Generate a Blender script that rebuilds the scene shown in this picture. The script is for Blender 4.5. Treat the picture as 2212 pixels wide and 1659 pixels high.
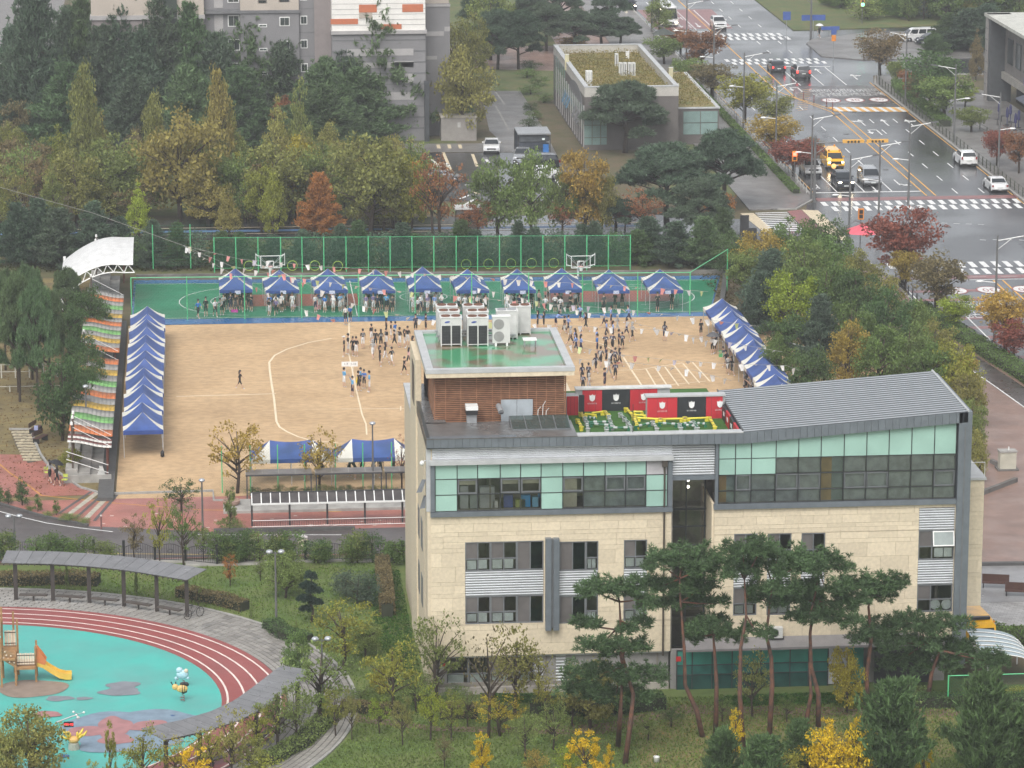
import bpy, bmesh, math, random
from mathutils import Vector, Matrix
random.seed(11)
R = math.radians
for _o in list(bpy.data.objects): bpy.data.objects.remove(_o)
SC = bpy.context.scene
COL = SC.collection
# ---------------------------------------------------------------- camera
FPX, CAMH, PITCH, YAW = 7668., 68., R(13.3), R(5.1)
cd = bpy.data.cameras.new('camera'); cam = bpy.data.objects.new('camera', cd); COL.objects.link(cam)
cam.location = (0, 0, CAMH); cam.rotation_euler = (R(90) - PITCH, 0, -YAW)
cd.sensor_width = 36; cd.sensor_fit = 'HORIZONTAL'; cd.lens = 36 * FPX / 2212.
cd.clip_start = 1; cd.clip_end = 20000
SC.camera = cam
SC.render.resolution_x, SC.render.resolution_y = 1024, 768
# ---------------------------------------------------------------- sky, sun, exposure (overcast, drizzle)
SUN_EL, SUN_AZ = R(52), R(200)
w = bpy.data.worlds.new('World'); SC.world = w; w.use_nodes = True
nt = w.node_tree; nt.nodes.clear()
wo = nt.nodes.new('ShaderNodeOutputWorld'); bg = nt.nodes.new('ShaderNodeBackground')
sky = nt.nodes.new('ShaderNodeTexSky'); sky.sky_type = 'NISHITA'; sky.sun_disc = False
sky.sun_elevation = SUN_EL; sky.sun_rotation = SUN_AZ; sky.dust_density = 3.0; sky.air_density = 1.0
hs = nt.nodes.new('ShaderNodeHueSaturation'); hs.inputs['Saturation'].default_value = 0.22   # cloud cover greys the sky
nt.links.new(sky.outputs[0], hs.inputs['Color']); nt.links.new(hs.outputs[0], bg.inputs['Color'])
bg.inputs['Strength'].default_value = 0.15
nt.links.new(bg.outputs[0], wo.inputs['Surface'])
sd = bpy.data.lights.new('sun', 'SUN'); sun = bpy.data.objects.new('sun', sd); COL.objects.link(sun)
sd.energy = 1.3; sd.angle = R(40); sd.color = (1, .97, .92)
sun.rotation_euler = (R(90) - SUN_EL, 0, R(180) - SUN_AZ); sun.location = (0, 150, 150)
SC.view_settings.view_transform = 'Standard'; SC.view_settings.look = 'None'
SC.view_settings.exposure = 0.68; SC.view_settings.gamma = 1.0; SC.view_settings.use_curve_mapping = False
SC.render.engine = 'CYCLES'
SC.cycles.max_bounces = 6; SC.cycles.transparent_max_bounces = 12
# ---------------------------------------------------------------- photo pixel (2212 x 1659 grid) -> place
_cp, _sp, _cy, _sy = math.cos(PITCH), math.sin(PITCH), math.cos(YAW), math.sin(YAW)
FW = Vector((_sy * _cp, _cy * _cp, -_sp)); RT = Vector((_cy, -_sy, 0)); UP = RT.cross(FW)
CAMP = Vector((0, 0, CAMH))
def ray(x, y): return FW * FPX + RT * (x - 1106) + UP * (829.5 - y)
def G(x, y, z=0.):
    d = ray(x, y); return CAMP + d * ((z - CAMH) / d.z)
def VY(x, y, Y):
    d = ray(x, y); return CAMP + d * (Y / d.y)
def VX(x, y, X):
    d = ray(x, y); return CAMP + d * (X / d.x)
def hgt(base, py):
    """height of the thing standing at base whose top shows at pixel row py"""
    d = (Vector((base.x, base.y, 0)) - CAMP); px = 1106 + FPX * d.dot(RT) / d.dot(FW)
    return VY(px, py, base.y).z
def mpp(base):
    return (Vector((base.x, base.y, 0)) - CAMP).dot(FW) / FPX      # metres per pixel there
def K(c, r): return lambda x, y: (737.33 * c + x / 3., 553. * r + y / 3.)
def KG(c, r): return lambda x, y, z=0.: G(737.33 * c + x / 3., 553. * r + y / 3., z)
# ---------------------------------------------------------------- materials
MATS = {}
def M(name, col=(.5, .5, .5), rough=.6, metal=0., var=.12, scale=1.5, col2=None, bump=0., bscale=30., spec=.5,
      rnd=0., objcol=False, island=0., rough2=None, rscale=.25, emit=None, estr=0., trans=0., coat=0., det=4., thr=None):
    if name in MATS: return MATS[name]
    m = bpy.data.materials.new(name); m.use_nodes = True; MATS[name] = m
    t = m.node_tree; N = t.nodes; L = t.links; p = N['Principled BSDF']
    p.inputs['Metallic'].default_value = metal; p.inputs['Roughness'].default_value = rough
    p.inputs['Specular IOR Level'].default_value = spec
    if coat: p.inputs['Coat Weight'].default_value = coat; p.inputs['Coat Roughness'].default_value = .08
    geo = N.new('ShaderNodeNewGeometry')
    c2 = col2 or tuple(c * (1 - 2 * var) for c in col)
    mix = N.new('ShaderNodeMix'); mix.data_type = 'RGBA'
    mix.inputs['A'].default_value = (*col, 1); mix.inputs['B'].default_value = (*c2, 1)
    no = N.new('ShaderNodeTexNoise'); no.inputs['Scale'].default_value = scale; no.inputs['Detail'].default_value = det
    L.new(geo.outputs['Position'], no.inputs['Vector'])
    rmp = N.new('ShaderNodeMapRange')
    lo, hi = thr or (.35, .68)
    rmp.inputs['From Min'].default_value = lo; rmp.inputs['From Max'].default_value = hi
    L.new(no.outputs['Fac'], rmp.inputs['Value']); L.new(rmp.outputs[0], mix.inputs['Factor'])
    out = mix.outputs['Result']
    oi = None
    def mulval(sock, node_out, lo, hi):
        mr = N.new('ShaderNodeMapRange'); mr.inputs['To Min'].default_value = lo; mr.inputs['To Max'].default_value = hi
        L.new(node_out, mr.inputs['Value'])
        v = N.new('ShaderNodeVectorMath'); v.operation = 'SCALE'; L.new(sock, v.inputs[0]); L.new(mr.outputs[0], v.inputs['Scale'])
        return v.outputs[0]
    if rnd or objcol: oi = N.new('ShaderNodeObjectInfo')
    if objcol:
        v = N.new('ShaderNodeVectorMath'); v.operation = 'MULTIPLY'; L.new(out, v.inputs[0]); L.new(oi.outputs['Color'], v.inputs[1]); out = v.outputs[0]
    if rnd: out = mulval(out, oi.outputs['Random'], 1 - rnd, 1 + rnd)
    if island: out = mulval(out, geo.outputs['Random Per Island'], 1 - island, 1 + island)
    L.new(out, p.inputs['Base Color'])
    if rough2 is not None:
        n2 = N.new('ShaderNodeTexNoise'); n2.inputs['Scale'].default_value = rscale; n2.inputs['Detail'].default_value = 5
        L.new(geo.outputs['Position'], n2.inputs['Vector'])
        r2 = N.new('ShaderNodeMapRange'); r2.inputs['From Min'].default_value = .42; r2.inputs['From Max'].default_value = .6
        r2.inputs['To Min'].default_value = rough; r2.inputs['To Max'].default_value = rough2
        L.new(n2.outputs['Fac'], r2.inputs['Value']); L.new(r2.outputs[0], p.inputs['Roughness'])
    if bump:
        n3 = N.new('ShaderNodeTexNoise'); n3.inputs['Scale'].default_value = bscale; n3.inputs['Detail'].default_value = 3
        L.new(geo.outputs['Position'], n3.inputs['Vector'])
        b = N.new('ShaderNodeBump'); b.inputs['Strength'].default_value = bump; b.inputs['Distance'].default_value = .03
        L.new(n3.outputs['Fac'], b.inputs['Height']); L.new(b.outputs[0], p.inputs['Normal'])
    if emit:
        p.inputs['Emission Color'].default_value = (*emit, 1); p.inputs['Emission Strength'].default_value = estr
    if trans:
        tr = N.new('ShaderNodeBsdfTranslucent'); L.new(out, tr.inputs['Color'])
        ms = N.new('ShaderNodeMixShader'); ms.inputs[0].default_value = trans
        L.new(p.outputs[0], ms.inputs[1]); L.new(tr.outputs[0], ms.inputs[2]); L.new(ms.outputs[0], N['Material Output'].inputs['Surface'])
    return m
def glass(name, tint, refl=.10):
    if name in MATS: return MATS[name]
    m = bpy.data.materials.new(name); m.use_nodes = True; MATS[name] = m
    t = m.node_tree; N = t.nodes; L = t.links; N.remove(N['Principled BSDF'])
    tr = N.new('ShaderNodeBsdfTransparent'); tr.inputs[0].default_value = (*tint, 1)
    gl = N.new('ShaderNodeBsdfGlossy'); gl.inputs['Roughness'].default_value = .03
    fr = N.new('ShaderNodeFresnel'); fr.inputs['IOR'].default_value = 1.5
    ad = N.new('ShaderNodeMath'); ad.operation = 'ADD'; ad.use_clamp = True; ad.inputs[1].default_value = refl
    L.new(fr.outputs[0], ad.inputs[0]); ms = N.new('ShaderNodeMixShader'); L.new(ad.outputs[0], ms.inputs[0])
    L.new(tr.outputs[0], ms.inputs[1]); L.new(gl.outputs[0], ms.inputs[2]); L.new(ms.outputs[0], N['Material Output'].inputs['Surface'])
    return m
# ---------------------------------------------------------------- mesh building
class MB:
    def __init__(s): s.v = []; s.f = []; s.m = []; s.x = None
    def _a(s, pts):
        i = len(s.v)
        s.v += [tuple(s.x @ Vector(p)) if s.x else tuple(p) for p in pts]
        return i
    def face(s, pts, m=0):
        i = s._a(pts); s.f.append(tuple(range(i, i + len(pts)))); s.m.append(m); return s
    def box(s, x0, y0, z0, x1, y1, z1, m=0):
        i = s._a([(x0,y0,z0),(x1,y0,z0),(x1,y1,z0),(x0,y1,z0),(x0,y0,z1),(x1,y0,z1),(x1,y1,z1),(x0,y1,z1)])
        for q in ((3,2,1,0),(4,5,6,7),(0,1,5,4),(1,2,6,5),(2,3,7,6),(3,0,4,7)): s.f.append(tuple(i+k for k in q)); s.m.append(m)
        return s
    def hexa(s, b, t, m=0):
        i = s._a(list(b) + list(t))
        for q in ((3,2,1,0),(4,5,6,7),(0,1,5,4),(1,2,6,5),(2,3,7,6),(3,0,4,7)): s.f.append(tuple(i+k for k in q)); s.m.append(m)
        return s
    def prism(s, pts, z0, z1, m=0):
        n = len(pts); i = s._a([(p[0],p[1],z0) for p in pts] + [(p[0],p[1],z1) for p in pts])
        s.f.append(tuple(i+n-1-k for k in range(n))); s.f.append(tuple(i+n+k for k in range(n))); s.m += [m,m]
        for k in range(n): s.f.append((i+k,i+(k+1)%n,i+n+(k+1)%n,i+n+k)); s.m.append(m)
        return s
    def extr(s, pts, d, m=0):
        """closed 3d outline pushed along vector d"""
        n = len(pts); d = Vector(d); i = s._a([tuple(p) for p in pts] + [tuple(Vector(p)+d) for p in pts])
        s.f.append(tuple(i+n-1-k for k in range(n))); s.f.append(tuple(i+n+k for k in range(n))); s.m += [m,m]
        for k in range(n): s.f.append((i+k,i+(k+1)%n,i+n+(k+1)%n,i+n+k)); s.m.append(m)
        return s
    def tube(s, p0, p1, r0, r1=None, n=6, m=0, cap=True):
        return s.path([p0, p1], [r0, r0 if r1 is None else r1], n, m, cap)
    def path(s, pts, rs, n=6, m=0, cap=True):
        pts = [Vector(p) for p in pts]
        if not isinstance(rs, (list, tuple)): rs = [rs] * len(pts)
        rings = []
        for k, p in enumerate(pts):
            d = (pts[min(k+1, len(pts)-1)] - pts[max(k-1, 0)])
            d = d.normalized() if d.length > 1e-9 else Vector((0,0,1))
            a = d.cross(Vector((0,0,1)) if abs(d.z) < .9 else Vector((1,0,0))).normalized(); b = d.cross(a)
            rings.append(s._a([p + (a*math.cos(2*math.pi*j/n) + b*math.sin(2*math.pi*j/n)) * rs[k] for j in range(n)]))
        for k in range(len(rings)-1):
            for j in range(n):
                s.f.append((rings[k]+j, rings[k]+(j+1)%n, rings[k+1]+(j+1)%n, rings[k+1]+j)); s.m.append(m)
        if cap:
            s.f.append(tuple(rings[0]+n-1-j for j in range(n))); s.f.append(tuple(rings[-1]+j for j in range(n))); s.m += [m,m]
        return s
    def lathe(s, prof, n=12, c=(0,0,0), m=0):
        rings = []
        for r, z in prof:
            rings.append(s._a([(c[0]+max(r,1e-4)*math.cos(2*math.pi*j/n), c[1]+max(r,1e-4)*math.sin(2*math.pi*j/n), c[2]+z) for j in range(n)]))
        for k in range(len(rings)-1):
            for j in range(n):
                s.f.append((rings[k]+j, rings[k]+(j+1)%n, rings[k+1]+(j+1)%n, rings[k+1]+j)); s.m.append(m)
        s.f.append(tuple(rings[0]+n-1-j for j in range(n))); s.f.append(tuple(rings[-1]+j for j in range(n))); s.m += [m,m]
        return s
    def ball(s, c, r, n=8, m=0, k=5):
        rx, ry, rz = r if isinstance(r, (list, tuple)) else (r, r, r)
        rings = []
        for a in range(k+1):
            t = -math.pi/2 + math.pi*(a+.02)/(k+.04); q = math.cos(t)
            rings.append(s._a([(c[0]+rx*q*math.cos(2*math.pi*j/n), c[1]+ry*q*math.sin(2*math.pi*j/n), c[2]+rz*math.sin(t)) for j in range(n)]))
        for a in range(k):
            for j in range(n): s.f.append((rings[a]+j, rings[a]+(j+1)%n, rings[a+1]+(j+1)%n, rings[a+1]+j)); s.m.append(m)
        return s
    def mesh(s, name, mats, smooth=False):
        me = bpy.data.meshes.new(name); me.from_pydata(s.v, [], s.f)
        for mt in (mats if isinstance(mats, (list, tuple)) else [mats]): me.materials.append(mt)
        if any(s.m): me.polygons.foreach_set('material_index', s.m)
        if smooth: me.polygons.foreach_set('use_smooth', [True]*len(s.f))
        me.update(); return me
    def build(s, name, mats, parent=None, smooth=False, local=False, **kw):
        return obj(name, s.mesh(name, mats, smooth), parent, local, **kw)
def wmat(o):
    b = Matrix.LocRotScale(o.location, o.rotation_euler, o.scale)
    return wmat(o.parent) @ o.matrix_parent_inverse @ b if o.parent else b
def obj(name, data, parent=None, local=False, **kw):
    o = bpy.data.objects.new(name, data); COL.objects.link(o)
    if parent:
        o.parent = parent
        if not local: o.matrix_parent_inverse = wmat(parent).inverted()
    tag(o, **kw); return o
def tag(o, label=None, cat=None, group=None, kind=None):
    if label: o['label'] = label
    if cat: o['category'] = cat
    if group: o['group'] = group
    if kind: o['kind'] = kind
    return o
def thing(name, label, cat, loc=(0,0,0), rotz=0., group=None):
    o = bpy.data.objects.new(name, None); COL.objects.link(o); o.empty_display_size = .3
    o.location = loc; o.rotation_euler = (0, 0, rotz); return tag(o, label, cat, group)
def dup(root, loc=None, rotz=None, label=None, group=None, scale=None, color=None):
    r = root.copy(); COL.objects.link(r)
    if loc is not None: r.location = loc
    if rotz is not None: r.rotation_euler = (0, 0, rotz)
    if scale is not None: r.scale = (scale,)*3 if not isinstance(scale, (tuple, list)) else scale
    tag(r, label, None, group)
    def rec(a, b):
        for ch in list(a.children):
            c = ch.copy(); COL.objects.link(c); c.parent = b
            if color: c.color = color
            rec(ch, c)
    rec(root, r); return r
_unit = {}
def piece(name, mat, parent, x0, y0, z0, x1, y1, z1, kind=None, rot=None):
    """one brick-shaped piece; alike pieces share a cube mesh per material"""
    if mat.name not in _unit: _unit[mat.name] = MB().box(-.5,-.5,-.5,.5,.5,.5).mesh('piece_' + mat.name, mat)
    o = bpy.data.objects.new(name, _unit[mat.name]); COL.objects.link(o)
    o.location = ((x0+x1)/2, (y0+y1)/2, (z0+z1)/2); o.scale = (abs(x1-x0), abs(y1-y0), abs(z1-z0))
    if rot: o.rotation_euler = rot
    if parent: o.parent = parent; o.matrix_parent_inverse = wmat(parent).inverted()
    if kind: o['kind'] = kind
    return o
def text_mesh(txt, size, ext=.0):
    c = bpy.data.curves.new('lettering', 'FONT'); c.body = txt; c.size = size; c.extrude = ext
    c.align_x = 'CENTER'; c.align_y = 'CENTER'; c.resolution_u = 2
    o = bpy.data.objects.new('lettering', c); COL.objects.link(o)
    me = bpy.data.meshes.new_from_object(o.evaluated_get(bpy.context.evaluated_depsgraph_get()))
    bpy.data.objects.remove(o); return me
def sheet(name, pts, z, mat, parent=None, kind='structure'):
    m = MB().face([(p[0], p[1], z) for p in pts])
    o = m.build(name, mat, parent)
    if not parent: tag(o, kind=kind)
    return o
def rect(x0, y0, x1, y1): return [(x0,y0),(x1,y0),(x1,y1),(x0,y1)]
def line(parent, name, mat, p, q, w, z):
    p, q = Vector((p[0],p[1],0)), Vector((q[0],q[1],0)); d = (q-p).normalized(); n = Vector((-d.y, d.x, 0))*w/2
    return MB().face([(a.x,a.y,z) for a in (p-n, q-n, q+n, p+n)]).build(name, mat, parent)
def ribbon(parent, name, mat, pts, w, z, h=None, closed=False, **kw):
    P = [Vector((p[0],p[1],0)) for p in pts]; n = len(P); L_, R_ = [], []
    for i in range(n):
        a = P[(i-1) % n] if closed or i else P[0]; b = P[(i+1) % n] if closed or i < n-1 else P[-1]
        d = (b-a).normalized(); q = Vector((-d.y, d.x, 0))*w/2; L_.append(P[i]-q); R_.append(P[i]+q)
    m = MB()
    for i in range(n if closed else n-1):
        j = (i+1) % n
        if h: m.hexa([(a.x,a.y,z) for a in (L_[i],L_[j],R_[j],R_[i])], [(a.x,a.y,z+h) for a in (L_[i],L_[j],R_[j],R_[i])])
        else: m.face([(a.x,a.y,z) for a in (L_[i],L_[j],R_[j],R_[i])])
    return m.build(name, mat, parent, **kw)
def arc(c, r, a0, a1, n):
    return [(c[0]+r*math.cos(R(a0+(a1-a0)*i/n)), c[1]+r*math.sin(R(a0+(a1-a0)*i/n))) for i in range(n+1)]
def sandfine(m):
    t = m.node_tree; N = t.nodes; L = t.links; p = N['Principled BSDF']; src = p.inputs['Base Color'].links[0].from_socket
    g = N.new('ShaderNodeNewGeometry'); mp = N.new('ShaderNodeMapping'); mp.inputs['Scale'].default_value = (.85,1.15,1); L.new(g.outputs['Position'], mp.inputs[0])
    for sc, lo, hi, a, b in ((1.6,.38,.62,.86,1.06),(.12,.4,.66,1.03,.88)):
        n = N.new('ShaderNodeTexNoise'); n.inputs['Scale'].default_value = sc; n.inputs['Detail'].default_value = 8; L.new(mp.outputs[0], n.inputs['Vector'])
        r = N.new('ShaderNodeMapRange')
        for k, v in zip(('From Min','From Max','To Min','To Max'), (lo,hi,a,b)): r.inputs[k].default_value = v
        L.new(n.outputs['Fac'], r.inputs['Value']); v = N.new('ShaderNodeVectorMath'); v.operation = 'SCALE'; L.new(src, v.inputs[0]); L.new(r.outputs[0], v.inputs['Scale']); src = v.outputs[0]
    L.new(src, p.inputs['Base Color'])
# ================================================================ MATERIALS USED ALL OVER
mASPH = M('wet_asphalt', (.055,.056,.06), .27, var=.25, scale=.35, rough2=.13, rscale=.10, bump=.10, bscale=60, spec=.5)
mASPH2 = M('wet_asphalt_lane', (.075,.062,.06), .38, var=.2, scale=.8, rough2=.2, rscale=.3, bump=.15, bscale=60)
mWHITE = M('road_paint_white', (.72,.72,.70), .45, var=.12, scale=3)
mYELP = M('road_paint_yellow', (.70,.36,.06), .45, var=.12, scale=3)
mCREAMP = M('tactile_cream', (.62,.52,.36), .55, var=.12, scale=3)
mREDP = M('bike_red', (.23,.075,.07), .35, var=.15, scale=1.5)
mSAND = M('sand', (.50,.345,.195), .9, col2=(.425,.285,.155), scale=.22, det=9, bump=.5, bscale=6, thr=(.3,.72))
sandfine(mSAND)
mCHALK = M('chalk', (.74,.62,.44), .9, var=.1, scale=6)
mCHALKF = M('chalk_faded', (.62,.46,.28), .9, var=.1, scale=6)
mSOIL = M('soil_litter', (.115,.085,.05), .95, col2=(.075,.075,.03), scale=.5, det=8, bump=.5, bscale=8)
mLAWN = M('lawn', (.082,.135,.028), .95, col2=(.13,.15,.042), scale=.35, det=8, bump=.6, bscale=14)
mDRY = M('dry_lawn', (.20,.155,.06), .95, col2=(.13,.10,.045), scale=.5, det=8, bump=.5, bscale=10)
mGRASSB = M('verge_grass', (.075,.11,.03), .95, col2=(.12,.11,.04), scale=.4, det=7, bump=.6, bscale=10)
sandfine(mLAWN); sandfine(mDRY); sandfine(mGRASSB)
mCONC = M('concrete', (.36,.345,.32), .75, var=.16, scale=1.2, bump=.1)
mKERB = M('granite_kerb', (.34,.33,.31), .6, var=.15, scale=3)
mDARKST = M('dark_kerb', (.09,.088,.085), .6, var=.15, scale=3)
mSTEELG = M('green_steel', (.10,.50,.22), .4, var=.06)
mMESHG = M('green_mesh', (.03,.16,.085), .5, var=.05)
mBLACK = M('black_steel', (.02,.02,.022), .45)
mDKMET = M('dark_metal', (.06,.06,.062), .45, metal=.2)
mGREYM = M('grey_metal', (.32,.33,.34), .4, metal=.3, var=.06)
mWHITEM = M('white_metal', (.74,.74,.72), .4, var=.05)
mPOLE = M('lamp_pole', (.16,.16,.16), .45, metal=.3)
mBARK = M('bark', (.075,.055,.042), .95, var=.2, scale=6, bump=.6, bscale=25)
mREDBARK = M('red_pine_bark', (.17,.075,.045), .95, col2=(.06,.042,.035), scale=2.6, det=8, bump=.9, bscale=18)
mLEAF = M('leaf', (1,1,1), .62, var=.14, scale=.5, objcol=True, island=.42, trans=.42, spec=.15)
mNEEDLE = M('needle', (1,1,1), .62, var=.18, scale=.6, objcol=True, island=.42, trans=.3, spec=.15)
# ================================================================ GROUND
tag(MB().face([(-900,-300,0),(1100,-300,0),(1100,1900,0),(-900,1900,0)]).build('ground', mSOIL), kind='structure')
# brick paving, as a node material with joints
def brickmat(name, c1, c2, mortar, w, h, rough=.5, rot=0., rough2=None):
    m = M(name, c1, rough, rough2=rough2, rscale=.3); t = m.node_tree; N = t.nodes; L = t.links
    b = N.new('ShaderNodeTexBrick'); b.inputs['Color1'].default_value = (*c1,1); b.inputs['Color2'].default_value = (*c2,1)
    b.inputs['Mortar'].default_value = (*mortar,1); b.inputs['Scale'].default_value = 1; b.inputs['Brick Width'].default_value = w
    b.inputs['Row Height'].default_value = h; b.inputs['Mortar Size'].default_value = .012
    mp = N.new('ShaderNodeMapping'); mp.inputs['Rotation'].default_value = (0,0,rot)
    g = N.new('ShaderNodeNewGeometry'); L.new(g.outputs['Position'], mp.inputs[0]); L.new(mp.outputs[0], b.inputs['Vector'])
    no = N.new('ShaderNodeTexNoise'); no.inputs['Scale'].default_value = .5; no.inputs['Detail'].default_value = 6; L.new(g.outputs['Position'], no.inputs['Vector'])
    mr = N.new('ShaderNodeMapRange'); mr.inputs['From Min'].default_value=.3; mr.inputs['From Max'].default_value=.7; mr.inputs['To Min'].default_value=.78; mr.inputs['To Max'].default_value=1.15
    L.new(no.outputs['Fac'], mr.inputs['Value'])
    v = N.new('ShaderNodeVectorMath'); v.operation='SCALE'; L.new(b.outputs['Color'], v.inputs[0]); L.new(mr.outputs[0], v.inputs['Scale'])
    L.new(v.outputs[0], N['Principled BSDF'].inputs['Base Color']); return m
mREDBR = brickmat('red_brick_paving', (.40,.15,.115), (.34,.12,.09), (.20,.085,.07), .22, .11, .5, R(28), .4)
mPINKBR = brickmat('pinkish_brick_paving', (.27,.17,.135), (.22,.14,.11), (.13,.09,.075), .3, .12, .5, R(45), .36)
mGREYBR = brickmat('grey_brick_paving', (.19,.175,.165), (.15,.145,.14), (.09,.085,.08), .4, .2, .5, R(0), .36)
mCOBBLE = brickmat('grey_cobbles', (.36,.35,.34), (.24,.23,.22), (.12,.11,.1), .45, .25, .45, R(20), .35)
# ---- the sports ground
sand = sheet('sports_ground', rect(-6.6, 252.5, 58, 312.0), .02, mSAND)
SF = KG(0,1); SG = KG(1,1); SH = KG(2,1)
def chalk(pts, w=.13, m=mCHALK, z=.026): ribbon(sand, 'chalk_line', m, pts, w, z)
# penalty arc and lines of the pitch
pts = [SF(*p) for p in ((2150,535),(2000,562),(1860,605),(1780,645),(1745,690),(1748,740),(1760,830),(1775,920),(1785,1010),(1792,1075),(1812,1110),(1860,1140),(1930,1172),(2010,1195),(2080,1205),(2150,1208),(2190,1210))]
chalk(pts, .17)
chalk([SF(1140,912), SF(1790,894)], .16); chalk([SF(1775,762), SF(2170,755)], .08, mCHALKF); chalk([SF(1310,828), SF(1760,815)], .07, mCHALKF)
chalk([SF(1700,1005), SF(2210,993)], .07, mCHALKF); chalk([SG(0,993), SG(410,990)], .1); chalk([SG(0,528), SG(480,520)], .08, mCHALKF)
chalk([SG(50,400), SG(50,640), SG(95,860), SG(135,1030), SG(160,1090), SG(165,1160)], .12)
chalk([SG(385,975), SG(385,1003)], .1)
chalk([SG(1540,540), SG(1690,572), SG(1780,620), SG(1830,660)], .12); chalk([SG(1830,660), SG(1880,740), SG(1945,838)], .16)
chalk([SG(1790,742), SG(1925,738)], .1); a0, a1 = SG(1925,740), SH(150,690)
chalk([a0, SG(2030,722), SG(2212,694)], .12)
for u in range(6): chalk([SG(1975+u*60, 735-u*9), SG(2050+u*68, 860-u*9)], .13)
chalk([SH(-80,835), SH(150,812)], .11)
# ---- green hard court behind the tents
mCOURT = M('court_green', (.012,.155,.075), .6, col2=(.016,.185,.092), scale=.3, rough2=.38, rscale=.25, spec=.6)
mCBLUE = M('court_blue', (.045,.15,.33), .32, var=.1, rough2=.15)
mCRED = M('court_red', (.30,.062,.04), .35, var=.12)
cb = sheet('court_border', [(-6.4,312.2),(45.8,311.5),(49.4,329.6),(-6.4,332.3)], .022, mCBLUE)
court = sheet('hard_court', [(-6.2,314.6),(46.0,313.2),(48.9,327.8),(-6.2,330.6)], .03, mCOURT)
def cl(pts, w=.08, closed=False): ribbon(court, 'court_line', mWHITE, pts, w, .042, closed=closed)
cl([(-6,314.9),(46,313.5)]); cl([(-6,330.3),(48.5,327.5)]); cl([(14,330.2),(14,314.3)])
for cx, sgn in ((5.2, 1), (37.8, -1)):
    sheet('key_area', [(cx-2.6,319.4),(cx+9.2,318.9),(cx+9.2,324.2),(cx-2.6,324.6)] if sgn > 0 else [(cx-6,318.6),(cx+5.6,318.2),(cx+5.6,323.2),(cx-6,323.6)], .036, mCRED, court)
cl(arc((4.2,321.8), 6.3, 90, 270, 24)); cl(arc((4.2,321.8), 3.4, 90, 270, 18)); cl(arc((40.2,320.6), 5.4, -90, 90, 24)); cl(arc((40.2,320.6), 3.6, -90, 90, 18))
cl(arc((20.5,322.2), 2.2, 0, 360, 24)); cl(arc((31.5,321.8), 2.6, 90, 270, 20))
for p in ([(2.6,319.4),(2.6,324.6)], [(43.4,318.2),(43.4,323.2)]): cl(p)
rw = MB().prism([(-6.2,332.9),(49.9,330.1),(49.9,330.5),(-6.2,333.3)], 0, .42).build('retaining_wall', M('stained_concrete',(.20,.185,.165),.9,col2=(.085,.08,.072),scale=.9,det=9))
tag(rw, 'low stained concrete retaining wall behind the green hard court', 'wall')
MB().prism([(50.2,332.4),(46.6,311.8),(47.0,311.7),(50.7,332.4)], 0, .5).build('stone_edge', mDARKST, None, label='dark stone edging wall down the right side of the green court', cat='wall')
# ---- terrace kerb on the left of the sports ground
MB().box(-7.9,252,0,-6.75,313,.28).build('kerb_wall', mDARKST, None, label='long dark stone kerb between striped awnings and sandy ground', cat='kerb')
# ---- dry lawn on the left, red brick plaza, service lane
sheet('dry_lawn', [(-60,252),(-7.9,252),(-7.9,334),(-60,334)], .012, mDRY)
plaza = sheet('brick_plaza', [(-60,236.4),(40,236.4),(40,252.6),(-60,252.6)], .028, mREDBR)
P0 = KG(0,1)
sheet('plaza_end', [P0(-400,1262),P0(0,1288),P0(185,1290),P0(262,1318),P0(300,1345),P0(400,1425),P0(520,1505),P0(640,1540),P0(760,1545),(-60,252)], .032, mREDBR)
ribbon(None, 'plaza_kerb', mKERB, [P0(60,1128),P0(200,1128),P0(222,1200),P0(262,1290),P0(300,1345),P0(400,1425),P0(520,1505),P0(640,1540),P0(770,1546),P0(1380,1528),P0(1385,1590),P0(1600,1590)], .18, .0, .16, kind='structure')
ribbon(plaza, 'guide_line', M('guide_yellow',(.55,.27,.05),.5), [P0(-40,1320),P0(60,1405),P0(200,1500),P0(270,1555),P0(420,1570),P0(700,1600),P0(1000,1625),P0(1300,1648),P0(2212,1660)], .14, .034)
mPALE = M('pale_stone_strip', (.44,.40,.32), .6, col2=(.30,.27,.22), scale=3)
for q, mm in (((0,0),mDARKST),((1,1),mPALE),((2,2),mDARKST),((3,3),mPALE),((4,4),mDARKST)):
    i = q[0]; a, b = P0(590+i*42,1530+i*5), P0(380+i*58,1672+i*12)
    ribbon(plaza, 'stone_strip', mm, [a, b], .42 if mm is mPALE else .24, .034+.003*i)
rp = random.Random(3); mPT = M('pale_tile', (.66,.56,.50), .6, var=.1)
for i in range(90):
    x, y = rp.uniform(-22, 13), rp.uniform(237.2, 252)
    if x > -9 and y > 248.5 or (x < -5 and y > 250.5): continue
    piece('pale_tile', mPT, plaza, x, y, .02, x+.26, y+.12, .036)
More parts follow.
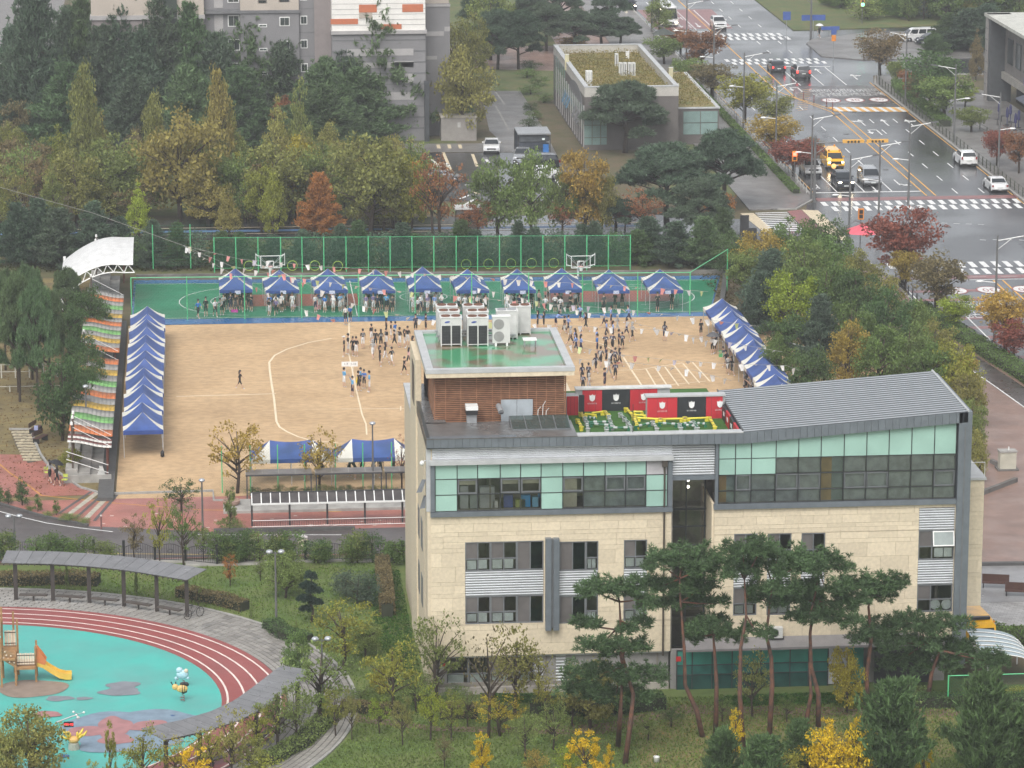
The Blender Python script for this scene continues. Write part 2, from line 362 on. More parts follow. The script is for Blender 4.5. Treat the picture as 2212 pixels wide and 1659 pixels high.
# paved pale slabs path on the dry lawn
spth = sheet('slab_path', [P0(70,1135),P0(195,1135),P0(262,1330),P0(180,1345),P0(100,1230)], .05, M('slab_joint',(.10,.085,.06),.9))
mSLAB = M('pale_slab', (.42,.36,.25), .7, var=.14, scale=3, rnd=.2)
for j in range(11):
    for i in range(6):
        f = j/10.; a = P0(75+i*19+f*75, 1140+j*18); piece('slab', mSLAB, spth, a.x, a.y-.55, .05, a.x+.3, a.y-.55+.42+.1*((i+j)%2), .085+.01*((i*7+j)%3))
P2 = KG(0,2)
lane = sheet('service_lane', [(40,236.3),(40,243.0),P2(1385,132),P2(570,95),P2(520,85),P2(300,42),P2(150,0),P2(-40,-55),P2(-300,-140),(-60,262),(-60,237)], .04, M('lane_asphalt',(.085,.07,.066),.45,var=.15,rough2=.34))
ribbon(lane, 'lane_line', mWHITE, [P2(-40,-10),P2(130,35),P2(300,75),P2(500,105),P2(730,132)], .12, .05)
ribbon(lane, 'lane_line', mWHITE, [P2(1220,152),P2(2212,152)], .12, .05)
ribbon(lane, 'lane_line', M('verge_yellow',(.5,.38,.16),.6), [P2(560,272),P2(1400,280)], .2, .05)
ribbon(None, 'lane_kerb', mDARKST, [P2(-40,-55),P2(150,0),P2(300,42),P2(520,85),P2(570,95)], .22, 0, .2, kind='structure')
ribbon(None, 'lane_kerb', mDARKST, [P2(1385,135),P2(2300,118)], .25, 0, .3, kind='structure')
# ---- park: lawns, playground
sheet('park_lawn', [(-60,150),(90,150),(90,204.0),(46.5,204.0),(46.5,235.6),(-60,236)], .01, mLAWN)
PC = (-16.5, 204.9)
# paved ring: individually laid pavers over a joint bed
ringb = sheet('paver_bed', arc(PC, 25.2, 0, 360, 72)[:-1], .02, M('paver_joint',(.10,.095,.085),.8,var=.2))
mPAV = M('paver', (.25,.235,.215), .5, var=.15, scale=.6, rnd=.22, rough2=.3)
pos = []
for k, r in enumerate([21.35 + .36*q for q in range(11)]):
    n = int(2*math.pi*r/.62)
    for i in range(n):
        a = 360*(i + .5*(k % 2))/n
        if a > 100 and a < 250: continue
        pos.append((r, a, .62*.5, k))
big = MB(); cnt = 0
pos.sort(key=lambda t: abs(((t[1]+180) % 360)-180-20))
pm = MB().hexa([(-.285,-.155,0),(.285,-.155,0),(.285,.155,0),(-.285,.155,0)], [(-.27,-.14,.028),(.27,-.14,.028),(.27,.14,.028),(-.27,.14,.028)]).mesh('paver', mPAV)
for (r, a, _, k) in pos:
    x, y = PC[0]+r*math.cos(R(a)), PC[1]+r*math.sin(R(a))
    if cnt < 300 and r > 22:
        o = bpy.data.objects.new('paver', pm); COL.objects.link(o); o.location = (x,y,.02+.006*((cnt*7)%4)/3); o.rotation_euler = (0,0,R(a+90)); o.parent = ringb; cnt += 1
    else:
        big.x = Matrix.Translation((x,y,.02)) @ Matrix.Rotation(R(a+90),4,'Z')
        big.hexa([(-.285,-.155,0),(.285,-.155,0),(.285,.155,0),(-.285,.155,0)], [(-.27,-.14,.028),(.27,-.14,.028),(.27,.14,.028),(-.27,.14,.028)])
big.build('pavers', mPAV, ringb, kind='stuff')
mTRACK = M('track_red', (.27,.06,.055), .55, col2=(.23,.055,.05), scale=.3, bump=.2, bscale=40, rough2=.4)
mTURQ = M('rubber_turquoise', (.06,.40,.345), .6, col2=(.085,.33,.295), scale=.35, det=9, bump=.2, bscale=40, rough2=.42)
ribbon(None, 'running_track', mTRACK, arc((-16.5,205.0), 19.15, 0, 360, 96)[:-1], 3.9, .055, closed=True, kind='structure')
trk = sheet('rubber_floor', arc((-16.3,205.2), 17.3, 0, 360, 80)[:-1], .05, mTURQ)
for r, c in ((20.95,(-16.7,204.7)),(19.7,(-16.55,204.9)),(18.5,(-16.4,205.1)),(17.27,(-16.2,205.35))):
    ribbon(trk, 'track_line', M('track_white',(.78,.66,.60),.6), arc(c, r, 0, 360, 96)[:-1], .13, .064, closed=True)
def blob(px, rx, ry, m, z, wob=.12, seed=0, n=28):
    r_ = random.Random(seed); c = P2(*px); ph = [r_.uniform(0,6.3) for _ in range(3)]
    q = []
    for i in range(n):
        t = 2*math.pi*i/n; k = 1 + wob*math.sin(3*t+ph[0]) + wob*.7*math.sin(5*t+ph[1]); q.append((c.x+rx*k*math.cos(t), c.y+ry*k*math.sin(t)))
    sheet('rubber_shape', q, z, m, trk)
mGB = M('rubber_greyblue',(.19,.26,.33),.6); mRB = M('rubber_salmon',(.36,.17,.17),.6); mTB = M('rubber_brown',(.26,.20,.16),.6); mGG = M('rubber_grey',(.20,.21,.235),.6)
blob((205,1150), 2.2, 1.7, mTB, .070, .05, 1); blob((800,1135), .95, 1.0, mGG, .070, .14, 2); blob((780,1170), 1.25, .85, mGG, .072, .1, 5)
blob((385,1215), .85, .5, mGG, .070, .12, 3); blob((545,1215), .5, .3, mGG, .070, .1, 4)
blob((700,1400), 2.6, 2.9, mGB, .070, .06, 6); blob((1010,1380), 3.2, 2.6, mGB, .072, .08, 7); blob((820,1500), 3.0, 1.8, mGB, .074, .08, 7)
blob((740,1400), 1.0, 1.9, mRB, .082, .1, 8); blob((560,1430), 1.3, .9, mRB, .084, .1, 9); blob((980,1395), 1.3, 1.0, mRB, .086, .1, 10); blob((750,1480), 1.0, 1.0, mRB, .088, .1, 11)
blob((300,1320), .9, .6, mRB, .09, .1, 12); blob((410,1590), .35, .3, M('rubber_blue',(.03,.10,.25),.6), .09, .1, 13); blob((1120,1327), .14, .12, MATS['rubber_blue'], .09, .1, 14)
ribbon(None, 'paving_edge', mKERB, arc(PC, 25.3, -60, 100, 60), .2, 0, .1, kind='structure')
# planting beds and paths in front of the school
E2 = KG(1,2)
mLITTER = M('leaf_litter_path', (.17,.115,.075), .95, col2=(.10,.075,.05), scale=.8, det=9)
sheet('garden_path', [E2(0,1300),E2(600,1390),E2(1300,1400),E2(1700,1370),E2(2212,1250),(46.5,199.3),(46.5,198.0),E2(2212,1310),E2(1700,1440),E2(1300,1440),E2(600,1420),E2(0,1350)], .02, mLITTER)
sheet('dry_patch', [E2(1900,1430),E2(2300,1300),(44,198.2),(46,193),(38,189),E2(1950,1700)], .016, M('dry_patch',(.17,.14,.055),.95,col2=(.12,.14,.04),scale=.5,det=8))
# ================================================================ ROADS
road = sheet('main_road', [(65.5,368.5),(65.5,700),(200,700),(200,458),(88.6,458),(87.2,450),(87.2,362),(140,350),(140,250),(65.4,250),(65.4,330.5),(63.9,335),(62.5,341),(62.5,358),(64,366)], .02, mASPH)
sheet('crossing_apron', [(40,341),(62.6,341),(62.6,358),(40,358)], .018, mASPH)
street = sheet('side_street', [(-80,353),(46,351),(60,343),(62,356),(46,362),(-80,365)], .016, mASPH)
ribbon(street, 'edge_line', mCREAMP, [(-60,356.0),(46,354.0)], .18, .03); ribbon(street, 'blue_lane', M('lane_blue',(.10,.20,.38),.45,var=.15), [(-60,357.6),(46,355.6)], 1.0, .028); ribbon(street, 'edge_line', mCREAMP, [(-60,359.6),(46,357.4)], .25, .03)
for i in range(7): line(street, 'warning_stripe', mWHITE if i % 2 == 0 else mBLACK, (9.6+i*.42, 352.6), (10.0+i*.42, 352.9), .34, .05)
mar = sheet('parking_lot', [(19,372),(41,370),(40.5,397),(40,401.5),(19,402.6)], .022, mASPH)
park_c = KG(1,0)
sheet('parking_walk', [(19,402.8),(36.2,402.0),(36.2,408),(19,409)], .05, mGREYBR)
walk = sheet('paved_drive', [park_c(900,590),park_c(1160,590),park_c(1300,820),park_c(1400,1010),park_c(1100,980),park_c(960,850)], .03, mGREYBR)
for (x0,y0,x1,y1) in ((1000,600,1060,680),(1030,708,1210,718),(1060,770,1230,778),(1000,690,1090,850)): ribbon(walk, 'bay_line', mCONC, [park_c(x0,y0),park_c(x1,y1)], .18, .045)
for (x0,y0,x1,y1) in ((655,975,720,1130),(850,1000,880,1080),(505,985,615,985),(940,1035,955,1060),(770,1290,830,1265),(800,1330,880,1280),(850,1240,890,1260),(1380,1150,1430,1215),(800,1200,850,1198)):
    ribbon(mar, 'bay_line', mCREAMP if x0 in (655,850) else mWHITE, [park_c(x0,y0),park_c(x1,y1)], .35, .03)
for i in range(3): sheet('white_block', [park_c(615+i*70,940),park_c(638+i*70,940),park_c(645+i*70,965),park_c(622+i*70,965)], .06, mCREAMP)
Z1 = .03
def dash(x, y0, y1, w=.15, m=mWHITE): line(road, 'lane_line', m, (x, y0), (x, y1), w, Z1)
# longitudinal lines
for y0, y1 in ((370,428),): dash(77.7, y0, y1, .18, mYELP); dash(78.7, y0, y1, .18, mYELP)
for (xa, ya, xb, yb) in ((77.7,428,73.7,446),(78.7,428,75.2,440),(73.7,446,73.7,700),(75.2,440,75.2,470)): line(road, 'lane_line', mYELP, (xa,ya), (xb,yb), .18, Z1)
for i in range(12): line(road, 'hatch_line', mYELP, (73.8+.35*max(0,10-i)*.9, 446-i*1.5), (75.1+.3*max(0,11-i), 446.8-i*1.5), .14, Z1)
for x in (68.5, 71.5, 74.5): dash(x, 372.9, 384)
for y in range(390, 462, 8):
    for x in (68.5, 71.5, 74.5): dash(x if y < 434 else x - .5, y, y+3)
for y in range(371, 424, 8):
    for x in (81.3, 84.2): dash(x, y, y+3)
dash(87.0, 362, 452, .12, mYELP); dash(65.9, 372, 470, .12, mYELP)
for x in (77.6, 80.6, 83.6): dash(x, 450, 466)
for y in range(480, 700, 9):
    for x in (68.5, 71.3, 78.5, 81.5): dash(x, y, y+3)
line(road, 'stop_line', mWHITE, (65.7,372.7), (77.6,372.7), .45, Z1); line(road, 'stop_line', mWHITE, (75.4,467.6), (84.4,466.6), .4, Z1)
line(road, 'stop_line', mWHITE, (66,503), (73.5,503), .4, Z1)
# zig-zag crossings, each stripe a piece
def crossing(x0, x1, y0, y1, y2, y3, step=1.15, w=.55):
    n = int((x1-x0)/step)
    for i in range(n): line(road, 'crossing_stripe', mWHITE, (x0+i*step, y0), (x0+i*step, y1), w, Z1+.004); line(road, 'crossing_stripe', mWHITE, (x0+(i+.55)*step, y2), (x0+(i+.55)*step, y3), w, Z1+.004)
crossing(65.9, 90, 364.9, 367.3, 361.8, 364.4); crossing(66.5, 98, 331.3, 334.0, 328.0, 330.6)
crossing(71.5, 84.8, 472.3, 474.7, 469.5, 471.8, 1.02, .5); crossing(66.5, 84.0, 497.2, 500.4, 493.5, 496.7, 1.02, .5)
for y0, y1 in ((367.7,369.6),(325.9,327.5)):
    sheet('bike_crossing', rect(65.5,y0,110,y1), Z1, mREDP, road)
for i in range(14): line(road, 'lane_line', mWHITE, (67+i*3,326.7),(68.6+i*3,326.7), .1, Z1+.006)
line(road, 'lane_line', mWHITE, (65.5,325.4), (110,325.4), .2, Z1)
# school zone lettering, 30 discs, raised table, arrows
tm1, tm2, tm3 = text_mesh('어린이', 1.0), text_mesh('보호구역', 1.0), text_mesh('30', 1.0)
for t in (tm1, tm2): t.materials.clear(); t.materials.append(mWHITE)
tm3.materials.clear(); tm3.materials.append(M('zone_red',(.30,.06,.05),.5))
def word(me, x, y, sx, sy, rz=0., z=Z1+.012):
    o = obj('road_lettering', me, road); o.location = (x,y,z); o.scale = (sx,sy,1); o.rotation_euler = (0,0,rz)
disc = MB().face([(math.cos(t*math.pi/12),math.sin(t*math.pi/12),0) for t in range(24)]).mesh('disc', mWHITE)
discr = MB().face([(math.cos(t*math.pi/12),math.sin(t*math.pi/12),0) for t in range(24)]).mesh('disc_rim', MATS['zone_red'])
def zone30(x, y, rx, ry, rz=0.):
    for me, k, z in ((discr,1.,.004),(disc,.88,.007)):
        o = obj('speed_disc', me, road); o.location = (x,y,Z1+z); o.scale = (rx*k,ry*k,1)
    word(tm3, x, y, rx*1.05, ry*1.25, rz)
sheet('zone_panel', rect(75.6,433.8,87.1,449.6), .024, mASPH2, road)
for x in (79.3, 82.3, 85.4):
    word(tm1, x, 444.9, 1.02, 3.4); word(tm2, x, 441.6, .82, 3.4); zone30(x, 437.2, 1.25, 1.75)
for x in (70.3, 73.5, 76.9): zone30(x, 320.6, 1.2, 1.6, R(180)); word(tm1, x, 314.4, 1., 3.3, R(180)); word(tm2, x, 310.0, .8, 3.3, R(180))
for i in range(17): sheet('table_stripe', [(77.9+i*.55,431.8-.1*i*.55),(78.45+i*.55,431.8-.1*i*.55),(78.75+i*.55,428.2-.12*i*.55),(78.2+i*.55,428.2-.12*i*.55)], Z1+.02, mYELP if i % 2 == 0 else mWHITE, road)
for y in range(284, 324, 4): sheet('red_band', rect(65.5,y,75,y+1.1), .025, mREDP, road)
sheet('yellow_table', rect(65.5,276,74,281), .026, mYELP, road)
for i in range(5): sheet('table_stripe', rect(66+i*1.7,276.2,66.9+i*1.7,280.8), .032, mWHITE, road)
dash(68.9,284,311); dash(72.0,284,311); dash(74.9,300,325,.18,mYELP); dash(75.8,300,325,.18,mYELP); dash(65.9,285,326,.15); dash(68.6, 291, 294, .5)
def arrow(x, y, kind, sg=1):
    m = MB(); s = 1
    def tri(cx, cy, dx, dy, l=1.3, w=.42):
        n = (-dy, dx); m.face([(cx+n[0]*w,cy+n[1]*w,0),(cx-n[0]*w,cy-n[1]*w,0),(cx+dx*l,cy+dy*l,0)])
    def bar(ax, ay, bx, by, w=.09):
        d = Vector((bx-ax,by-ay,0)).normalized(); n = Vector((-d.y,d.x,0))*w; m.face([(ax-n.x,ay-n.y,0),(bx-n.x,by-n.y,0),(bx+n.x,by+n.y,0),(ax+n.x,ay+n.y,0)])
    if 'U' in kind:
        bar(.5,-2.4,.5,1.4); bar(.58,1.4,-.58,1.4,.2); bar(-.5,1.4,-.5,-.2); tri(-.5,-.2,0,-1,1.4)
    else: bar(0,-2.4,0,1.0)
    if 'S' in kind: tri(0,.9,0,1,1.6)
    if 'R' in kind: bar(0,.2,.55,.9,.14); tri(.5,.9,.8,.6,.9,.5)
    if 'L' in kind: bar(0,.2,-.55,.9,.14); tri(-.5,.9,-.8,.6,.9,.5)
    o = m.build('lane_arrow', mWHITE, road); o.location = (x,y,Z1+.004); o.rotation_euler = (0,0,0 if sg > 0 else math.pi)
for a in ((79.9,419.5,'SL'),(82.7,419.3,'S'),(85.6,419,'SR'),(80.1,412.5,'U'),(82.1,462.5,'S'),(85.9,457,'SR'),(76.4,447,'U')): arrow(*a)
for a in ((76.1,377.6,'L',-1),(67.0,376.2,'R',-1),(72.9,374.6,'S',-1),(70,510,'S',-1),(72.6,510,'S',-1)): arrow(*a)
sheet('red_lane', rect(66,506,77.2,528), Z1-.004, mREDP, road)
for x in (68.8, 71.7, 74.4): dash(x, 505, 527)
for i in range(10): c = (78+i*1.3, 345-.05*i*i); line(road, 'guide_dash', mWHITE, c, (c[0]+.6, c[1]-.2), .14, Z1)
for i in range(9): c = (70+i*1.2, 356-.35*i); line(road, 'guide_dash', mWHITE, c, (c[0]+.6, c[1]-.2), .14, Z1)
rm_ = random.Random(8)
for i in range(14):
    x, y = rm_.uniform(67,86), rm_.choice([rm_.uniform(376,430), rm_.uniform(338,358)]); MB().face([(x+.38*math.cos(a*.52),y+.38*math.sin(a*.52),.027) for a in range(12)]).build('manhole_cover', mDARKST, road)
for i in range(9):
    x, y = rm_.uniform(66,84), rm_.uniform(336,440); sheet('asphalt_patch', rect(x,y,x+rm_.uniform(.8,1.6),y+rm_.uniform(3,11)), .0235+.0003*i, M('patch_asphalt',(.04,.04,.042),.3,var=.2,rough2=.2), road)
# far crossing plaza and crossing on the left side street
ax_ = KG(2,0)
sheet('tactile_paving', [(56.2,361.5),(57.6,361.6),(58.3,351),(57,351)], .034, mCREAMP, road)
for i in range(11): line(road, 'crossing_stripe', mWHITE, (57.8, 351.4+i*1.0), (61.2, 351.6+i*1.0), .42, .036)
sheet('bike_crossing', [(61.3,362.3),(62.9,363),(63.2,350),(61.4,350)], .036, mREDP, road); sheet('tactile_paving', [(62.95,363),(64.6,362.4),(64.9,346),(63.3,346)], .034, mCREAMP, road)
# pavements with kerbs
def pavement(name, pts, mat, h=.13):
    o = MB().prism([(p[0],p[1]) for p in pts], 0, h).build(name, mat, kind='structure'); return o
pavement('pavement', [(57.4,363),(62.2,363.4),(63.6,366.2),(65.2,369),(65.2,700),(60,700),(57.4,470)], mGREYBR)
ribbon(None, 'kerb', mKERB, [(60.4,363.2),(62.4,363.3),(63.8,366),(65.35,369),(65.35,700)], .25, 0, .15, kind='structure')
pavement('pavement', [(87.5,358),(87.5,450),(89,457.5),(95,458.5),(101,440),(101,420),(140,400),(140,353)], mGREYBR)
ribbon(None, 'kerb', mKERB, [(140,352),(87.35,361),(87.35,450),(88.8,457.6),(120,458)], .25, 0, .15, kind='structure')
pavement('pavement', [(84.9,476),(85,489),(86.5,493),(96,500),(130,500),(130,474),(90,472)], mGREYBR)
pavement('pavement', [(85.5,503),(85.5,700),(140,700),(140,512),(90,503)], mGRASSB)
pavement('pavement', [(62.2,331),(64.6,329.5),(65.2,325),(65.2,313),(66.9,300),(68.5,288),(70.5,276),(80,250),(80,229.8),(47.2,229.8),(50,250),(56,270),(60,290),(61,331)], mPINKBR, .1)
ribbon(None, 'kerb', mKERB, [(60,341),(62.2,340.4),(64.3,336),(65.2,330.3),(65.35,313),(67.2,299),(69,286.5),(71,274)], .25, 0, .15, kind='structure')
bk = sheet('bike_path', [(63.3,304),(64.6,303.5),(66.3,292.7),(67.9,279.4),(68.5,270),(66.6,270),(65.4,280),(64.2,291),(63.0,300)], .112, mASPH2)
ribbon(bk, 'lane_line', mWHITE, [(62.9,304),(64.1,293),(65.4,281),(66.5,270)], .14, .118)
ribbon(bk, 'guide_line', mYELP, [(55.0,246),(54.4,238)], .25, .118)
pavement('yard_paving', [(47.2,229.6),(80,229.6),(80,221),(47.2,221)], M('yard_asphalt',(.24,.235,.235),.4,var=.1,rough2=.25), .09)
ribbon(None, 'kerb', mDARKST, [(47.2,229.8),(80,228.6)], .35, 0, .3, kind='structure')
pavement('cobbled_strip', [(47.2,220.9),(80,220.9),(80,214),(47.2,216)], mCOBBLE, .1)
# ================================================================ SCHOOL
SY = 205.0
mSTONE = M('cream_stone', (.63,.54,.395), .75, var=.07, scale=5, rnd=.08, bump=.06, bscale=60)
mBACK = M('stone_joint', (.30,.24,.16), .9)
mZINC = M('zinc_cladding', (.175,.20,.225), .42, metal=.35, var=.08, scale=2, rnd=.05)
mFRAME = M('window_frame_grey', (.17,.18,.19), .45, metal=.2)
mMULL = M('mullion_dark', (.035,.04,.042), .4)
mMINT = M('mint_spandrel', (.32,.50,.43), .2, var=.08, scale=.5, rnd=.05, spec=.5)
mLILAC = M('grey_spandrel', (.42,.41,.42), .35)
mLOUV = M('louvre_slat', (.62,.64,.66), .4, metal=.1, var=.05)
mLOUVB = M('louvre_back', (.07,.075,.08), .6)
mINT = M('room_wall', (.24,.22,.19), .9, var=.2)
gDARK = glass('window_glass', (.95,.96,.955), .02); gTEAL = glass('teal_glass', (.42,.72,.66), .02); gGREY = glass('grey_glass', (.93,.95,.94), .02)
mBLINDC = M('blind_cream', (.50,.48,.36), .8); mBLINDT = M('blind_tan', (.36,.25,.12), .8); mCURT = M('curtain_grey', (.38,.42,.41), .85, var=.2, scale=2); mBLINDG = M('blind_grey', (.36,.40,.39), .8, var=.16, scale=2)
mPAPER = M('paper', (.80,.86,.85), .8)
mTURF = M('artificial_turf', (.045,.135,.02), .95, var=.18, scale=2, bump=.4, bscale=40)
mPADR = M('pad_red', (.48,.022,.035), .55, var=.06, scale=1, rnd=.06); mPADB = M('pad_black', (.022,.025,.03), .5); mLOGO = M('pad_logo_white', (.78,.78,.78), .6)
mWOOD = M('wood_slat', (.33,.165,.09), .7, col2=(.22,.10,.055), scale=3, rnd=.14)
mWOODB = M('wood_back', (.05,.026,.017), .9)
mROOFG = M('roof_green_wet', (.055,.27,.125), .14, col2=(.15,.105,.06), scale=.5, det=8, thr=(.43,.56), spec=.7)
mCOPE = M('grey_coping', (.43,.44,.44), .5, var=.08)
mROOFM = M('roof_metal_shaded', (.085,.094,.102), .6, metal=.3, var=.05); mROOFR = M('roof_rib', (.235,.255,.27), .5, metal=.3, var=.05)  # pan darkened and ribs lightened: shadow lines between ribs put into colour
school = thing('school_building', 'cream stone school with mint glass bands, grey sloping metal roof and rooftop penthouse', 'building', (13.2, SY, 0))
def sq(px0, py0, px1, py1, Y=SY):
    a = VY(px0, (py0+py1)/2, Y); b = VY(px1, (py0+py1)/2, Y); t = VY((px0+px1)/2, py0, Y); u = VY((px0+px1)/2, py1, Y)
    return a.x, b.x, u.z, t.z
# body behind the facade skin: floor slabs and a recessed core so that rooms have depth
for i, (a, b) in enumerate(((13.6,27.9),(31.0,45.0))):
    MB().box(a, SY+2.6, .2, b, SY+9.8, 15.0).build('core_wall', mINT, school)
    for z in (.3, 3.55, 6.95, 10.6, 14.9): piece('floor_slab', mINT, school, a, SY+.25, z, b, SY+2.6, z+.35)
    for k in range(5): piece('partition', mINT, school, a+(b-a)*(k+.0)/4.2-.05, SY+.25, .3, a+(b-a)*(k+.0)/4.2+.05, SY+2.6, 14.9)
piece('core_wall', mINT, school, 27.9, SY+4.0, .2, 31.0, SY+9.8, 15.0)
# left flank wall with vertical strip windows
flank = MB()
def fl(y0, y1, z0, z1, x=13.2): flank.box(x, y0, z0, x+.3, y1, z1)
fl(SY+.02, SY+2.2, .2, 15.4); fl(SY+3.0, SY+4.0, 0, 15.4); fl(SY+4.0, SY+15, 0, 15.2); fl(SY+15.8, SY+23, 0, 13.9); fl(SY+15, SY+15.8, 0, 2.0)
flank.box(13.5, SY+9.8, 0, 24, SY+23, 13.9)
flank.build('flank_wall', mSTONE, school)
piece('strip_window', mFRAME, school, 13.35, SY+2.2, .3, 13.5, SY+3.0, 15.3); piece('strip_window', mFRAME, school, 13.3, SY+15, 2, 13.5, SY+15.8, 13.8)
for y0, z0 in ((4.6,4.2),(4.6,7.8),(7.5,4.2),(7.5,7.8),(10.5,4.2),(10.5,7.8)): piece('flank_window', mFRAME, school, 13.17, SY+y0, z0, 13.21, SY+y0+1.4, z0+1.9)
MB().box(13.15,SY+15.5,13.9,14.0,SY+23.1,14.1).build('coping', mCOPE, school)
piece('flank_pier', mSTONE, school, 13.1, SY+9.2, 0, 13.46, SY+14.7, 18.8); piece('strip_window', mMULL, school, 13.08, SY+10.5, 15.6, 13.12, SY+12.6, 18.2)
# ---- window openings on the facade (pixel rectangles of the photograph read on the facade plane)
WL = [(1005,1169.5,1174,1346.5), (1208,1169,1292,1346), (1347.3,1166,1397.3,1341)]
WR = [(1584.6,1152.7,1635,1329), (1657,1152,1708,1328), (1730,1151,1781,1326), (1983,1096,2059.5,1322)]
ops = [sq(*r) for r in WL + WR]
zST = sq(935,1115,1440,1400)[3]
z3L = zST
def stones(x0, x1, z0, z1, openings, Y=SY, hs=(.52,.52,.26,.74,.27,.88,.95,.24,.50,.27,.80,.27,1.0,.9)):
    z = z1; i = 0; lv = []
    while z > z0 + .05:
        h = hs[i % len(hs)]; lo = max(z0, z-h); lv.append((lo, z, i)); z = lo; i += 1
    for lo, hi, i in lv:
        cuts = sorted({lo, hi} | {z for o in openings for z in (o[2], o[3]) if lo+.02 < z < hi-.02})
        for c0, c1 in zip(cuts, cuts[1:]):
            iv = [(x0, x1)]
            for ox0, ox1, oz0, oz1 in openings:
                if oz0 < (c0+c1)/2 < oz1:
                    nv = []
                    for a, b in iv:
                        if ox1 <= a or ox0 >= b: nv.append((a,b)); continue
                        if ox0 - a > .02: nv.append((a, ox0))
                        if b - ox1 > .02: nv.append((ox1, b))
                    iv = nv
            for a, b in iv:
                L_ = 1.75; off = (i*.83) % L_; xs = [a]
                k = math.ceil((a - x0 - off)/L_ + .15)
                while x0+off+k*L_ < b-.25:
                    if x0+off+k*L_ > a+.2: xs.append(x0+off+k*L_)
                    k += 1
                xs.append(b)
                for p, q in zip(xs, xs[1:]): piece('stone', mSTONE, school, p+.006, Y-.03, c0+.006, q-.006, Y+.09, c1-.006)
                piece('wall', mBACK, school, a+.001, Y+.06, c0, b-.001, Y+.3, c1)
zG = sq(935,1100,1440,1413)[2]
zTL = VY(1200,1109,SY).z; zTR = VY(1800,1094,SY).z
XL0, XL1 = VY(931,1250,SY).x, VY(1449,1250,SY).x; XR0, XR1 = VY(1541,1250,SY).x, VY(2062,1250,SY).x
stones(XL0, XL1, zG, zTL, ops[:3]); stones(XR0, XR1, VY(1800,1384,SY).z, zTR, ops[3:])
# ---- louvres
def louvre(x0, x1, z0, z1, Y=SY, step=.155, name='louvre_slat'):
    piece('louvre_back', mLOUVB, school, x0, Y+.1, z0, x1, Y+.14, z1)
    n = max(2, int(round((z1-z0)/step)))
    for i in range(n):
        z = z0 + (i+.5)*(z1-z0)/n
        piece(name, mLOUV, school, x0+.01, Y-.02, z-.042, x1-.01, Y+.06, z+.042, rot=(R(28),0,0))
# ---- window units: frame, panes, papers
def frame(x0, x1, z0, z1, Y, vs=(), hz=(), w=.07, mat=None, d=.12):
    mat = mat or mFRAME
    for a, b in ((x0, x0+w), (x1-w, x1)): piece('window_frame', mat, school, a, Y-.02, z0, b, Y+d, z1)
    for a, b in ((z0, z0+w), (z1-w, z1)): piece('window_frame', mat, school, x0+w, Y-.018, a, x1-w, Y+d-.01, b)
    for v in vs: piece('window_frame', mat, school, v-w/2, Y-.016, z0+w, v+w/2, Y+d-.02, z1-w)
    for h in hz: piece('window_frame', mat, school, x0+w, Y-.014, h-w/2, x1-w, Y+d-.03, h+w/2)
def pane(x0, x1, z0, z1, Y, mat): piece('pane', mat, school, x0, Y+.05, z0, x1, Y+.06, z1)
mSCR = M('insect_screen', (.125,.115,.11), .6, var=.12, rnd=.1)
def bay(x0, x1, z0, z1, Y=SY, vs=(), hz=(), papers=0, gl=None, seed=0, teal=None):
    frame(x0, x1, z0, z1, Y, vs, hz)
    xs = [x0]+list(vs)+[x1]; zs = [z0]+list(hz)+[z1]
    for i in range(len(xs)-1):
        for j in range(len(zs)-1):
            if len(vs) and i == 0 and (j == len(zs)-2): piece('insect_screen', mSCR, school, xs[i]+.035, Y+.035, zs[j]+.035, xs[i+1]-.035, Y+.045, zs[j+1]-.035)
            else: pane(xs[i]+.035, xs[i+1]-.035, zs[j]+.035, zs[j+1]-.035, Y, gTEAL if teal and teal(i,j) else (gl or gDARK))
    r_ = random.Random(seed)
    if papers and hz:
        n = papers
        for k in range(n):
            a = x0+.12+(x1-x0-.24)*k/n; b = a+(x1-x0-.24)/n*.85
            piece('paper', mPAPER, school, a, Y+.065, z0+.10+r_.uniform(0,.05), b, Y+.07, hz[0]-.06-r_.uniform(0,.06))
sd_ = 0
for r_, two in ((WL[0],1),(WL[1],1),(WL[2],1),(WR[0],1),(WR[1],1),(WR[2],1)):
    x0, x1, z0, z1 = sq(*r_); H_ = z1 - z0
    zs = (z1-.355*H_, z0+.34*H_)
    louvre(x0, x1, zs[1], zs[0])
    for (a, b) in ((zs[0], z1), (z0, zs[1])):
        sd_ += 1
        if r_ is WL[0]:
            c = x0 + (x1-x0)*.66
            bay(x0, x0+(c-x0)*.49, a, b, vs=((x0*1.0+(c-x0)*.245),), hz=(a+(b-a)*.42,), papers=3 if a > 8 else 2, seed=sd_)
            bay(x0+(c-x0)*.49, c, a, b, vs=(x0+(c-x0)*.745,), hz=(a+(b-a)*.42,), papers=4 if a > 8 else 2, seed=sd_+9)
            bay(c, x1, a, b, vs=((c+x1)/2,), teal=lambda i,j: i == 1)
        elif r_ is WL[1]:
            c = x0 + (x1-x0)*.68
            bay(x0, c, a, b, vs=((x0+c)/2,), teal=lambda i,j: i == 1); bay(c, x1, a, b, hz=(a+(b-a)*.42,), papers=2, seed=sd_)
        else: bay(x0, x1, a, b, vs=((x0+x1)/2,), hz=(a+(b-a)*.42,), papers=2 if r_[0] < 1720 else 0, seed=sd_)
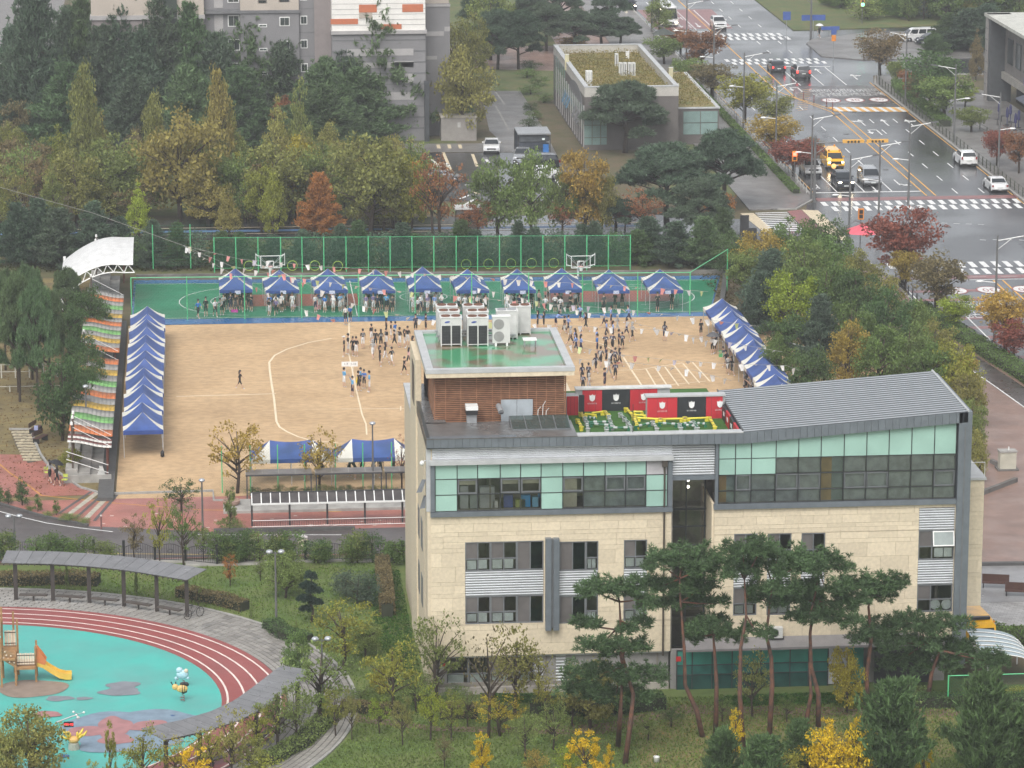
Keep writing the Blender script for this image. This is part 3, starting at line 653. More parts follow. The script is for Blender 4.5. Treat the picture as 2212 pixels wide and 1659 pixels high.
# right end column: louvre, window, louvre, window (with one sash pushed open)
x0, x1, z0, z1 = sq(*WR[3]); zz = [sq(1983,y,2059,y+1)[3] for y in (1097,1145,1209,1262,1321)]
louvre(x0, x1, zz[1], zz[0]); louvre(x0, x1, zz[3], zz[2])
for (a, b), k in (((zz[2],zz[1]),0),((zz[4],zz[3]),1)):
    bay(x0, x1, a, b, vs=(x0+(x1-x0)*.38,), hz=(a+(b-a)*.45,), seed=40+k)
    if k == 0:
        piece('paper', mPAPER, school, x0+1.0, SY+.1, a+.15, x0+1.55, SY+.105, a+.72); piece('paper', mPAPER, school, x0+1.6, SY+.1, a+.15, x0+2.1, SY+.105, a+.72)
        sash = MB(); xx0, xx1, za, zb = x0+.85, x1-.02, a+.9, b-.05
        for q in ((xx0,za,xx0+.07,zb),(xx1-.07,za,xx1,zb),(xx0+.07,za,xx1-.07,za+.07),(xx0+.07,zb-.07,xx1-.07,zb)): sash.box(q[0],-.025,q[1]-zb,q[2],.025,q[3]-zb)
        so = sash.build('open_sash', mWHITEM, school); so.location = (0,SY-.06,zb); so.rotation_euler = (R(-14),0,0)
        po = MB().box(xx0+.07,-.008,za-zb+.07,xx1-.07,.008,-.07).build('sash_pane', M('sash_glass',(.30,.34,.33),.1), school); po.location = so.location; po.rotation_euler = so.rotation_euler
    else:
        for cx in (x0+.45, x0+1.15, x0+1.85):
            MB().extr([(cx+.32*math.cos(t*math.pi/8), SY+.1, (a+.42 if cx > x0+.6 else a+1.25)+.32*math.sin(t*math.pi/8)) for t in range(16)], (0,.01,0)).build('paper_circle', mPAPER, school)
# ---- pilaster and downpipe
x0, x1, z0, z1 = sq(1177.3,1160,1206.7,1357.7)
piece('pilaster', mZINC, school, x0, SY-.45, z0, x0+.34, SY+.1, z1); piece('pilaster', mZINC, school, x1-.34, SY-.45, z0, x1, SY+.1, z1-.02); piece('pilaster', mFRAME, school, x0+.34, SY-.3, z0+.1, x1-.34, SY+.1, z1-.05)
MB().tube((27.5,SY-.14,2.2),(27.5,SY-.14,14.2),.06,n=8).build('downpipe', M('bronze_pipe',(.10,.085,.07),.4,metal=.4), school); piece('pipe_head', MATS['bronze_pipe'], school, 27.34, SY-.3, 14.1, 27.66, SY-.02, 14.55)
# ---- third floor glass band, left wing
YG = SY-.05
cx = [940,987.5,1031.7,1080.5,1124.4,1168.7,1215.4,1260.2,1306.8,1351.7,1395.4,1441.6]
X = [VY(c, 1052, YG).x for c in cx]
zt, z2, z1_, zb = [VY(940,y,YG).z for y in (1005.2,1036,1070,1105.3)]
kinds = ['MMM','MOD','MDD','MOD','MOD','MMM','MCc','MVV','MPG','MPG','LMM']
def gpane(k, x0, x1, z0, z1, Y):
    if k == 'M': piece('spandrel', mMINT, school, x0, Y, z0, x1, Y+.05, z1)
    elif k == 'L': piece('spandrel', mLILAC, school, x0, Y, z0, x1, Y+.05, z1)
    else:
        pane(x0, x1, z0, z1, Y, gGREY if k in 'VPG' else gDARK)
        if k in 'OPC': frame(x0+.02, x1-.02, z0+.02, z1-.02, Y, w=.075, d=.06)
        if k in 'Cc': piece('blind', mBLINDC, school, x0+.02, Y+.22, z0, x0+(x1-x0)*.72, Y+.24, z1)
        if k == 'V': piece('curtain', mCURT, school, x0, Y+.25, z0, x1, Y+.27, z1)
        if k in 'PG': piece('blind', mBLINDG, school, x0, Y+.25, z0, x1, Y+.27, z1)
        if k == 'B': piece('blind', mBLINDG, school, x0, Y+.2, z0, x1, Y+.22, z1)
        if k == 'T': piece('blind', mBLINDT, school, x0+.02, Y+.2, z0, x0+(x1-x0)*.5, Y+.22, z1); piece('blind', M('blind_pale',(.24,.30,.29),.8), school, x0+(x1-x0)*.5, Y+.21, z0, x1, Y+.23, z1)
for i, k in enumerate(kinds):
    for j, (a, b) in enumerate(((z2,zt),(z1_,z2),(zb,z1_))): gpane(k[j], X[i]+.025, X[i+1]-.025, a+.025, b-.025, YG)
for x in X: piece('mullion', mMULL, school, x-.025, YG-.03, zb, x+.025, YG+.1, zt)
for z in (zb, z1_, z2, zt): piece('transom', mMULL, school, X[0], YG-.02, z-.022, X[-1], YG+.09, z+.022)
# shades at the head of two panes and things on the sill
for i in (1,3,4): piece('roller_blind', mBLINDC, school, X[i]+.1, YG+.2, z2-.42, X[i+1]-.1, YG+.22, z2-.08)
for i, x, w_, h_, c in ((3,.25,.55,.75,(.03,.06,.30)),(3,.95,.25,.45,(.35,.38,.10)),(3,1.25,.3,.5,(.5,.5,.05)),(4,.08,.55,.75,(.02,.28,.62)),(4,.75,.55,.6,(.22,.50,.68)),(4,1.1,.3,.95,(.05,.28,.60)),(1,.2,.5,1.4,(.40,.42,.42)),(2,.15,.9,1.3,(.36,.38,.38)),(2,.95,.3,.4,(.6,.6,.58)),(1,.8,.45,.9,(.3,.34,.33))):
    piece('stored_box', M('box_%d%d%d' % tuple(int(99*v) for v in c), c, .6), school, X[i]+x, YG+.35, zb+.06, X[i]+x+w_, YG+.75, zb+.06+h_)
piece('sill_slab', mINT, school, X[0], YG+.2, zb-.2, X[-1], SY+2.6, zb+.05)
# frame round the band, ledge, louvre strip above, fascia
piece('band_frame', mZINC, school, X[0]-.28, YG-.12, zb, X[0]-.03, YG+.2, zt+.25); piece('band_frame', mZINC, school, X[-1]+.03, YG-.12, zb, X[-1]+.3, YG+.2, zt+.25)
piece('band_sill', mZINC, school, X[0]-.3, YG-.16, zb-.32, X[-1]+.32, YG+.2, zb-.03)
piece('band_head', mCOPE, school, X[0]-.35, YG-.3, zt+.05, X[-1]+.34, YG+.1, zt+.3)
zl0, zl1 = zt+.3, VY(940,969,SY).z
XF1 = VY(1545,1000,SY).x
louvre(X[0]-.25, X[-1]+.3, zl0, zl1, SY+.05, .115)
xa, xb, za, zb2 = sq(1450,963,1545,1027)
louvre(xa+.05, xb-.02, za, zl1, SY+.06, .15)
piece('atrium_head', mZINC, school, xa, SY-.02, za-.28, xb, SY+.2, za-.01)
for a, b in ((13.15,13.42),): piece('corner_post', mCOPE, school, a, SY-.02, zb, b, SY+.25, zl1)
# fascia: zinc panels, flat on the left, rising on the right
mf = MB()
def fpt(px, py): v = VY(px, py, SY-.35); return v.x, v.z
pl = [(921,947.5,968.5),(1606,934.5,958.5),(1640,931.5,955.5),(2063,892.8,915.0)]
def fas(x):
    P = [(fpt(p[0],p[1])[0], fpt(p[0],p[1])[1], fpt(p[0],p[2])[1]) for p in pl]
    for a, b in zip(P, P[1:]):
        if x <= b[0] or b is P[-1]:
            t = (x-a[0])/(b[0]-a[0]); return a[1]+(b[1]-a[1])*t, a[2]+(b[2]-a[2])*t
x = fpt(921,950)[0]; xe = fpt(2092,892)[0]; step = .433; i = 0
while x < xe-.05:
    x2 = min(x+step, xe); t0, b0 = fas(x); t1, b1 = fas(x2)
    MB().hexa([(x+.008,SY-.35,b0),(x2-.008,SY-.35,b1),(x2-.008,SY+.2,b1),(x+.008,SY+.2,b0)], [(x+.008,SY-.35,t0),(x2-.008,SY-.35,t1),(x2-.008,SY+.2,t1),(x+.008,SY+.2,t0)]).build('fascia_panel', mZINC, school)
    x = x2
xr = fpt(1606,935)[0]; zr = fas(xr)[0]
MB().box(fpt(921,950)[0], SY-.3, zr-.6, xr, SY+.15, zr-.03).build('fascia_back', mMULL, school)
MB().box(fpt(921,950)[0]-.02, SY-.38, zr-.02, 22.2, SY+3.6, zr+.04).build('roof_edge', M('roof_dark',(.13,.128,.126),.35,var=.15,rough2=.2), school)
MB().box(22.2, SY-.38, zr-.02, xr, SY+.35, zr+.05).build('coping', mCOPE, school)
MB().box(13.15, SY-.3, zr-.62, 13.35, SY+14, zr+.06).build('side_fascia', mMULL, school); MB().box(13.2, SY+3.4, zr-.1, 14.6, SY+14, zr+.04).build('roof_edge', MATS['roof_dark'], school)
# ---- right wing glass band
cx = [1552,1588,1622.3,1675.3,1724,1772.3,1822,1870.6,1918.6,1967.3,2016.3,2063]
YR = SY-.05; X2 = [VY(c, 1040, YR).x for c in cx]
zr0, zr1, zr2, zr3 = [VY(1552,y,YR).z for y in (1088,1061.5,1026.5,991.5)]
kin = ['MT','MB','MB','BB','BB','TT','BB','BB','BB','BB','BB']
for i in range(11):
    a, b = X2[i]+.025, X2[i+1]-.025; ta, tb = fas(a)[1]-.02, fas(b)[1]-.02
    MB().hexa([(a,YR,zr3+.02),(b,YR,zr3+.02),(b,YR+.05,zr3+.02),(a,YR+.05,zr3+.02)], [(a,YR,ta),(b,YR,tb),(b,YR+.05,tb),(a,YR+.05,ta)]).build('spandrel', mMINT, school)
    for j, (p, q) in enumerate(((zr2,zr3),(zr1,zr2),(zr0,zr1))):
        k = 'M' if (i < 3 and j == 0) else ('T' if i in (0,5) else 'B')
        gpane(k, a, b, p+.022, q-.022, YR)
        if j == 1 and i in (1,3,4,6,7,10): frame(a+.02, b-.02, p+.03, q-.03, YR, w=.06, d=.05)
for i, x in enumerate(X2): piece('mullion', mMULL, school, x-.025, YR-.03, zr0, x+.025, YR+.1, fas(x)[1]-.02)
for z in (zr0, zr1, zr2, zr3): piece('transom', mMULL, school, X2[0], YR-.02, z-.02, X2[-1], YR+.09, z+.02)
piece('band_frame', mZINC, school, XF1, YR-.1, zr0-.3, X2[0]-.03, YR+.25, VY(1548,958,SY).z-.01)
piece('band_sill', mZINC, school, XR0-.05, YR-.16, zr0-.34, X2[-1]+.1, YR+.2, zr0-.03)
piece('sill_slab', mINT, school, X2[0], YR+.15, zr0-.25, X2[-1], SY+2.6, zr0+.03)
xc0, xc1 = VY(2064,1100,SY).x, VY(2092,1100,SY).x
MB().hexa([(xc0,SY-.35,1.2),(xc1,SY-.35,1.2),(xc1,SY+10,1.2),(xc0,SY+10,1.2)], [(xc0,SY-.35,fas(xc0)[0]),(xc1,SY-.35,fas(xc1)[0]),(xc1,SY+10,fas(xc1)[0]),(xc0,SY+10,fas(xc0)[0])]).build('end_frame', mZINC, school)
piece('end_rib', mFRAME, school, (xc0+xc1)/2-.06, SY-.4, 1.2, (xc0+xc1)/2+.02, SY-.3, 16.2)
# ---- metal roof of the right wing with ribs
zA, zB = zr+.03, fas(xe)[0]+.03; yb = SY+10.5
def rz(x): return zA + (zB-zA)*max(0, (x-xr)/(xe-xr))
MB().hexa([(xr,SY-.3,zA-.12),(xe,SY-.3,zB-.12),(xe,yb,zB-.12),(xr,yb,zA-.12)], [(xr,SY-.3,zA),(xe,SY-.3,zB),(xe,yb,zB),(xr,yb,zA)]).build('metal_roof', mROOFM, school)
for i in range(21):
    y = SY-.2 + i*(yb-SY+.1)/20.5; d = .12
    MB().hexa([(xr,y,zA-.01),(xe,y,zB-.01),(xe,y+d*1.7,zB-.01),(xr,y+d*1.7,zA-.01)], [(xr,y+.03,zA+.035),(xe,y+.03,zB+.035),(xe,y+d*1.3,zB+.035),(xr,y+d*1.3,zA+.035)]).build('roof_rib', mROOFR, school)
MB().box(xr,SY+9.9,7,xe,yb-.02,zA-.14).build('rear_wall', mSTONE, school); MB().tube((xe+.02,SY-.3,zB+.04),(xe+.02,yb,zB+.04),.07,n=6).build('verge_trim', mCOPE, school)
MB().tube((xr,SY-.1,zA+.05),(xr,yb,zA+.05),.05,n=6).build('verge_trim', mMULL, school)
# ---- atrium recess
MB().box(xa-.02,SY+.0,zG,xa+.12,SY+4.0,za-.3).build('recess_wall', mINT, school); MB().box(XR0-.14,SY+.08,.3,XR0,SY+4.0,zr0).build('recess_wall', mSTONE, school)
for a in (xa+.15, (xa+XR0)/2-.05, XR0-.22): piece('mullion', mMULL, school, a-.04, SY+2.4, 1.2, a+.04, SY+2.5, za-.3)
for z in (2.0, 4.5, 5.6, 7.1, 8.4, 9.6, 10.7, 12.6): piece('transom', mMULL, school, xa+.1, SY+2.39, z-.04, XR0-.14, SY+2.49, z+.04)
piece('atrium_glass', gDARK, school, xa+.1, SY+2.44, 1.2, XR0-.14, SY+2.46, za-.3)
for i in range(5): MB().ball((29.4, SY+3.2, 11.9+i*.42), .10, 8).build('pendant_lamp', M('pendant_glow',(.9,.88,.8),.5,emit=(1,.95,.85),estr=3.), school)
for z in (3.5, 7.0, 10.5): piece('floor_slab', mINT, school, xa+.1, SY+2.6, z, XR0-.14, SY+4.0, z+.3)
# ---- ground floor
g0, g1, gz0, gz1 = sq(958,1418,1450,1487)
piece('ground_wall', M('grey_render',(.27,.26,.25),.7,var=.1), school, 13.6, SY+.35, .0, 14.35, SY+.6, zG); piece('ground_wall', MATS['grey_render'], school, 19.7, SY+.35, .0, 27.9, SY+.6, zG)
xw0, xw1 = VY(964,1450,SY+.4).x, VY(1154,1450,SY+.4).x; zw0, zw1 = VY(1000,1484,SY+.4).z, VY(1000,1417,SY+.4).z
n_ = 4
for i in range(n_):
    a, b = xw0+(xw1-xw0)*i/n_, xw0+(xw1-xw0)*(i+1)/n_
    bay(a, b, zw0, zw1, SY+.4, vs=((a+b)/2,) if i == 2 else (), hz=(zw0+.42*(zw1-zw0),), gl=gDARK, papers=1, seed=90+i)
piece('ground_wall', MATS['grey_render'], school, 14.35, SY+.36, 0, 19.7, SY+.6, zw0); piece('soffit', mCOPE, school, 13.5, SY+.1, zG-.12, 27.9, SY+.7, zG-.01)
louvre(xw1+.03, xw1+.55, zw0, zw1, SY+.35, .2); louvre(21.0, 21.6, zw0, zw1, SY+.28, .2)
piece('fire_sign', M('sign_red',(.5,.02,.02),.5), school, 13.95, SY+.31, 1.75, 14.25, SY+.34, 2.05); piece('fire_sign', MATS['sign_red'], school, 28.3, SY-.3, 1.85, 28.6, SY-.27, 2.15)
MB().box(13.5,SY+.0,0,27.9,SY+.5,.42).build('plinth', M('plinth_concrete',(.38,.35,.31),.85,col2=(.22,.20,.18),scale=1.4,det=8), school)
# right ground floor: canopy, curtain wall, white panel, dark screen
x0, x1, z0, z1 = sq(1481,1379,1990,1401, SY-1.0)
MB().hexa([(x0,SY-1.1,z0),(x1,SY-1.1,z0),(x1,SY+.05,z1-.25),(x0,SY+.05,z1-.25)], [(x0,SY-1.1,z0+.14),(x1,SY-1.1,z0+.14),(x1,SY+.05,z1-.1),(x0,SY+.05,z1-.1)]).build('canopy', M('canopy_grey',(.21,.20,.20),.5,var=.1), school)
for i in range(26): piece('canopy_seam', mFRAME, school, x0+.3+i*.58, SY-1.0, z0+.19, x0+.33+i*.58, SY-.05, z0+.23, rot=(R(10),0,0))
YC = SY-.2; cxs = [1462,1495,1538,1581,1643,1706,1746,1788]; XC = [VY(c,1450,YC).x for c in cxs]; zc = [VY(1600,y,YC).z for y in (1497,1455,1434,1402)]
mTEALP = M('teal_spandrel', (.05,.26,.21), .2, var=.1); mTEALD = M('teal_dark_glass', (.025,.085,.075), .08, var=.2)
for i in range(len(XC)-1):
    for j in range(3): piece('pane', (mTEALD, M('teal_mid_glass',(.04,.16,.14),.1,var=.2), mTEALP)[j], school, XC[i]+.03, YC, zc[j]+.03, XC[i+1]-.03, YC+.06, zc[j+1]-.03)
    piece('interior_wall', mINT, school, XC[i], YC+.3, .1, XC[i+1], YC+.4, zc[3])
for xx in XC: piece('mullion', mMULL, school, xx-.03, YC-.04, zc[0], xx+.03, YC+.08, zc[3])
for z in zc: piece('transom', mMULL, school, XC[0], YC-.03, z-.03, XC[-1], YC+.07, z+.03)
piece('door_panel', M('pale_panel',(.50,.50,.53),.5), school, XC[-1]+.05, YC, .1, XC[-1]+1.2, YC+.1, zc[3]); piece('pane', mTEALP, school, XC[-1]+1.25, YC, .1, XC[-1]+2.2, YC+.06, zc[3])
piece('ground_wall', MATS['grey_render'], school, 28.0, YC+.2, 0, 30.5, YC+.5, zc[3]); piece('ground_wall', MATS['grey_render'], school, XC[-1]+1.2, YC+.4, 0, 45.0, YC+.7, zc[3])
x0, x1, z0, z1 = sq(1888,1396,2010,1474, SY-.9); piece('shade_screen', M('dark_screen',(.018,.018,.022),.6), school, x0, SY-.95, z0, x1, SY-.9, z1)
# ---- projecting stone block at the right end, its AC units on top
x0, x1 = xc1+.02, VY(2123,1150,SY+3).x; z0, z1 = VY(2110,1308,SY+3).z, VY(2110,1036,SY+3).z
stones(x0, x1, z0, z1, [], SY+3); MB().box(x0,SY+3.2,z0,x1-.03,SY+12,z1-.02).build('wing_wall', mSTONE, school); MB().box(x0,SY+2.85,z1,x1+.1,SY+12,z1+.15).build('coping', mCOPE, school)
MB().path([(x0+.1,SY+3,z1+.15),(x0+.1,SY+3,z1+1.1),(x1,SY+3,z1+1.1),(x1,SY+3,z1+.15)],.025,5).build('roof_rail', mWHITEM, school)
# ---- roof terrace: turf, padded walls with crest and lettering
TZ = 15.2
MB().box(22.3,SY+.3,TZ-.3,xr,SY+15.2,TZ).build('turf_terrace', mTURF, school)
crest = MB().extr([(-.28,0,.18),(-.30,0,.45),(-.20,0,.30),(-.14,0,.42),(-.06,0,.34),(0,0,.52),(.06,0,.34),(.14,0,.42),(.20,0,.30),(.30,0,.45),(.28,0,.18),(.26,0,-.05),(.16,0,-.2),(0,0,-.27),(-.16,0,-.2),(-.26,0,-.05)],(0,-.01,0)).mesh('crest', mLOGO)
ltm = text_mesh('송도국제유치원', .17); ltm.materials.clear(); ltm.materials.append(mLOGO)
def pad(x0, x1, Y, z0, z1, mat, logo=True, off=.0):
    p = piece('wall_pad', mat, school, x0+.006, Y, z0, x1-.006, Y+.07, z1)
    for s in (1/3., 2/3.): piece('pad_seam', mPADB, school, x0+(x1-x0)*s-.006, Y-.004, z0+.02, x0+(x1-x0)*s+.006, Y+.01, z1-.02)
    if logo:
        c = obj('pad_crest', crest, school); c.scale = (.62,1,.62); c.location = ((x0+x1)/2+off, Y-.012, z0+(z1-z0)*.60)
        t = obj('pad_lettering', ltm, school); t.scale = (.55,.65,1); t.location = ((x0+x1)/2+off, Y-.014, z0+(z1-z0)*.37); t.rotation_euler = (R(90),0,0)
def zpx(px, py, Y): return VY(px, py, Y).z
YA, YB = SY+9.6, SY+7.1
zA1, zB1 = zpx(1340,842,YA), zpx(1480,857,YB)
bx = [VY(c, 862, YA).x for c in (1258,1300.6,1361,1420)]
pad(22.5, bx[0]-.35, YA-.9, TZ, zA1-.15, mPADR, False); pad(bx[0]-.35, bx[0], YA-1.2, TZ, zA1, mPADB, False)
for i in range(3): pad(bx[i], bx[i+1], YA, TZ, zA1, (mPADR,mPADB,mPADR)[i])
MB().box(bx[0]-.4,YA+.08,TZ-1,bx[3]+.8,YA+.5,zA1+.05).build('parapet', mCOPE, school); MB().box(bx[0]-.45,YA-.05,zA1+.05,bx[3]+.9,YA+.55,zA1+.15).build('coping', M('white_coping',(.62,.62,.60),.5), school)
MB().box(22.4,YA-.8,TZ-1,bx[0]-.3,YA+.3,zA1-.2).build('parapet', mCOPE, school)
b2 = [VY(c, 880, YB).x for c in (1398,1463,1525,1561)]
for i in range(3): pad(b2[i], b2[i+1], YB, TZ, zB1, (mPADR,mPADB,mPADR)[i], off=.35 if i == 2 else 0)
MB().box(b2[0]-.02,YB+.08,TZ-3,xr,YB+.65,zB1).build('parapet', mCOPE, school); MB().box(b2[0]-.1,YB-.06,zB1,xr+.02,YB+.7,zB1+.1).build('coping', mCOPE, school)
for i in range(4):
    y0 = YB - (i+1)*1.55; piece('wall_pad', (mPADB,mPADR,mPADB,mPADR)[i], school, xr-.2, y0+.01, TZ, xr-.06, y0+1.54, zr-.05+.0*i)
    MB().box(xr-.215,y0+.55,TZ+.35,xr-.2,y0+1.0,TZ+.6).build('pad_crest', mLOGO, school)
MB().box(xr-.08,SY,TZ-.3,xr+.06,YB,zr-.02).build('parapet', mPADB, school)
# ---- penthouse
py0 = SY+4.3; PX0, PX1 = 13.95, 22.0; zD = TZ; zO = VY(1080,812,py0-.5).z; zT = VY(1080,797,py0-.9).z
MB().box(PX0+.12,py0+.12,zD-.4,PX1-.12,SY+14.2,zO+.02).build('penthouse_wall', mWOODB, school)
n = 34
for i in range(n):
    z = zD-.25 + (zO-zD+.25)*i/n
    piece('wood_slat', mWOOD, school, PX0, py0, z, PX1, py0+.05, z+.062); piece('wood_slat', mWOOD, school, PX0-.02, py0+.06, z+.01, PX0+.05, SY+14.2, z+.072)
for v in (0,.085,.2,.32,.44,.505,.57,.64,.705,.775,.85,.92,.995): piece('wood_batten', mWOOD, school, PX0+(PX1-PX0)*v-.03, py0+.04, zD-.25, PX0+(PX1-PX0)*v+.03, py0+.10, zO)
ox0, ox1, oy0, oy1 = 13.4, 22.42, py0-.75, SY+14.75
MB().box(ox0,oy0,zO,ox1,oy1,zO+.28).build('roof_band', mSTONE, school)
for i in range(14): piece('band_stone', mSTONE, school, ox0+(ox1-ox0)*i/14+.005, oy0-.03, zO+.005, ox0+(ox1-ox0)*(i+1)/14-.005, oy0+.05, zO+.275)
for (a,b,c,d) in ((ox0-.03,oy0-.06,ox1+.03,oy0+.42),(ox0-.03,oy1-.42,ox1+.03,oy1+.03),(ox0-.03,oy0+.42,ox0+.45,oy1-.42),(ox1-.45,oy0+.42,ox1+.03,oy1-.42)):
    MB().box(a,b,zO+.28,c,d,zT).build('roof_parapet', mCOPE, school)
MB().box(ox0+.3,oy0+.3,zO+.28,ox1-.3,oy1-.3,zT-.16).build('flat_roof', mROOFG, school)
# ---- clutter on the front roof edge
TZ = 15.95
dvx = thing('roof_ventilator', 'square white and grey roof ventilator cowl beside brown slatted penthouse', 'vent', (15.9,py0-1.0,TZ))
MB().box(15.85,py0-.95,TZ-.1,16.45,py0-.45,TZ+.75).build('duct', mGREYM, dvx); MB().box(15.8,py0-1.1,TZ+.75,16.5,py0-.35,TZ+1.05).build('louvre', mBLACK, dvx); MB().box(15.78,py0-1.14,TZ+1.05,16.52,py0-.33,TZ+1.3).build('cap', mWHITEM, dvx)
dp = thing('roof_duct', 'round galvanised elbow duct opening over the grey roof edge', 'duct', (17.9,py0-1.4,TZ+.5))
MB().path([(17.8,py0-.5,TZ+1.15),(17.85,py0-1.0,TZ+1.1),(17.9,py0-1.35,TZ+.95)],[.17,.17,.18],10).build('pipe', mGREYM, dp); MB().lathe([(.15,0),(.13,-.03)],10,(17.9,py0-1.36,TZ+.92)).build('mouth', mBLACK, dp)
gp = thing('access_panel', 'pale grey double access panel leaning at the slatted penthouse wall', 'panel', (18.2,py0-.1,TZ))
for s in (0,1): MB().box(18.0+s*.98,py0-.12,TZ-.1,18.96+s*.98,py0-.04,TZ+1.42).build('leaf', M('panel_grey',(.36,.40,.43),.5), gp)
sk = thing('skylight', 'low dark glass skylight lying on the front roof edge', 'skylight', (18.6,SY+1.4,zr+.05))
MB().hexa([(18.4,SY+1.2,zr+.04),(22.0,SY+1.2,zr+.04),(22.0,SY+3.4,zr+.04),(18.4,SY+3.4,zr+.04)],[(18.4,SY+1.2,zr+.1),(22.0,SY+1.2,zr+.1),(22.0,SY+3.4,zr+.42),(18.4,SY+3.4,zr+.42)]).build('frame', mFRAME, sk)
for i in range(4): MB().hexa([(18.45+i*.89,SY+1.26,zr+.11),(19.27+i*.89,SY+1.26,zr+.11),(19.27+i*.89,SY+3.34,zr+.42),(18.45+i*.89,SY+3.34,zr+.42)],[(18.45+i*.89,SY+1.26,zr+.13),(19.27+i*.89,SY+1.26,zr+.13),(19.27+i*.89,SY+3.34,zr+.44),(18.45+i*.89,SY+3.34,zr+.44)]).build('pane', M('dark_reflect',(.05,.07,.065),.06), sk)
vp = thing('vent_pipes', 'thin white bent vent pipes before the slatted penthouse', 'pipes', (20.4,py0-.3,TZ))
for x_, h_ in ((20.2,1.0),(20.5,1.35),(20.7,.9)): MB().path([(x_,py0-.3,TZ),(x_+.05,py0-.3,TZ+h_*.8),(x_+.2,py0-.35,TZ+h_)],.025,5).build('pipe', mWHITEM, vp)
TZ = 15.2
# ---- air conditioning units on the penthouse roof
RZ = zT-.16
mACW = M('ac_casing', (.55,.55,.53), .5, var=.05); mACF = M('ac_rust_fan', (.16,.065,.035), .8, var=.25, scale=8); mACG = M('ac_grille', (.03,.032,.034), .5); mBADGE = M('badge_blue', (.06,.10,.32), .4)
def bigac(px, py, sc=1., front=True, fan=True, badge=True, label=''):
    b = G(px, py, RZ); w_, d_, h_ = 1.32, .76, 1.78
    t = thing('condenser_unit', label, 'air conditioner', (b.x, b.y, RZ), 0, 'condensers on the penthouse roof'); x, y = b.x, b.y
    MB().box(x,y,RZ+.08,x+w_,y+d_,RZ+h_).build('casing', mACW, t); MB().box(x-.03,y-.03,RZ+h_,x+w_+.03,y+d_+.03,RZ+h_+.06).build('top_plate', M('ac_top',(.66,.66,.64),.5), t)
    for c in (.34, .98):
        MB().lathe([(.29,0),(.29,.05),(.26,.05),(.10,.03),(.0,.04)],16,(x+c,y+d_/2,RZ+h_+.06)).build('fan_guard', mACF if fan else mGREYM, t)
    for c in (.08, .70):
        if front:
            MB().box(x+c,y-.015,RZ+.15,x+c+.54,y+.01,RZ+1.3).build('grille', mACG, t)
            g = MB()
            for q in range(6): g.box(x+c,y-.03,RZ+.25+q*.18,x+c+.54,y-.016,RZ+.262+q*.18)
            for q in range(4): g.box(x+c+.07+q*.13,y-.032,RZ+.15,x+c+.082+q*.13,y-.018,RZ+1.25)
            g.build('grille_bars', mDKMET, t)
        else: MB().box(x+c,y-.012,RZ+.2,x+c+.54,y+.01,RZ+h_-.3).build('side_panel', M('ac_panel',(.60,.60,.58),.5), t)
    for c in (.0, .63, 1.25): MB().box(x+c,y-.035,RZ,x+c+.07,y+.02,RZ+h_).build('post', mACW, t)
    if badge: MB().extr([(x+.42+.17*math.cos(a*.5236)-.02*math.sin(a*.5236),y-.018,RZ+h_-.24+.055*math.sin(a*.5236)+.03*math.cos(a*.5236)) for a in range(12)],(0,-.008,0)).build('badge', mBADGE, t)
for px, py, fr, fn, bd, lb in ((943.5,723,False,True,False,'white twin-fan condenser at the back, left rear of its row on the green roof'),(1000.7,723,False,True,False,'white twin-fan condenser behind two others in the middle of the green roof'),(1101.5,723,False,True,False,'white twin-fan condenser at the rear right of the penthouse roof group'),
    (947.5,735,False,True,True,'white condenser with orange rusty fans standing between the front left and back units'),(1010,735,False,True,True,'white condenser with orange rusty fans behind the front unit with the two-fan box beside it'),(1073,733,False,False,True,'white condenser with clean grey fan guards beside the two-fan box'),
    (952,748,True,True,True,'front left condenser with black front grilles and brown fans'),(1009.6,748,True,True,True,'front condenser with black grilles beside the slim two-fan unit')):
    bigac(px, py, 1., fr, fn, bd, lb)
b = G(1064,748,RZ); t = thing('split_condenser', 'slim pale condenser with two stacked round fans beside black grilled units', 'air conditioner', (b.x,b.y,RZ))
MB().box(b.x,b.y,RZ+.2,b.x+1.1,b.y+.42,RZ+1.85).build('casing', mACW, t); MB().box(b.x-.03,b.y-.03,RZ+1.85,b.x+1.13,b.y+.45,RZ+1.92).build('top_plate', mWHITEM, t)
for z in (.62, 1.4):
    MB().extr([(b.x+.4+.33*math.cos(a*.3927),b.y-.02,RZ+z+.33*math.sin(a*.3927)) for a in range(16)],(0,.03,0)).build('fan', M('fan_grey',(.28,.28,.27),.6), t)
for x_ in (.15,.85): MB().box(b.x+x_,b.y,RZ,b.x+x_+.12,b.y+.42,RZ+.2).build('foot', mWHITEM, t)
b = G(1145,733,RZ+.45); t = thing('roof_bench', 'small white topped table frame on the green penthouse roof', 'stand', (b.x,b.y,RZ)); MB().box(b.x-.45,b.y-.3,RZ+.42,b.x+.4,b.y+.35,RZ+.5).build('top', mWHITEM, t)
for sx in (-.38,.32): MB().box(b.x+sx,b.y-.25,RZ,b.x+sx+.05,b.y-.2,RZ+.42).build('leg', mGREYM, t); MB().box(b.x+sx,b.y+.25,RZ,b.x+sx+.05,b.y+.3,RZ+.42).build('leg', mGREYM, t)
b = G(1100,742,RZ); t = thing('pipe_rack', 'grey steel rack carrying pipes behind the condensers', 'rack', (b.x,b.y+1,RZ))
MB().box(14.6,b.y+.9,RZ+.3,19.6,b.y+1.1,RZ+.38).build('beam', mGREYM, t); MB().box(14.6,b.y+2.3,RZ+.3,19.6,b.y+2.5,RZ+.38).build('beam', mGREYM, t)
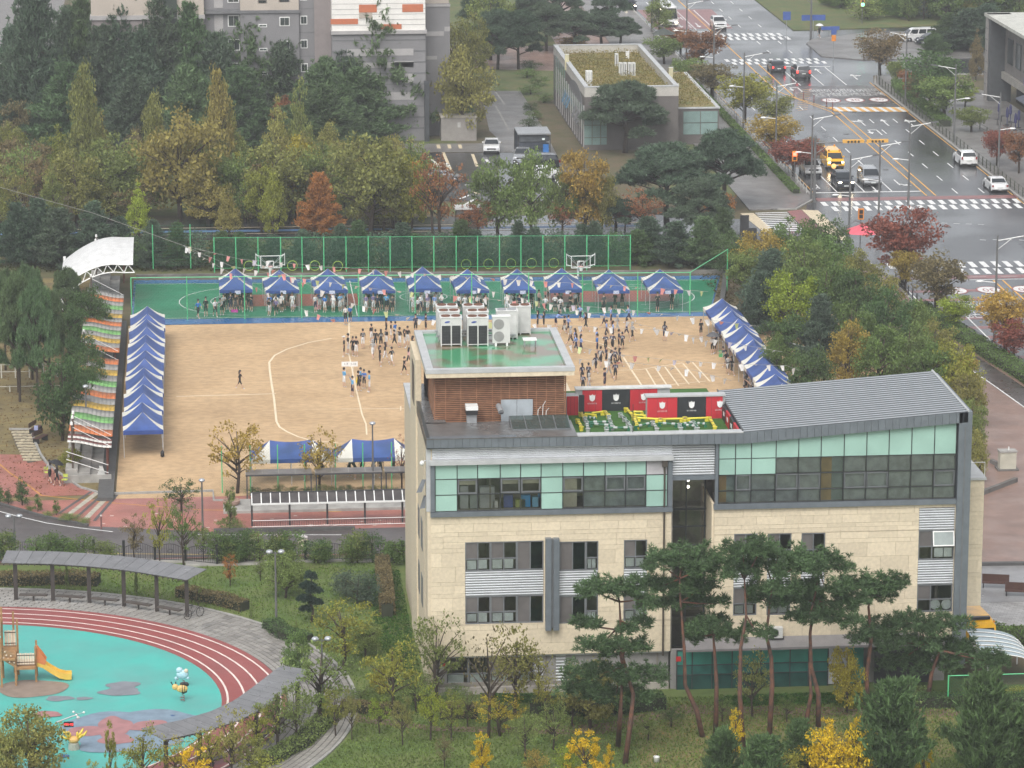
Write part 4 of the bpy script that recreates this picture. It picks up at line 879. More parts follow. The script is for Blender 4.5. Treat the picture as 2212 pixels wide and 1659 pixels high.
for x_ in (14.7,16.2,17.7,19.4): MB().box(x_,b.y+.95,RZ,x_+.06,b.y+1.02,RZ+.3).build('leg', mGREYM, t); MB().box(x_,b.y+2.35,RZ,x_+.06,b.y+2.42,RZ+.3).build('leg', mGREYM, t)
# ---- split units on the wall, cameras, flags
for px, py, lb in ((1675,1365,'round-fan condenser box on the stone wall between pine trunks above the canopy'),(1905,1362,'condenser box on the stone wall half hidden by the spreading pine')):
    b = VY(px, py, SY-.2); t = thing('wall_condenser', lb, 'air conditioner', (b.x,SY-.4,b.z))
    MB().box(b.x-.42,SY-.42,b.z-.33,b.x+.42,SY-.08,b.z+.33).build('casing', mACW, t)
    MB().extr([(b.x-.1+.27*math.cos(a*.3927),SY-.44,b.z+.27*math.sin(a*.3927)) for a in range(16)],(0,.03,0)).build('fan', mACG, t); MB().box(b.x-.5,SY-.45,b.z-.4,b.x+.5,SY,b.z-.34).build('bracket', mDKMET, t)
for i, z in enumerate((13.2,12.2)):
    MB().hexa([(12.6+.2*i,SY+1.0,z-.7),(12.62+.2*i,SY+1.0,z-.7),(13.0+.1*i,SY+1.5,z),(12.98+.1*i,SY+1.5,z)],[(12.9+.2*i,SY+.6,z-.55),(12.92+.2*i,SY+.6,z-.55),(13.2,SY+.9,z+.15),(13.18,SY+.9,z+.15)]).build('tilted_sash', mFRAME, school)
cm = thing('security_camera', 'white dome security camera on the left corner of the school', 'camera', (13.0,SY+.8,14.4)); MB().ball((12.95,SY+.6,14.45),.16,8).build('dome', mWHITEM, cm); MB().tube((13.2,SY+.6,14.6),(12.95,SY+.6,14.55),.04).build('arm', mGREYM, cm)
# ================================================================ TENTS
mTB = M('tent_blue', (.048,.10,.31), .55, var=.18, scale=.9, trans=.12); mTW = M('tent_white', (.72,.70,.63), .6, var=.06, trans=.12); mTBD = M('tent_valance', (.025,.06,.24), .6); mLEG = M('tent_leg', (.55,.56,.56), .4, metal=.3)
def tent_proto():
    root = thing('canopy_tent', 'x', 'tent'); ze, zp, a, hl, hw, p = 2.05, 3.15, 1.57, 3.0, 1.5, 1.35
    m = MB(); nt = 6
    def zz(t): return ze + (zp-ze)*t**p
    for s in (-1, 1):
        cols = [-3.0+1.43*i/3 for i in range(4)] + [-1.57+3.14*i/6 for i in range(1,7)] + [1.57+1.43*i/3 for i in range(1,4)]
        for c0, c1 in zip(cols, cols[1:]):
            w_ = 1 if (c1 <= -1.56 or c0 >= 1.56) else 0
            for k in range(nt):
                q = []
                for (c, t) in ((c0,k/nt),(c1,k/nt),(c1,(k+1)/nt),(c0,(k+1)/nt)):
                    rc = max(-a, min(a, c)); sag = .17*(1-(rc/a)**2)
                    q.append((s*hw*(1-t), c+(rc-c)*t, zz(t)-sag*t))
                m.face(q if s > 0 else q[::-1], w_)
    for e in (-1, 1):
        us = [-1.5+3*i/6 for i in range(7)]
        for u0, u1 in zip(us, us[1:]):
            for k in range(nt):
                q = [(u*(1-t), e*(hl+(a-hl)*t), zz(t)) for (u,t) in ((u0,k/nt),(u1,k/nt),(u1,(k+1)/nt),(u0,(k+1)/nt))]
                m.face(q if e < 0 else q[::-1], 0)
    m.build('canopy', [mTB, mTW], root, True, True)
    v = MB()
    for s in (-1, 1):
        for c0, c1, w_ in ((-3,-1.57,1),(-1.57,1.57,0),(1.57,3,1)): v.box(s*hw-.012,c0,ze-.3,s*hw+.012,c1,ze,w_)
        v.box(-hw,s*hl-.012,ze-.3,hw,s*hl+.012,ze,0)
    v.build('valance', [mTBD, mTW], root, False, True)
    for x in (-1.46, 1.46):
        for y in (-2.95, 0, 2.95): MB().box(x-.022,y-.022,0,x+.022,y+.022,ze-.02).build('leg', mLEG, root, False, True)
    f = MB()
    for x in (-1.46,1.46): f.tube((x,-2.95,ze-.08),(x,2.95,ze-.08),.018,n=4)
    for y in (-2.95,0,2.95): f.tube((-1.46,y,ze-.1),(1.46,y,ze-.1),.018,n=4)
    f.build('frame', mLEG, root, False, True)
    return root
tent0 = tent_proto(); rq = random.Random(2)
def rj(a=0.): return a+rq.uniform(-.035,.035)
def sj(): return (rq.uniform(.97,1.03), rq.uniform(.97,1.02), rq.uniform(.95,1.05))
tents_back = []
ordn = ['first','second','third','fourth','fifth','sixth','seventh','eighth','ninth','tenth']
for i, px in enumerate((510.6,608.6,714,818.5,919.7,1019.3,1125.5,1223.7,1327,1438.8)):
    g = G(px, 674); lab = 'blue and white peaked canopy tent on the green court, %s from the white awning end' % ordn[i]
    loc = (g.x, g.y+3.0, .02)
    if i == 0: t = tent0; t.location = loc; tag(t, lab, 'tent', 'tents on the green court')
    else: t = dup(tent0, loc, rj(), lab, 'tents on the green court', scale=sj())
    tents_back.append((g.x, g.y))
    s = thing('name_sheet', 'white paper sign hung on the front of the %s court tent' % ordn[i], 'sign', (g.x+.15, g.y-.04, 1.8)); MB().box(g.x-.1,g.y-.045,1.68,g.x+.42,g.y-.035,1.98).build('sheet', M('sheet_blue',(.52,.55,.70),.7), s); MB().box(g.x-.1,g.y-.05,1.96,g.x+.42,g.y-.03,1.985).build('clip', mWHITEM, s)
g = G(351, 988); n7 = ['nearest the brick plaza','second from the brick plaza','third from the brick plaza','in the middle of its row','third from the court fence','second from the court fence','beside the court fence']
for i in range(7): dup(tent0, (g.x-1.5, g.y+3.0+6.12*i, .02), rj(), 'canopy tent in the joined row along the striped awnings, %s' % n7[i], 'tents along the awnings', sj())
p0, p5 = G(1474.67+258/3, 553+90, 3.15), G(1474.67+605/3, 553+755/3, 3.15); d5 = (p5-p0)/5
ang = math.atan2(d5.x, -d5.y)
for i in range(7):
    c = p0 + d5*i; k = Vector((math.sin(ang), -math.cos(ang), 0))*1.57
    dup(tent0, (c.x+k.x, c.y+k.y, .02), rj(ang), 'canopy tent in the slanting row under the trees, %s from the court fence' % ordn[i], 'tents under the trees', sj())
for i, (a, b) in enumerate(((585,671),(763,848))):
    u, v = G(a, 951-i*2, 3.15), G(b, 950-i*4, 3.15); c = (u+v)/2
    dup(tent0, (c.x, c.y, .02), R(90), 'canopy tent with white corners behind the plaza mesh fence, %s' % ('beside the yellow-leaved tree' if i == 0 else 'beside the school'), 'tents behind the plaza fence')
# sandbag at a tent foot, white bag
MB().lathe([(.05,0),(.16,.1),(.14,.4),(.05,.55)],8,(g.x,g.y,0.02)).build('sandbag', mBLACK, None, True, label='black weight bag strapped to the front leg of the awning-side tents', cat='sandbag')
# ================================================================ FENCES
def chain(root, p, q, z0, z1, step, r=.006, mat=None, name='chain_link'):
    m = MB(); d = Vector((q[0]-p[0], q[1]-p[1], 0)); L_ = d.length; d.normalize(); H_ = z1-z0; n = Vector((-d.y,d.x,0))*r
    k = -H_
    while k < L_:
        for sg in (1, -1):
            s0, s1 = k, k+H_; a0, a1 = max(0,s0), min(L_,s1)
            if a1 - a0 < .02: continue
            za, zb = (z0+(a0-s0), z0+(a1-s0)) if sg > 0 else (z1-(a0-s0), z1-(a1-s0))
            A = Vector((p[0],p[1],0))+d*a0; B = Vector((p[0],p[1],0))+d*a1; t = d*r*1.0
            m.face([(A-t).to_tuple()[:2]+(za,), (A+t).to_tuple()[:2]+(za,), (B+t).to_tuple()[:2]+(zb,), (B-t).to_tuple()[:2]+(zb,)])
        k += step
    return m.build(name, mat or mMESHG, root)
def posts_fence(name, label, pts, h, posts, r=.04, mesh_step=.28, rails=('top',), group=None, wr=.006):
    t = thing(name, label, 'fence', (pts[0][0], pts[0][1], 0), 0, group)
    for p in posts: MB().tube((p[0],p[1],0),(p[0],p[1],h+.04),r,n=6).build('post', mSTEELG, t)
    for a, b in zip(pts, pts[1:]):
        if 'top' in rails: MB().tube((a[0],a[1],h),(b[0],b[1],h),r*.75,n=6).build('rail', mSTEELG, t)
        if 'bottom' in rails: MB().tube((a[0],a[1],.12),(b[0],b[1],.12),r*.6,n=6).build('rail', mSTEELG, t)
        chain(t, a, b, .1, h, mesh_step, wr)
    return t
fa, fb = G(285,693), G(1570,680)
FX = [(285,693),(405,691),(529,689),(652,687),(775,685),(897,683.5),(1019,682.5),(1142,682),(1258,681.5),(1377,681),(1490,680.5)]
ps = [G(*p) for p in FX]; ps = [(p.x,p.y) for p in ps]; last = G(1572,640); 
posts_fence('court_fence', 'green chain link fence with round posts along the front of the hard court', [ps[0], ps[-1]], 3.95, ps, .055, .3, group=None, wr=.007)
c_ = (last.x, last.y); posts_fence('court_side_fence', 'short green chain link return fence at the tree end of the court', [ps[-1], (49.0,322.5)], 3.95, [(49.0,322.5)], .055, .3)
# tall rear ball fence: posts with closely spaced horizontal wires
tf = thing('ball_fence', 'tall green ball stop fence with many wires behind the court', 'fence', (1.2,335.2,0))
XT = [463,510,558,607,653,700,748,796,843,890,937,985,1031,1078,1124,1171,1218,1265,1311,1358]
yb_ = lambda x: 335.25-(x-1.2)*.058
TT = [VY(px, 560, 334.2).x for px in XT]; hT = hgt(Vector((20.,yb_(20.),0)), 510)
for x in TT: MB().tube((x,yb_(x),0),(x,yb_(x),hT),.055,n=6).build('post', mSTEELG, tf)
for j in range(30):
    z = .45+(hT-.5)*j/29; r_ = .016 if j in (0,29) else .007
    MB().hexa([(TT[0],yb_(TT[0])-r_,z-r_),(TT[-1],yb_(TT[-1])-r_,z-r_),(TT[-1],yb_(TT[-1])+r_,z-r_),(TT[0],yb_(TT[0])+r_,z-r_)],[(TT[0],yb_(TT[0])-r_,z+r_),(TT[-1],yb_(TT[-1])-r_,z+r_),(TT[-1],yb_(TT[-1])+r_,z+r_),(TT[0],yb_(TT[0])+r_,z+r_)]).build('wire', mMESHG if 0 < j < 29 else mSTEELG, tf)
vm = MB()
for j in range(int((TT[-1]-TT[0])/.16)): x = TT[0]+j*.16; vm.box(x-.0022,yb_(x)-.002,.45,x+.0022,yb_(x)+.002,hT)
vm.build('vertical_wires', mMESHG, tf, kind='stuff')
tf2 = thing('ball_fence', 'short stretch of green mesh fence with poles behind the white awning', 'fence', (-4,336,0))
for x in (-4.6,-1.0): MB().tube((x,336.2,.3),(x,336.2,4.6),.05,n=6).build('post', mSTEELG, tf2)
for j in range(14): MB().box(-4.6,336.19,.6+j*.3,1.2,336.21,.612+j*.3).build('wire', mMESHG, tf2)
# fence between plaza and sports ground
FP = [(480,1058),(541,1056),(600,1054),(658,1053),(724,1052),(783,1051),(845,1050)]
pp = [(G(*p).x, 253.6) for p in FP] + [(21.0,253.6)]
posts_fence('plaza_fence', 'green post and mesh fence between brick plaza and sandy ground', [pp[0], pp[-1]], 3.55, pp, .045, .22, (), wr=.0045)
# ================================================================ HOOPS ON THE FENCE, BASKETBALL GOALS
mHOOP = M('hoop_lime', (.42,.62,.08), .4); 
RH = [(538,574),(633,573),(683,574),(730,574)]+[(823+ (x-1500*.5486+0)*0,0) for x in ()]
hp = [(775,268,0),(1248,265,0),(1492,265,0),(1742,270,0)]
hz = [((700+.3617*x)*.5486,(950+.3617*y)*.5486) for x,y,_ in hp] + [((1500+.3617*x)*.5486,(1000+.3617*y)*.5486) for x,y in ((927,112),(1172,108),(1415,105),(1640,102),(1882,100))]
for i, (px, py) in enumerate(hz):
    Y = 334.0; c = VY(px, py, Y); m = MB(); n = 20
    m.path([(c.x+.47*math.cos(2*math.pi*k/n), Y, c.z+.47*math.sin(2*math.pi*k/n)) for k in range(n+1)], .028, 5, cap=False)
    o = m.build('hula_hoop', mHOOP, None, True, label='lime green hoop hung on the tall green fence behind the court tents', cat='hoop', group='hoops on the tall fence')
mBB = M('backboard_clear', (.62,.64,.64), .2); mRIM = M('rim_red', (.5,.08,.05), .4)
for i, px in enumerate((584,1257)):
    b = G(px, 612); bx_, by_ = b.x, 329.0
    t = thing('basketball_goal', 'white trussed basketball backboard towering over the %s' % ('second court tent' if i == 0 else 'eighth court tent'), 'basketball goal', (bx_,by_,0))
    zc = VY(px, 563, by_).z
    MB().path([(bx_,by_+1.6,0),(bx_,by_+1.6,zc-1.2),(bx_,by_+.6,zc-.2)],.11,8).build('post', mWHITEM, t)
    MB().box(bx_-.85,by_-.75,zc-.5,bx_+.85,by_-.72,zc+.55).build('backboard', glass('board_glass',(.9,.92,.92),.12), t)
    f = MB()
    for (x0,z0,x1,z1) in ((-.9,-.55,.9,-.55),(-.9,.6,.9,.6),(-.9,-.55,-.9,.6),(.9,-.55,.9,.6),(-.3,-.4,.3,-.4),(-.3,.1,.3,.1),(-.3,-.4,-.3,.1),(.3,-.4,.3,.1)): f.tube((bx_+x0,by_-.78,zc+z0),(bx_+x1,by_-.78,zc+z1),.035,n=4)
    f.build('board_frame', mWHITEM, t)
    br = MB()
    for sx in (-1,1):
        for (x,z) in ((1.35,.75),(1.35,-.25),(.9,.55),(.9,-.5)): br.tube((bx_,by_+.8,zc-.8),(bx_+sx*x,by_-.7,zc+z),.03,n=4)
        br.tube((bx_+sx*1.35,by_-.7,zc+.85),(bx_+sx*1.35,by_-.7,zc-.35),.03,n=4)
        br.tube((bx_+sx*1.35,by_-.7,zc+.75),(bx_+sx*.9,by_-.75,zc+.55),.03,n=4); br.tube((bx_+sx*1.35,by_-.7,zc-.25),(bx_+sx*.3,by_-.75,zc-.5),.03,n=4)
    br.build('truss', mWHITEM, t)
    r = MB(); r.path([(bx_+.225*math.cos(2*math.pi*k/14),by_-1.1+.225*math.sin(2*math.pi*k/14),zc-.35) for k in range(15)],.018,5,cap=False); r.build('rim', mRIM, t)
    MB().lathe([(.22,-.02),(.14,-.4)],10,(bx_,by_-1.1,zc-.35)).build('net', mWHITEM, t)
# ================================================================ STRIPED AWNINGS ON THE LEFT OF THE FIELD
cols = {'w':M('awn_white',(.70,.68,.62),.6), 'r':M('awn_maroon',(.16,.045,.035),.6), 'g':M('awn_green',(.18,.40,.13),.65,var=.2), 'y':M('awn_yellow',(.56,.36,.06),.65,var=.2), 'o':M('awn_orange',(.58,.18,.06),.65,var=.2), 'k':M('awn_grey',(.30,.29,.27),.7,var=.12)}
XA0, XA1 = -10.2, -6.95
def aw_z(u): return 2.55 + .5*(1-u) + .06*math.sin(u*math.pi*2)
def awning(y0, y1, name_, lab, key, parts=8):
    t = thing('awning', lab, 'awning', (XA0, y0, 0), 0, 'striped awnings beside the field'); n = 10
    for s, c in enumerate(key):
        a, b = y0+(y1-y0)*s/len(key), y0+(y1-y0)*(s+1)/len(key); m = MB()
        for i in range(n):
            u0, u1 = i/n, (i+1)/n; x0, x1 = XA0+(XA1-XA0)*u0, XA0+(XA1-XA0)*u1
            m.hexa([(x0,a,aw_z(u0)-.03),(x1,a,aw_z(u1)-.03),(x1,b,aw_z(u1)-.03),(x0,b,aw_z(u0)-.03)],[(x0,a,aw_z(u0)),(x1,a,aw_z(u1)),(x1,b,aw_z(u1)),(x0,b,aw_z(u0))])
        m.build('stripe', cols[c], t, True)
    for y in ((y0,) if False else (y0+.3, y1-.3)):
        MB().tube((XA0+.35,y,0),(XA0+.35,y,4.3),.07,n=8).build('mast', M('mast_bronze',(.09,.065,.05),.45), t)
        MB().lathe([(.09,0),(.11,.06),(.09,.22),(.02,.28)],8,(XA0+.35,y,4.25)).build('mast_cap', mWHITEM, t)
        MB().tube((XA0+.4,y,4.1),(XA1-.1,y,aw_z(1)+.03),.022,n=4).build('stay', mWHITEM, t)
        MB().tube((XA1-.35,y,.2),(XA1-.35,y,aw_z(.9)-.03),.06,n=6).build('post', M('post_maroon',(.14,.04,.03),.5), t)
    return t
Ys = G(248,1005).y
yA = G(180,958,2.9).y
awning(yA, yA+2.6, '', 'maroon and white striped end awning beside the brick plaza', 'wrwr')
awning(G(250,938,2.7).y, G(272,772,2.7).y, '', 'orange, green, yellow and grey striped awning nearest the maroon one', 'okgkykokgkyko')
awning(G(275,757,2.7).y, G(280,632,2.7).y, '', 'long orange, yellow, green and grey striped awning towards the court', 'okykgkokykgkok')
yE = 333.0; awning(yE-3.2, yE-.4, '', 'maroon and white striped awning at the far end by the white canopy', 'wrwr')
# low stand with steps and railings under the awnings
st_ = thing('spectator_stand', 'low concrete seating stand under the striped awnings', 'stand', (-9.5, yA, 0))
for i in range(3): MB().box(-10.4+.9*i,yA-.2,0,-9.5+.9*i,yE,.95-.3*i).build('step', mCONC, st_)
for z in (.9,1.5): MB().tube((-10.3,yA-.35,z+.9),(-7.2,yA-.35,z-.2),.03,n=5).build('handrail', mWHITEM, st_)
MB().box(-10.5,yA-.6,0,-7.0,yA-.45,.62).build('end_wall', mCONC, st_)
ban = MB(); 
for i in range(6): ban.face([(-7.9-.05*i,yA-.5,1.3-i*.2),(-7.6+.05*i,yA-.52,1.25-i*.2),(-7.55+.05*i,yA-.5-.05*(i%2),1.05-i*.2),(-7.85-.05*i,yA-.5,1.1-i*.2)])
ban.build('cloth_banner', M('banner_cloth',(.50,.50,.48),.8), None, label='crumpled pale banner hanging at the end of the seating stand', cat='banner')
# big white curved tensile canopy at the far left end
WX, WY = G(157,668).x-1.0, G(157,668).y-.6
wc = thing('stage_canopy', 'large white curved membrane stage canopy on white trusses', 'canopy', (WX,WY,0))
mMEM = M('membrane_white', (.60,.60,.59), .5, var=.08); m = MB(); nu, nv = 14, 8
def wcp(u, v):
    x = WX + 6.6*u; y = WY+8.5*v; z = 1.7 + .9*v + 3.0*math.sin(min(1,u*1.02+.16)*math.pi*.56) - .9*(v-.5)**2*4*.5
    return (x, y, z)
for i in range(nu):
    for j in range(nv): m.face([wcp(i/nu,j/nv),wcp((i+1)/nu,j/nv),wcp((i+1)/nu,(j+1)/nv),wcp(i/nu,(j+1)/nv)])
m.build('membrane', mMEM, wc, True)
tr = MB()
for i in range(nu):
    a, b = Vector(wcp(i/nu,0)), Vector(wcp((i+1)/nu,0)); dz = Vector((.12,0,-.75))
    tr.tube(a,b,.07,n=5); tr.tube(a+dz,b+dz,.06,n=5); tr.tube(a if i%2 else a+dz, b+dz if i%2 else b,.04,n=4)
tr.build('truss', mWHITEM, wc)
for y in (WY+.1,WY+8.3): MB().tube((WX+.1,y,0),(WX+.1,y,3.4),.13,n=8).build('column', mWHITEM, wc)
# ================================================================ PLAZA FURNITURE
def shelter(x0, x1, y, h, lab, n):
    t = thing('bicycle_shelter', lab, 'shelter', (x0,y,0)); d = 1.1
    mS = M('smoked_roof', (.085,.075,.072), .12, var=.25, scale=1.2)
    w_ = (x1-x0)/n
    for i in range(n):
        a, b = x0+i*w_, x0+(i+1)*w_
        MB().hexa([(a+.04,y,h+.07),(b-.04,y,h+.07),(b-.04,y+d,h+.5),(a+.04,y+d,h+.5)],[(a+.04,y,h+.1),(b-.04,y,h+.1),(b-.04,y+d,h+.53),(a+.04,y+d,h+.53)]).build('roof_panel', mS, t)
        MB().hexa([(a-.03,y,h+.06),(a+.04,y,h+.06),(a+.04,y+d,h+.49),(a-.03,y+d,h+.49)],[(a-.03,y,h+.13),(a+.04,y,h+.13),(a+.04,y+d,h+.56),(a-.03,y+d,h+.56)]).build('rafter', mWHITEM, t)
    MB().box(x0-.05,y-.06,h-.02,x1+.05,y,h+.1).build('front_beam', mWHITEM, t); MB().box(x0-.05,y+d,h+.45,x1+.05,y+d+.08,h+.62).build('rear_beam', mDKMET, t)
    for i in range(0, n+1, 4): MB().box(x0+i*w_-.07,y+d-.5,0,x0+i*w_+.07,y+d-.36,h+.32).build('post', mDKMET, t)
    MB().tube((x0,y+.1,.55),(x1,y+.1,.55),.025,n=5).build('rail', mWHITEM, t); MB().tube((x0,y+.1,.1),(x1,y+.1,.1),.025,n=5).build('rail', mWHITEM, t)
    for i in range(n*4): MB().tube((x0+i*w_/4,y+.1,.1),(x0+i*w_/4,y+.1,.5),.012,n=4).build('bar', mDKMET, t)
    return t
s0 = G(545,1142); shelter(s0.x, s0.x+13.4, s0.y, 1.75, 'long bicycle shelter with smoked roof panels and white frame on the brick plaza', 20)
def pavil(x0, x1, y, lab):
    t = thing('bench_shelter', lab, 'shelter', (x0,y,0))
    MB().box(x0,y,2.0,x1,y+1.5,2.06).build('roof', M('slate_roof',(.16,.145,.135),.45,var=.15), t)
    for i in range(4): MB().box(x0+(x1-x0)*i/4,y+.02,2.06,x0+(x1-x0)*i/4+.03,y+1.48,2.075).build('seam', mCONC, t)
    MB().box(x0,y-.05,1.94,x1,y,2.04).build('beam', mDKMET, t)
    for x in (x0+.05,x1-.1): MB().box(x,y+.1,0,x+.09,y+.2,1.95).build('post', mDKMET, t)
    MB().box(x0+.3,y+.3,.4,x1-.3,y+.7,.46).build('seat', mDKMET, t)
for i, (a, b) in enumerate(((531,674),(681,826),(832,960))):
    u, v = G(a,1078), G(b,1078); pavil(u.x, v.x, 250.9, 'grey slab roofed bench shelter before the mesh fence, %s' % ('at the young tree end','middle one of three','beside the school')[i])
MB().box(s0.x-2.0,247.7,0,21,251.0,.22).build('planter_bed', mCONC, None, label='low raised planting bed behind the bench shelters', cat='planter')
pl_ = thing('potted_conifer_bowl', 'round terracotta bowl planter under a small conifer on the plaza', 'planter', tuple(G(500,1098)))
MB().lathe([(.3,0),(.62,.35),(.66,.55),(.55,.55),(.5,.45)],14,G(500,1096)).build('bowl', M('bowl_clay',(.36,.24,.19),.8), pl_)
# barrels
mBAR = M('barrel_cream', (.66,.58,.44), .5)
for i, (px, py, c, lab) in enumerate(((549,1178,(.30,.05,.07),'cream barrel with a red lid beside the iron fence'),(603,1180,(.55,.42,.45),'cream barrel with pink lid, middle of the three barrels'),(654,1183,(.56,.50,.50),'cream barrel with pale lid nearest the school'))):
    b = G(px, py); t = thing('barrel', lab, 'barrel', (b.x,b.y,0), 0); MB().lathe([(.34,0),(.36,.1),(.36,.62),(.34,.7)],16,(b.x,b.y,0)).build('drum', mBAR, t, True); MB().lathe([(.37,.7),(.37,.8),(.3,.83)],16,(b.x,b.y,0)).build('lid', M('lid_%d'%i,c,.5), t, True)
# ornamental iron fence along the park
IF = [G(x,y) for x,y in ((5,1205),(203,1210),(268,1212),(335,1213),(401,1215),(469,1222),(560,1215),(660,1213),(760,1212),(870,1212))]
inf = thing('iron_fence', 'black ornamental iron fence with posts along the park lawn', 'fence', (IF[0].x,IF[0].y,0))
for p in IF: MB().box(p.x-.09,p.y-.09,0,p.x+.09,p.y+.09,1.5).build('post', mBLACK, inf)
for a, b in zip(IF, IF[1:]):
    n = max(4, int((b-a).length/.16)); m = MB(); top = []
    for i in range(n+1):
        f = i/n; p = a.lerp(b, f); h = .95+.35*math.sin(math.pi*f); m.box(p.x-.012,p.y-.012,.15,p.x+.012,p.y+.012,h); top.append((p.x,p.y,h))
    m.build('bars', mBLACK, inf); MB().path(top,.022,5).build('scroll_rail', mBLACK, inf); MB().tube((a.x,a.y,.18),(b.x,b.y,.18),.02,n=4).build('rail', mBLACK, inf)
    q = a.lerp(b,.5); MB().path([(q.x+.2*math.cos(t*.5),q.y,.75+.2*math.sin(t*.5)*(1-t/16)) for t in range(14)],.018,4).build('scroll', mBLACK, inf)
    MB().box(min(a.x,b.x),min(a.y,b.y)-.12,0,max(a.x,b.x),max(a.y,b.y)+.12,.14).build('plinth', mCONC, inf)
# curved pergolas
def pergola(name, lab, pts, hfront, o0, o1, nslat):
    t = thing('pergola', lab, 'pergola', (pts[0].x, pts[0].y, 0)); mP = M('pergola_post',(.045,.036,.032),.6); mR = M('pergola_roof',(.17,.17,.175),.34,var=.1,rough2=.15,rnd=.08)
    C = Vector((PC[0],PC[1],0)); ps = [Vector((p.x,p.y,0)) for p in pts]
    def at(f, off, z):
        f = max(-.35, min(len(ps)-1+.25, f)); i = max(0, min(len(ps)-2, int(math.floor(f)))); u = f-i; p = ps[i]+(ps[i+1]-ps[i])*u; d = (C-p).normalized(); q = p+d*off; return (q.x,q.y,z)
    for p in ps: MB().box(p.x-.13,p.y-.13,0,p.x+.13,p.y+.13,hfront).build('post', mP, t)
    for i in range(len(ps)-1):
        a, b = ps[i], ps[i+1]; MB().tube(at(i,0,hfront),at(i+1,0,hfront),.11,n=4).build('beam', mP, t); MB().tube(at(i,o1*.8,hfront+.12),at(i+1,o1*.8,hfront+.12),.09,n=4).build('beam', mP, t)
        m = MB(); m.hexa([at(i+.12,.45,.42),at(i+.88,.45,.42),at(i+.88,.05,.42),at(i+.12,.05,.42)],[at(i+.12,.45,.5),at(i+.88,.45,.5),at(i+.88,.05,.5),at(i+.12,.05,.5)]); m.build('bench_seat', M('bench_dark',(.075,.06,.05),.6), t)
        q = at(i+.5,.25,0); MB().box(q[0]-.06,q[1]-.06,0,q[0]+.06,q[1]+.06,.42).build('bench_leg', mP, t)
    n = nslat
    for k in range(n):
        f0 = -.32+(len(ps)-1+.55)*k/n; f1 = -.32+(len(ps)-1+.55)*(k+.97)/n
        MB().hexa([at(f0,o0,hfront+.14),at(f1,o0,hfront+.14),at(f1,o1,hfront+.42),at(f0,o1,hfront+.42)],[at(f0,o0,hfront+.18),at(f1,o0,hfront+.18),at(f1,o1,hfront+.46),at(f0,o1,hfront+.46)]).build('roof_panel', mR, t)
        for s in (.2,.7): MB().tube(at(f0+(f1-f0)*s,o0*1.2,hfront+.07),at(f0+(f1-f0)*s,o1*1.05,hfront+.33),.045,n=4).build('rafter', mP, t)
pergola('pergola','curved bench pergola with a sloping grey roof on the lawn side of the running track', [P2(*p) for p in ((105,570),(345,575),(580,590),(805,612),(1018,645),(1213,680))], 2.55, .6, -1.35, 16)
pergola('pergola','curved pergola roof partly hidden by trees near the front of the playground', [P2(*p) for p in ((1930,1330),(1800,1440),(1665,1545),(1505,1625),(1300,1690),(1080,1740))], 2.45, -.5, 1.35, 18)
# park lamps
def lamp2(px, py, top, lab, heads=2):
    b = G(px,py); h = hgt(b, top); t = thing('park_lamp', lab, 'lamp', (b.x,b.y,0)); MB().path([(b.x,b.y,0),(b.x,b.y,h*.3),(b.x,b.y,h)],[.085,.075,.05],8).build('pole', mPOLE, t)
    for s in ((-1,1) if heads == 2 else (0,)):
        MB().tube((b.x,b.y,h-.15),(b.x+s*.3,b.y-.1,h+.02),.03,n=5).build('arm', mPOLE, t); MB().ball((b.x+s*.38,b.y-.12,h+.05),(.24,.24,.14),10).build('head', M('lamp_head',(.46,.48,.50),.25,metal=.4), t, True)
lamp2(597,1349,1192,'grey park lamp with two round heads on the lawn'); lamp2(697,1552,1380,'twin-headed park lamp among trees right of the playground'); lamp2(33,1200,1115,'twin-headed lamp post beside the service lane')
lamp2(438,1143,1038,'slim dark lamp post with a small round head on the plaza',1); lamp2(806,1075,915,'dark plaza lamp post before the blue tents near the school',1)
lamp2(188,960,835,'lamp post with pale round head beside the dry lawn path',1); lamp2(213,735,664,'lamp post with pale round head among awnings and pines',1)
# benches on the dry lawn, picnic bits
mBW = M('bench_wood',(.085,.04,.03),.7)
for i, (px, py, rz_) in enumerate(((78,935,R(70)),(88,955,R(62)))):
    b = G(px,py); t = thing('park_bench', 'dark wooden bench on dry lawn by the slab path, %s' % ('with a bag on it' if i == 0 else 'empty'), 'bench', (b.x,b.y,0), rz_)
    for k in range(3): MB().box(-.8,-.25+.17*k,.42,.8,-.11+.17*k,.46).build('seat_slat', mBW, t, local=True)
    for k in range(3): MB().box(-.8,.27,.55+.13*k,.8,.3,.65+.13*k).build('back_slat', mBW, t, local=True)
    for s in (-.65,.65): MB().box(s-.03,-.25,0,s+.03,.3,.42).build('leg', mBLACK, t, local=True)
b = G(78,928,.5); MB().box(b.x-.15,b.y-.1,.47,b.x+.15,b.y+.1,.8).build('bag', M('bag_blue',(.35,.38,.6),.8), None, label='small pale blue bag on the dark bench', cat='bag')
# bollard on plaza
b = G(219,1143); t = thing('bollard', 'thin maroon bollard with pale cap on the brick plaza', 'bollard', (b.x,b.y,0)); MB().tube((b.x,b.y,0),(b.x,b.y,.95),.06,n=8).build('post', M('bollard_maroon',(.22,.10,.09),.5), t); MB().ball((b.x,b.y,.98),.09,8).build('cap', M('bollard_cap',(.6,.5,.45),.5), t)
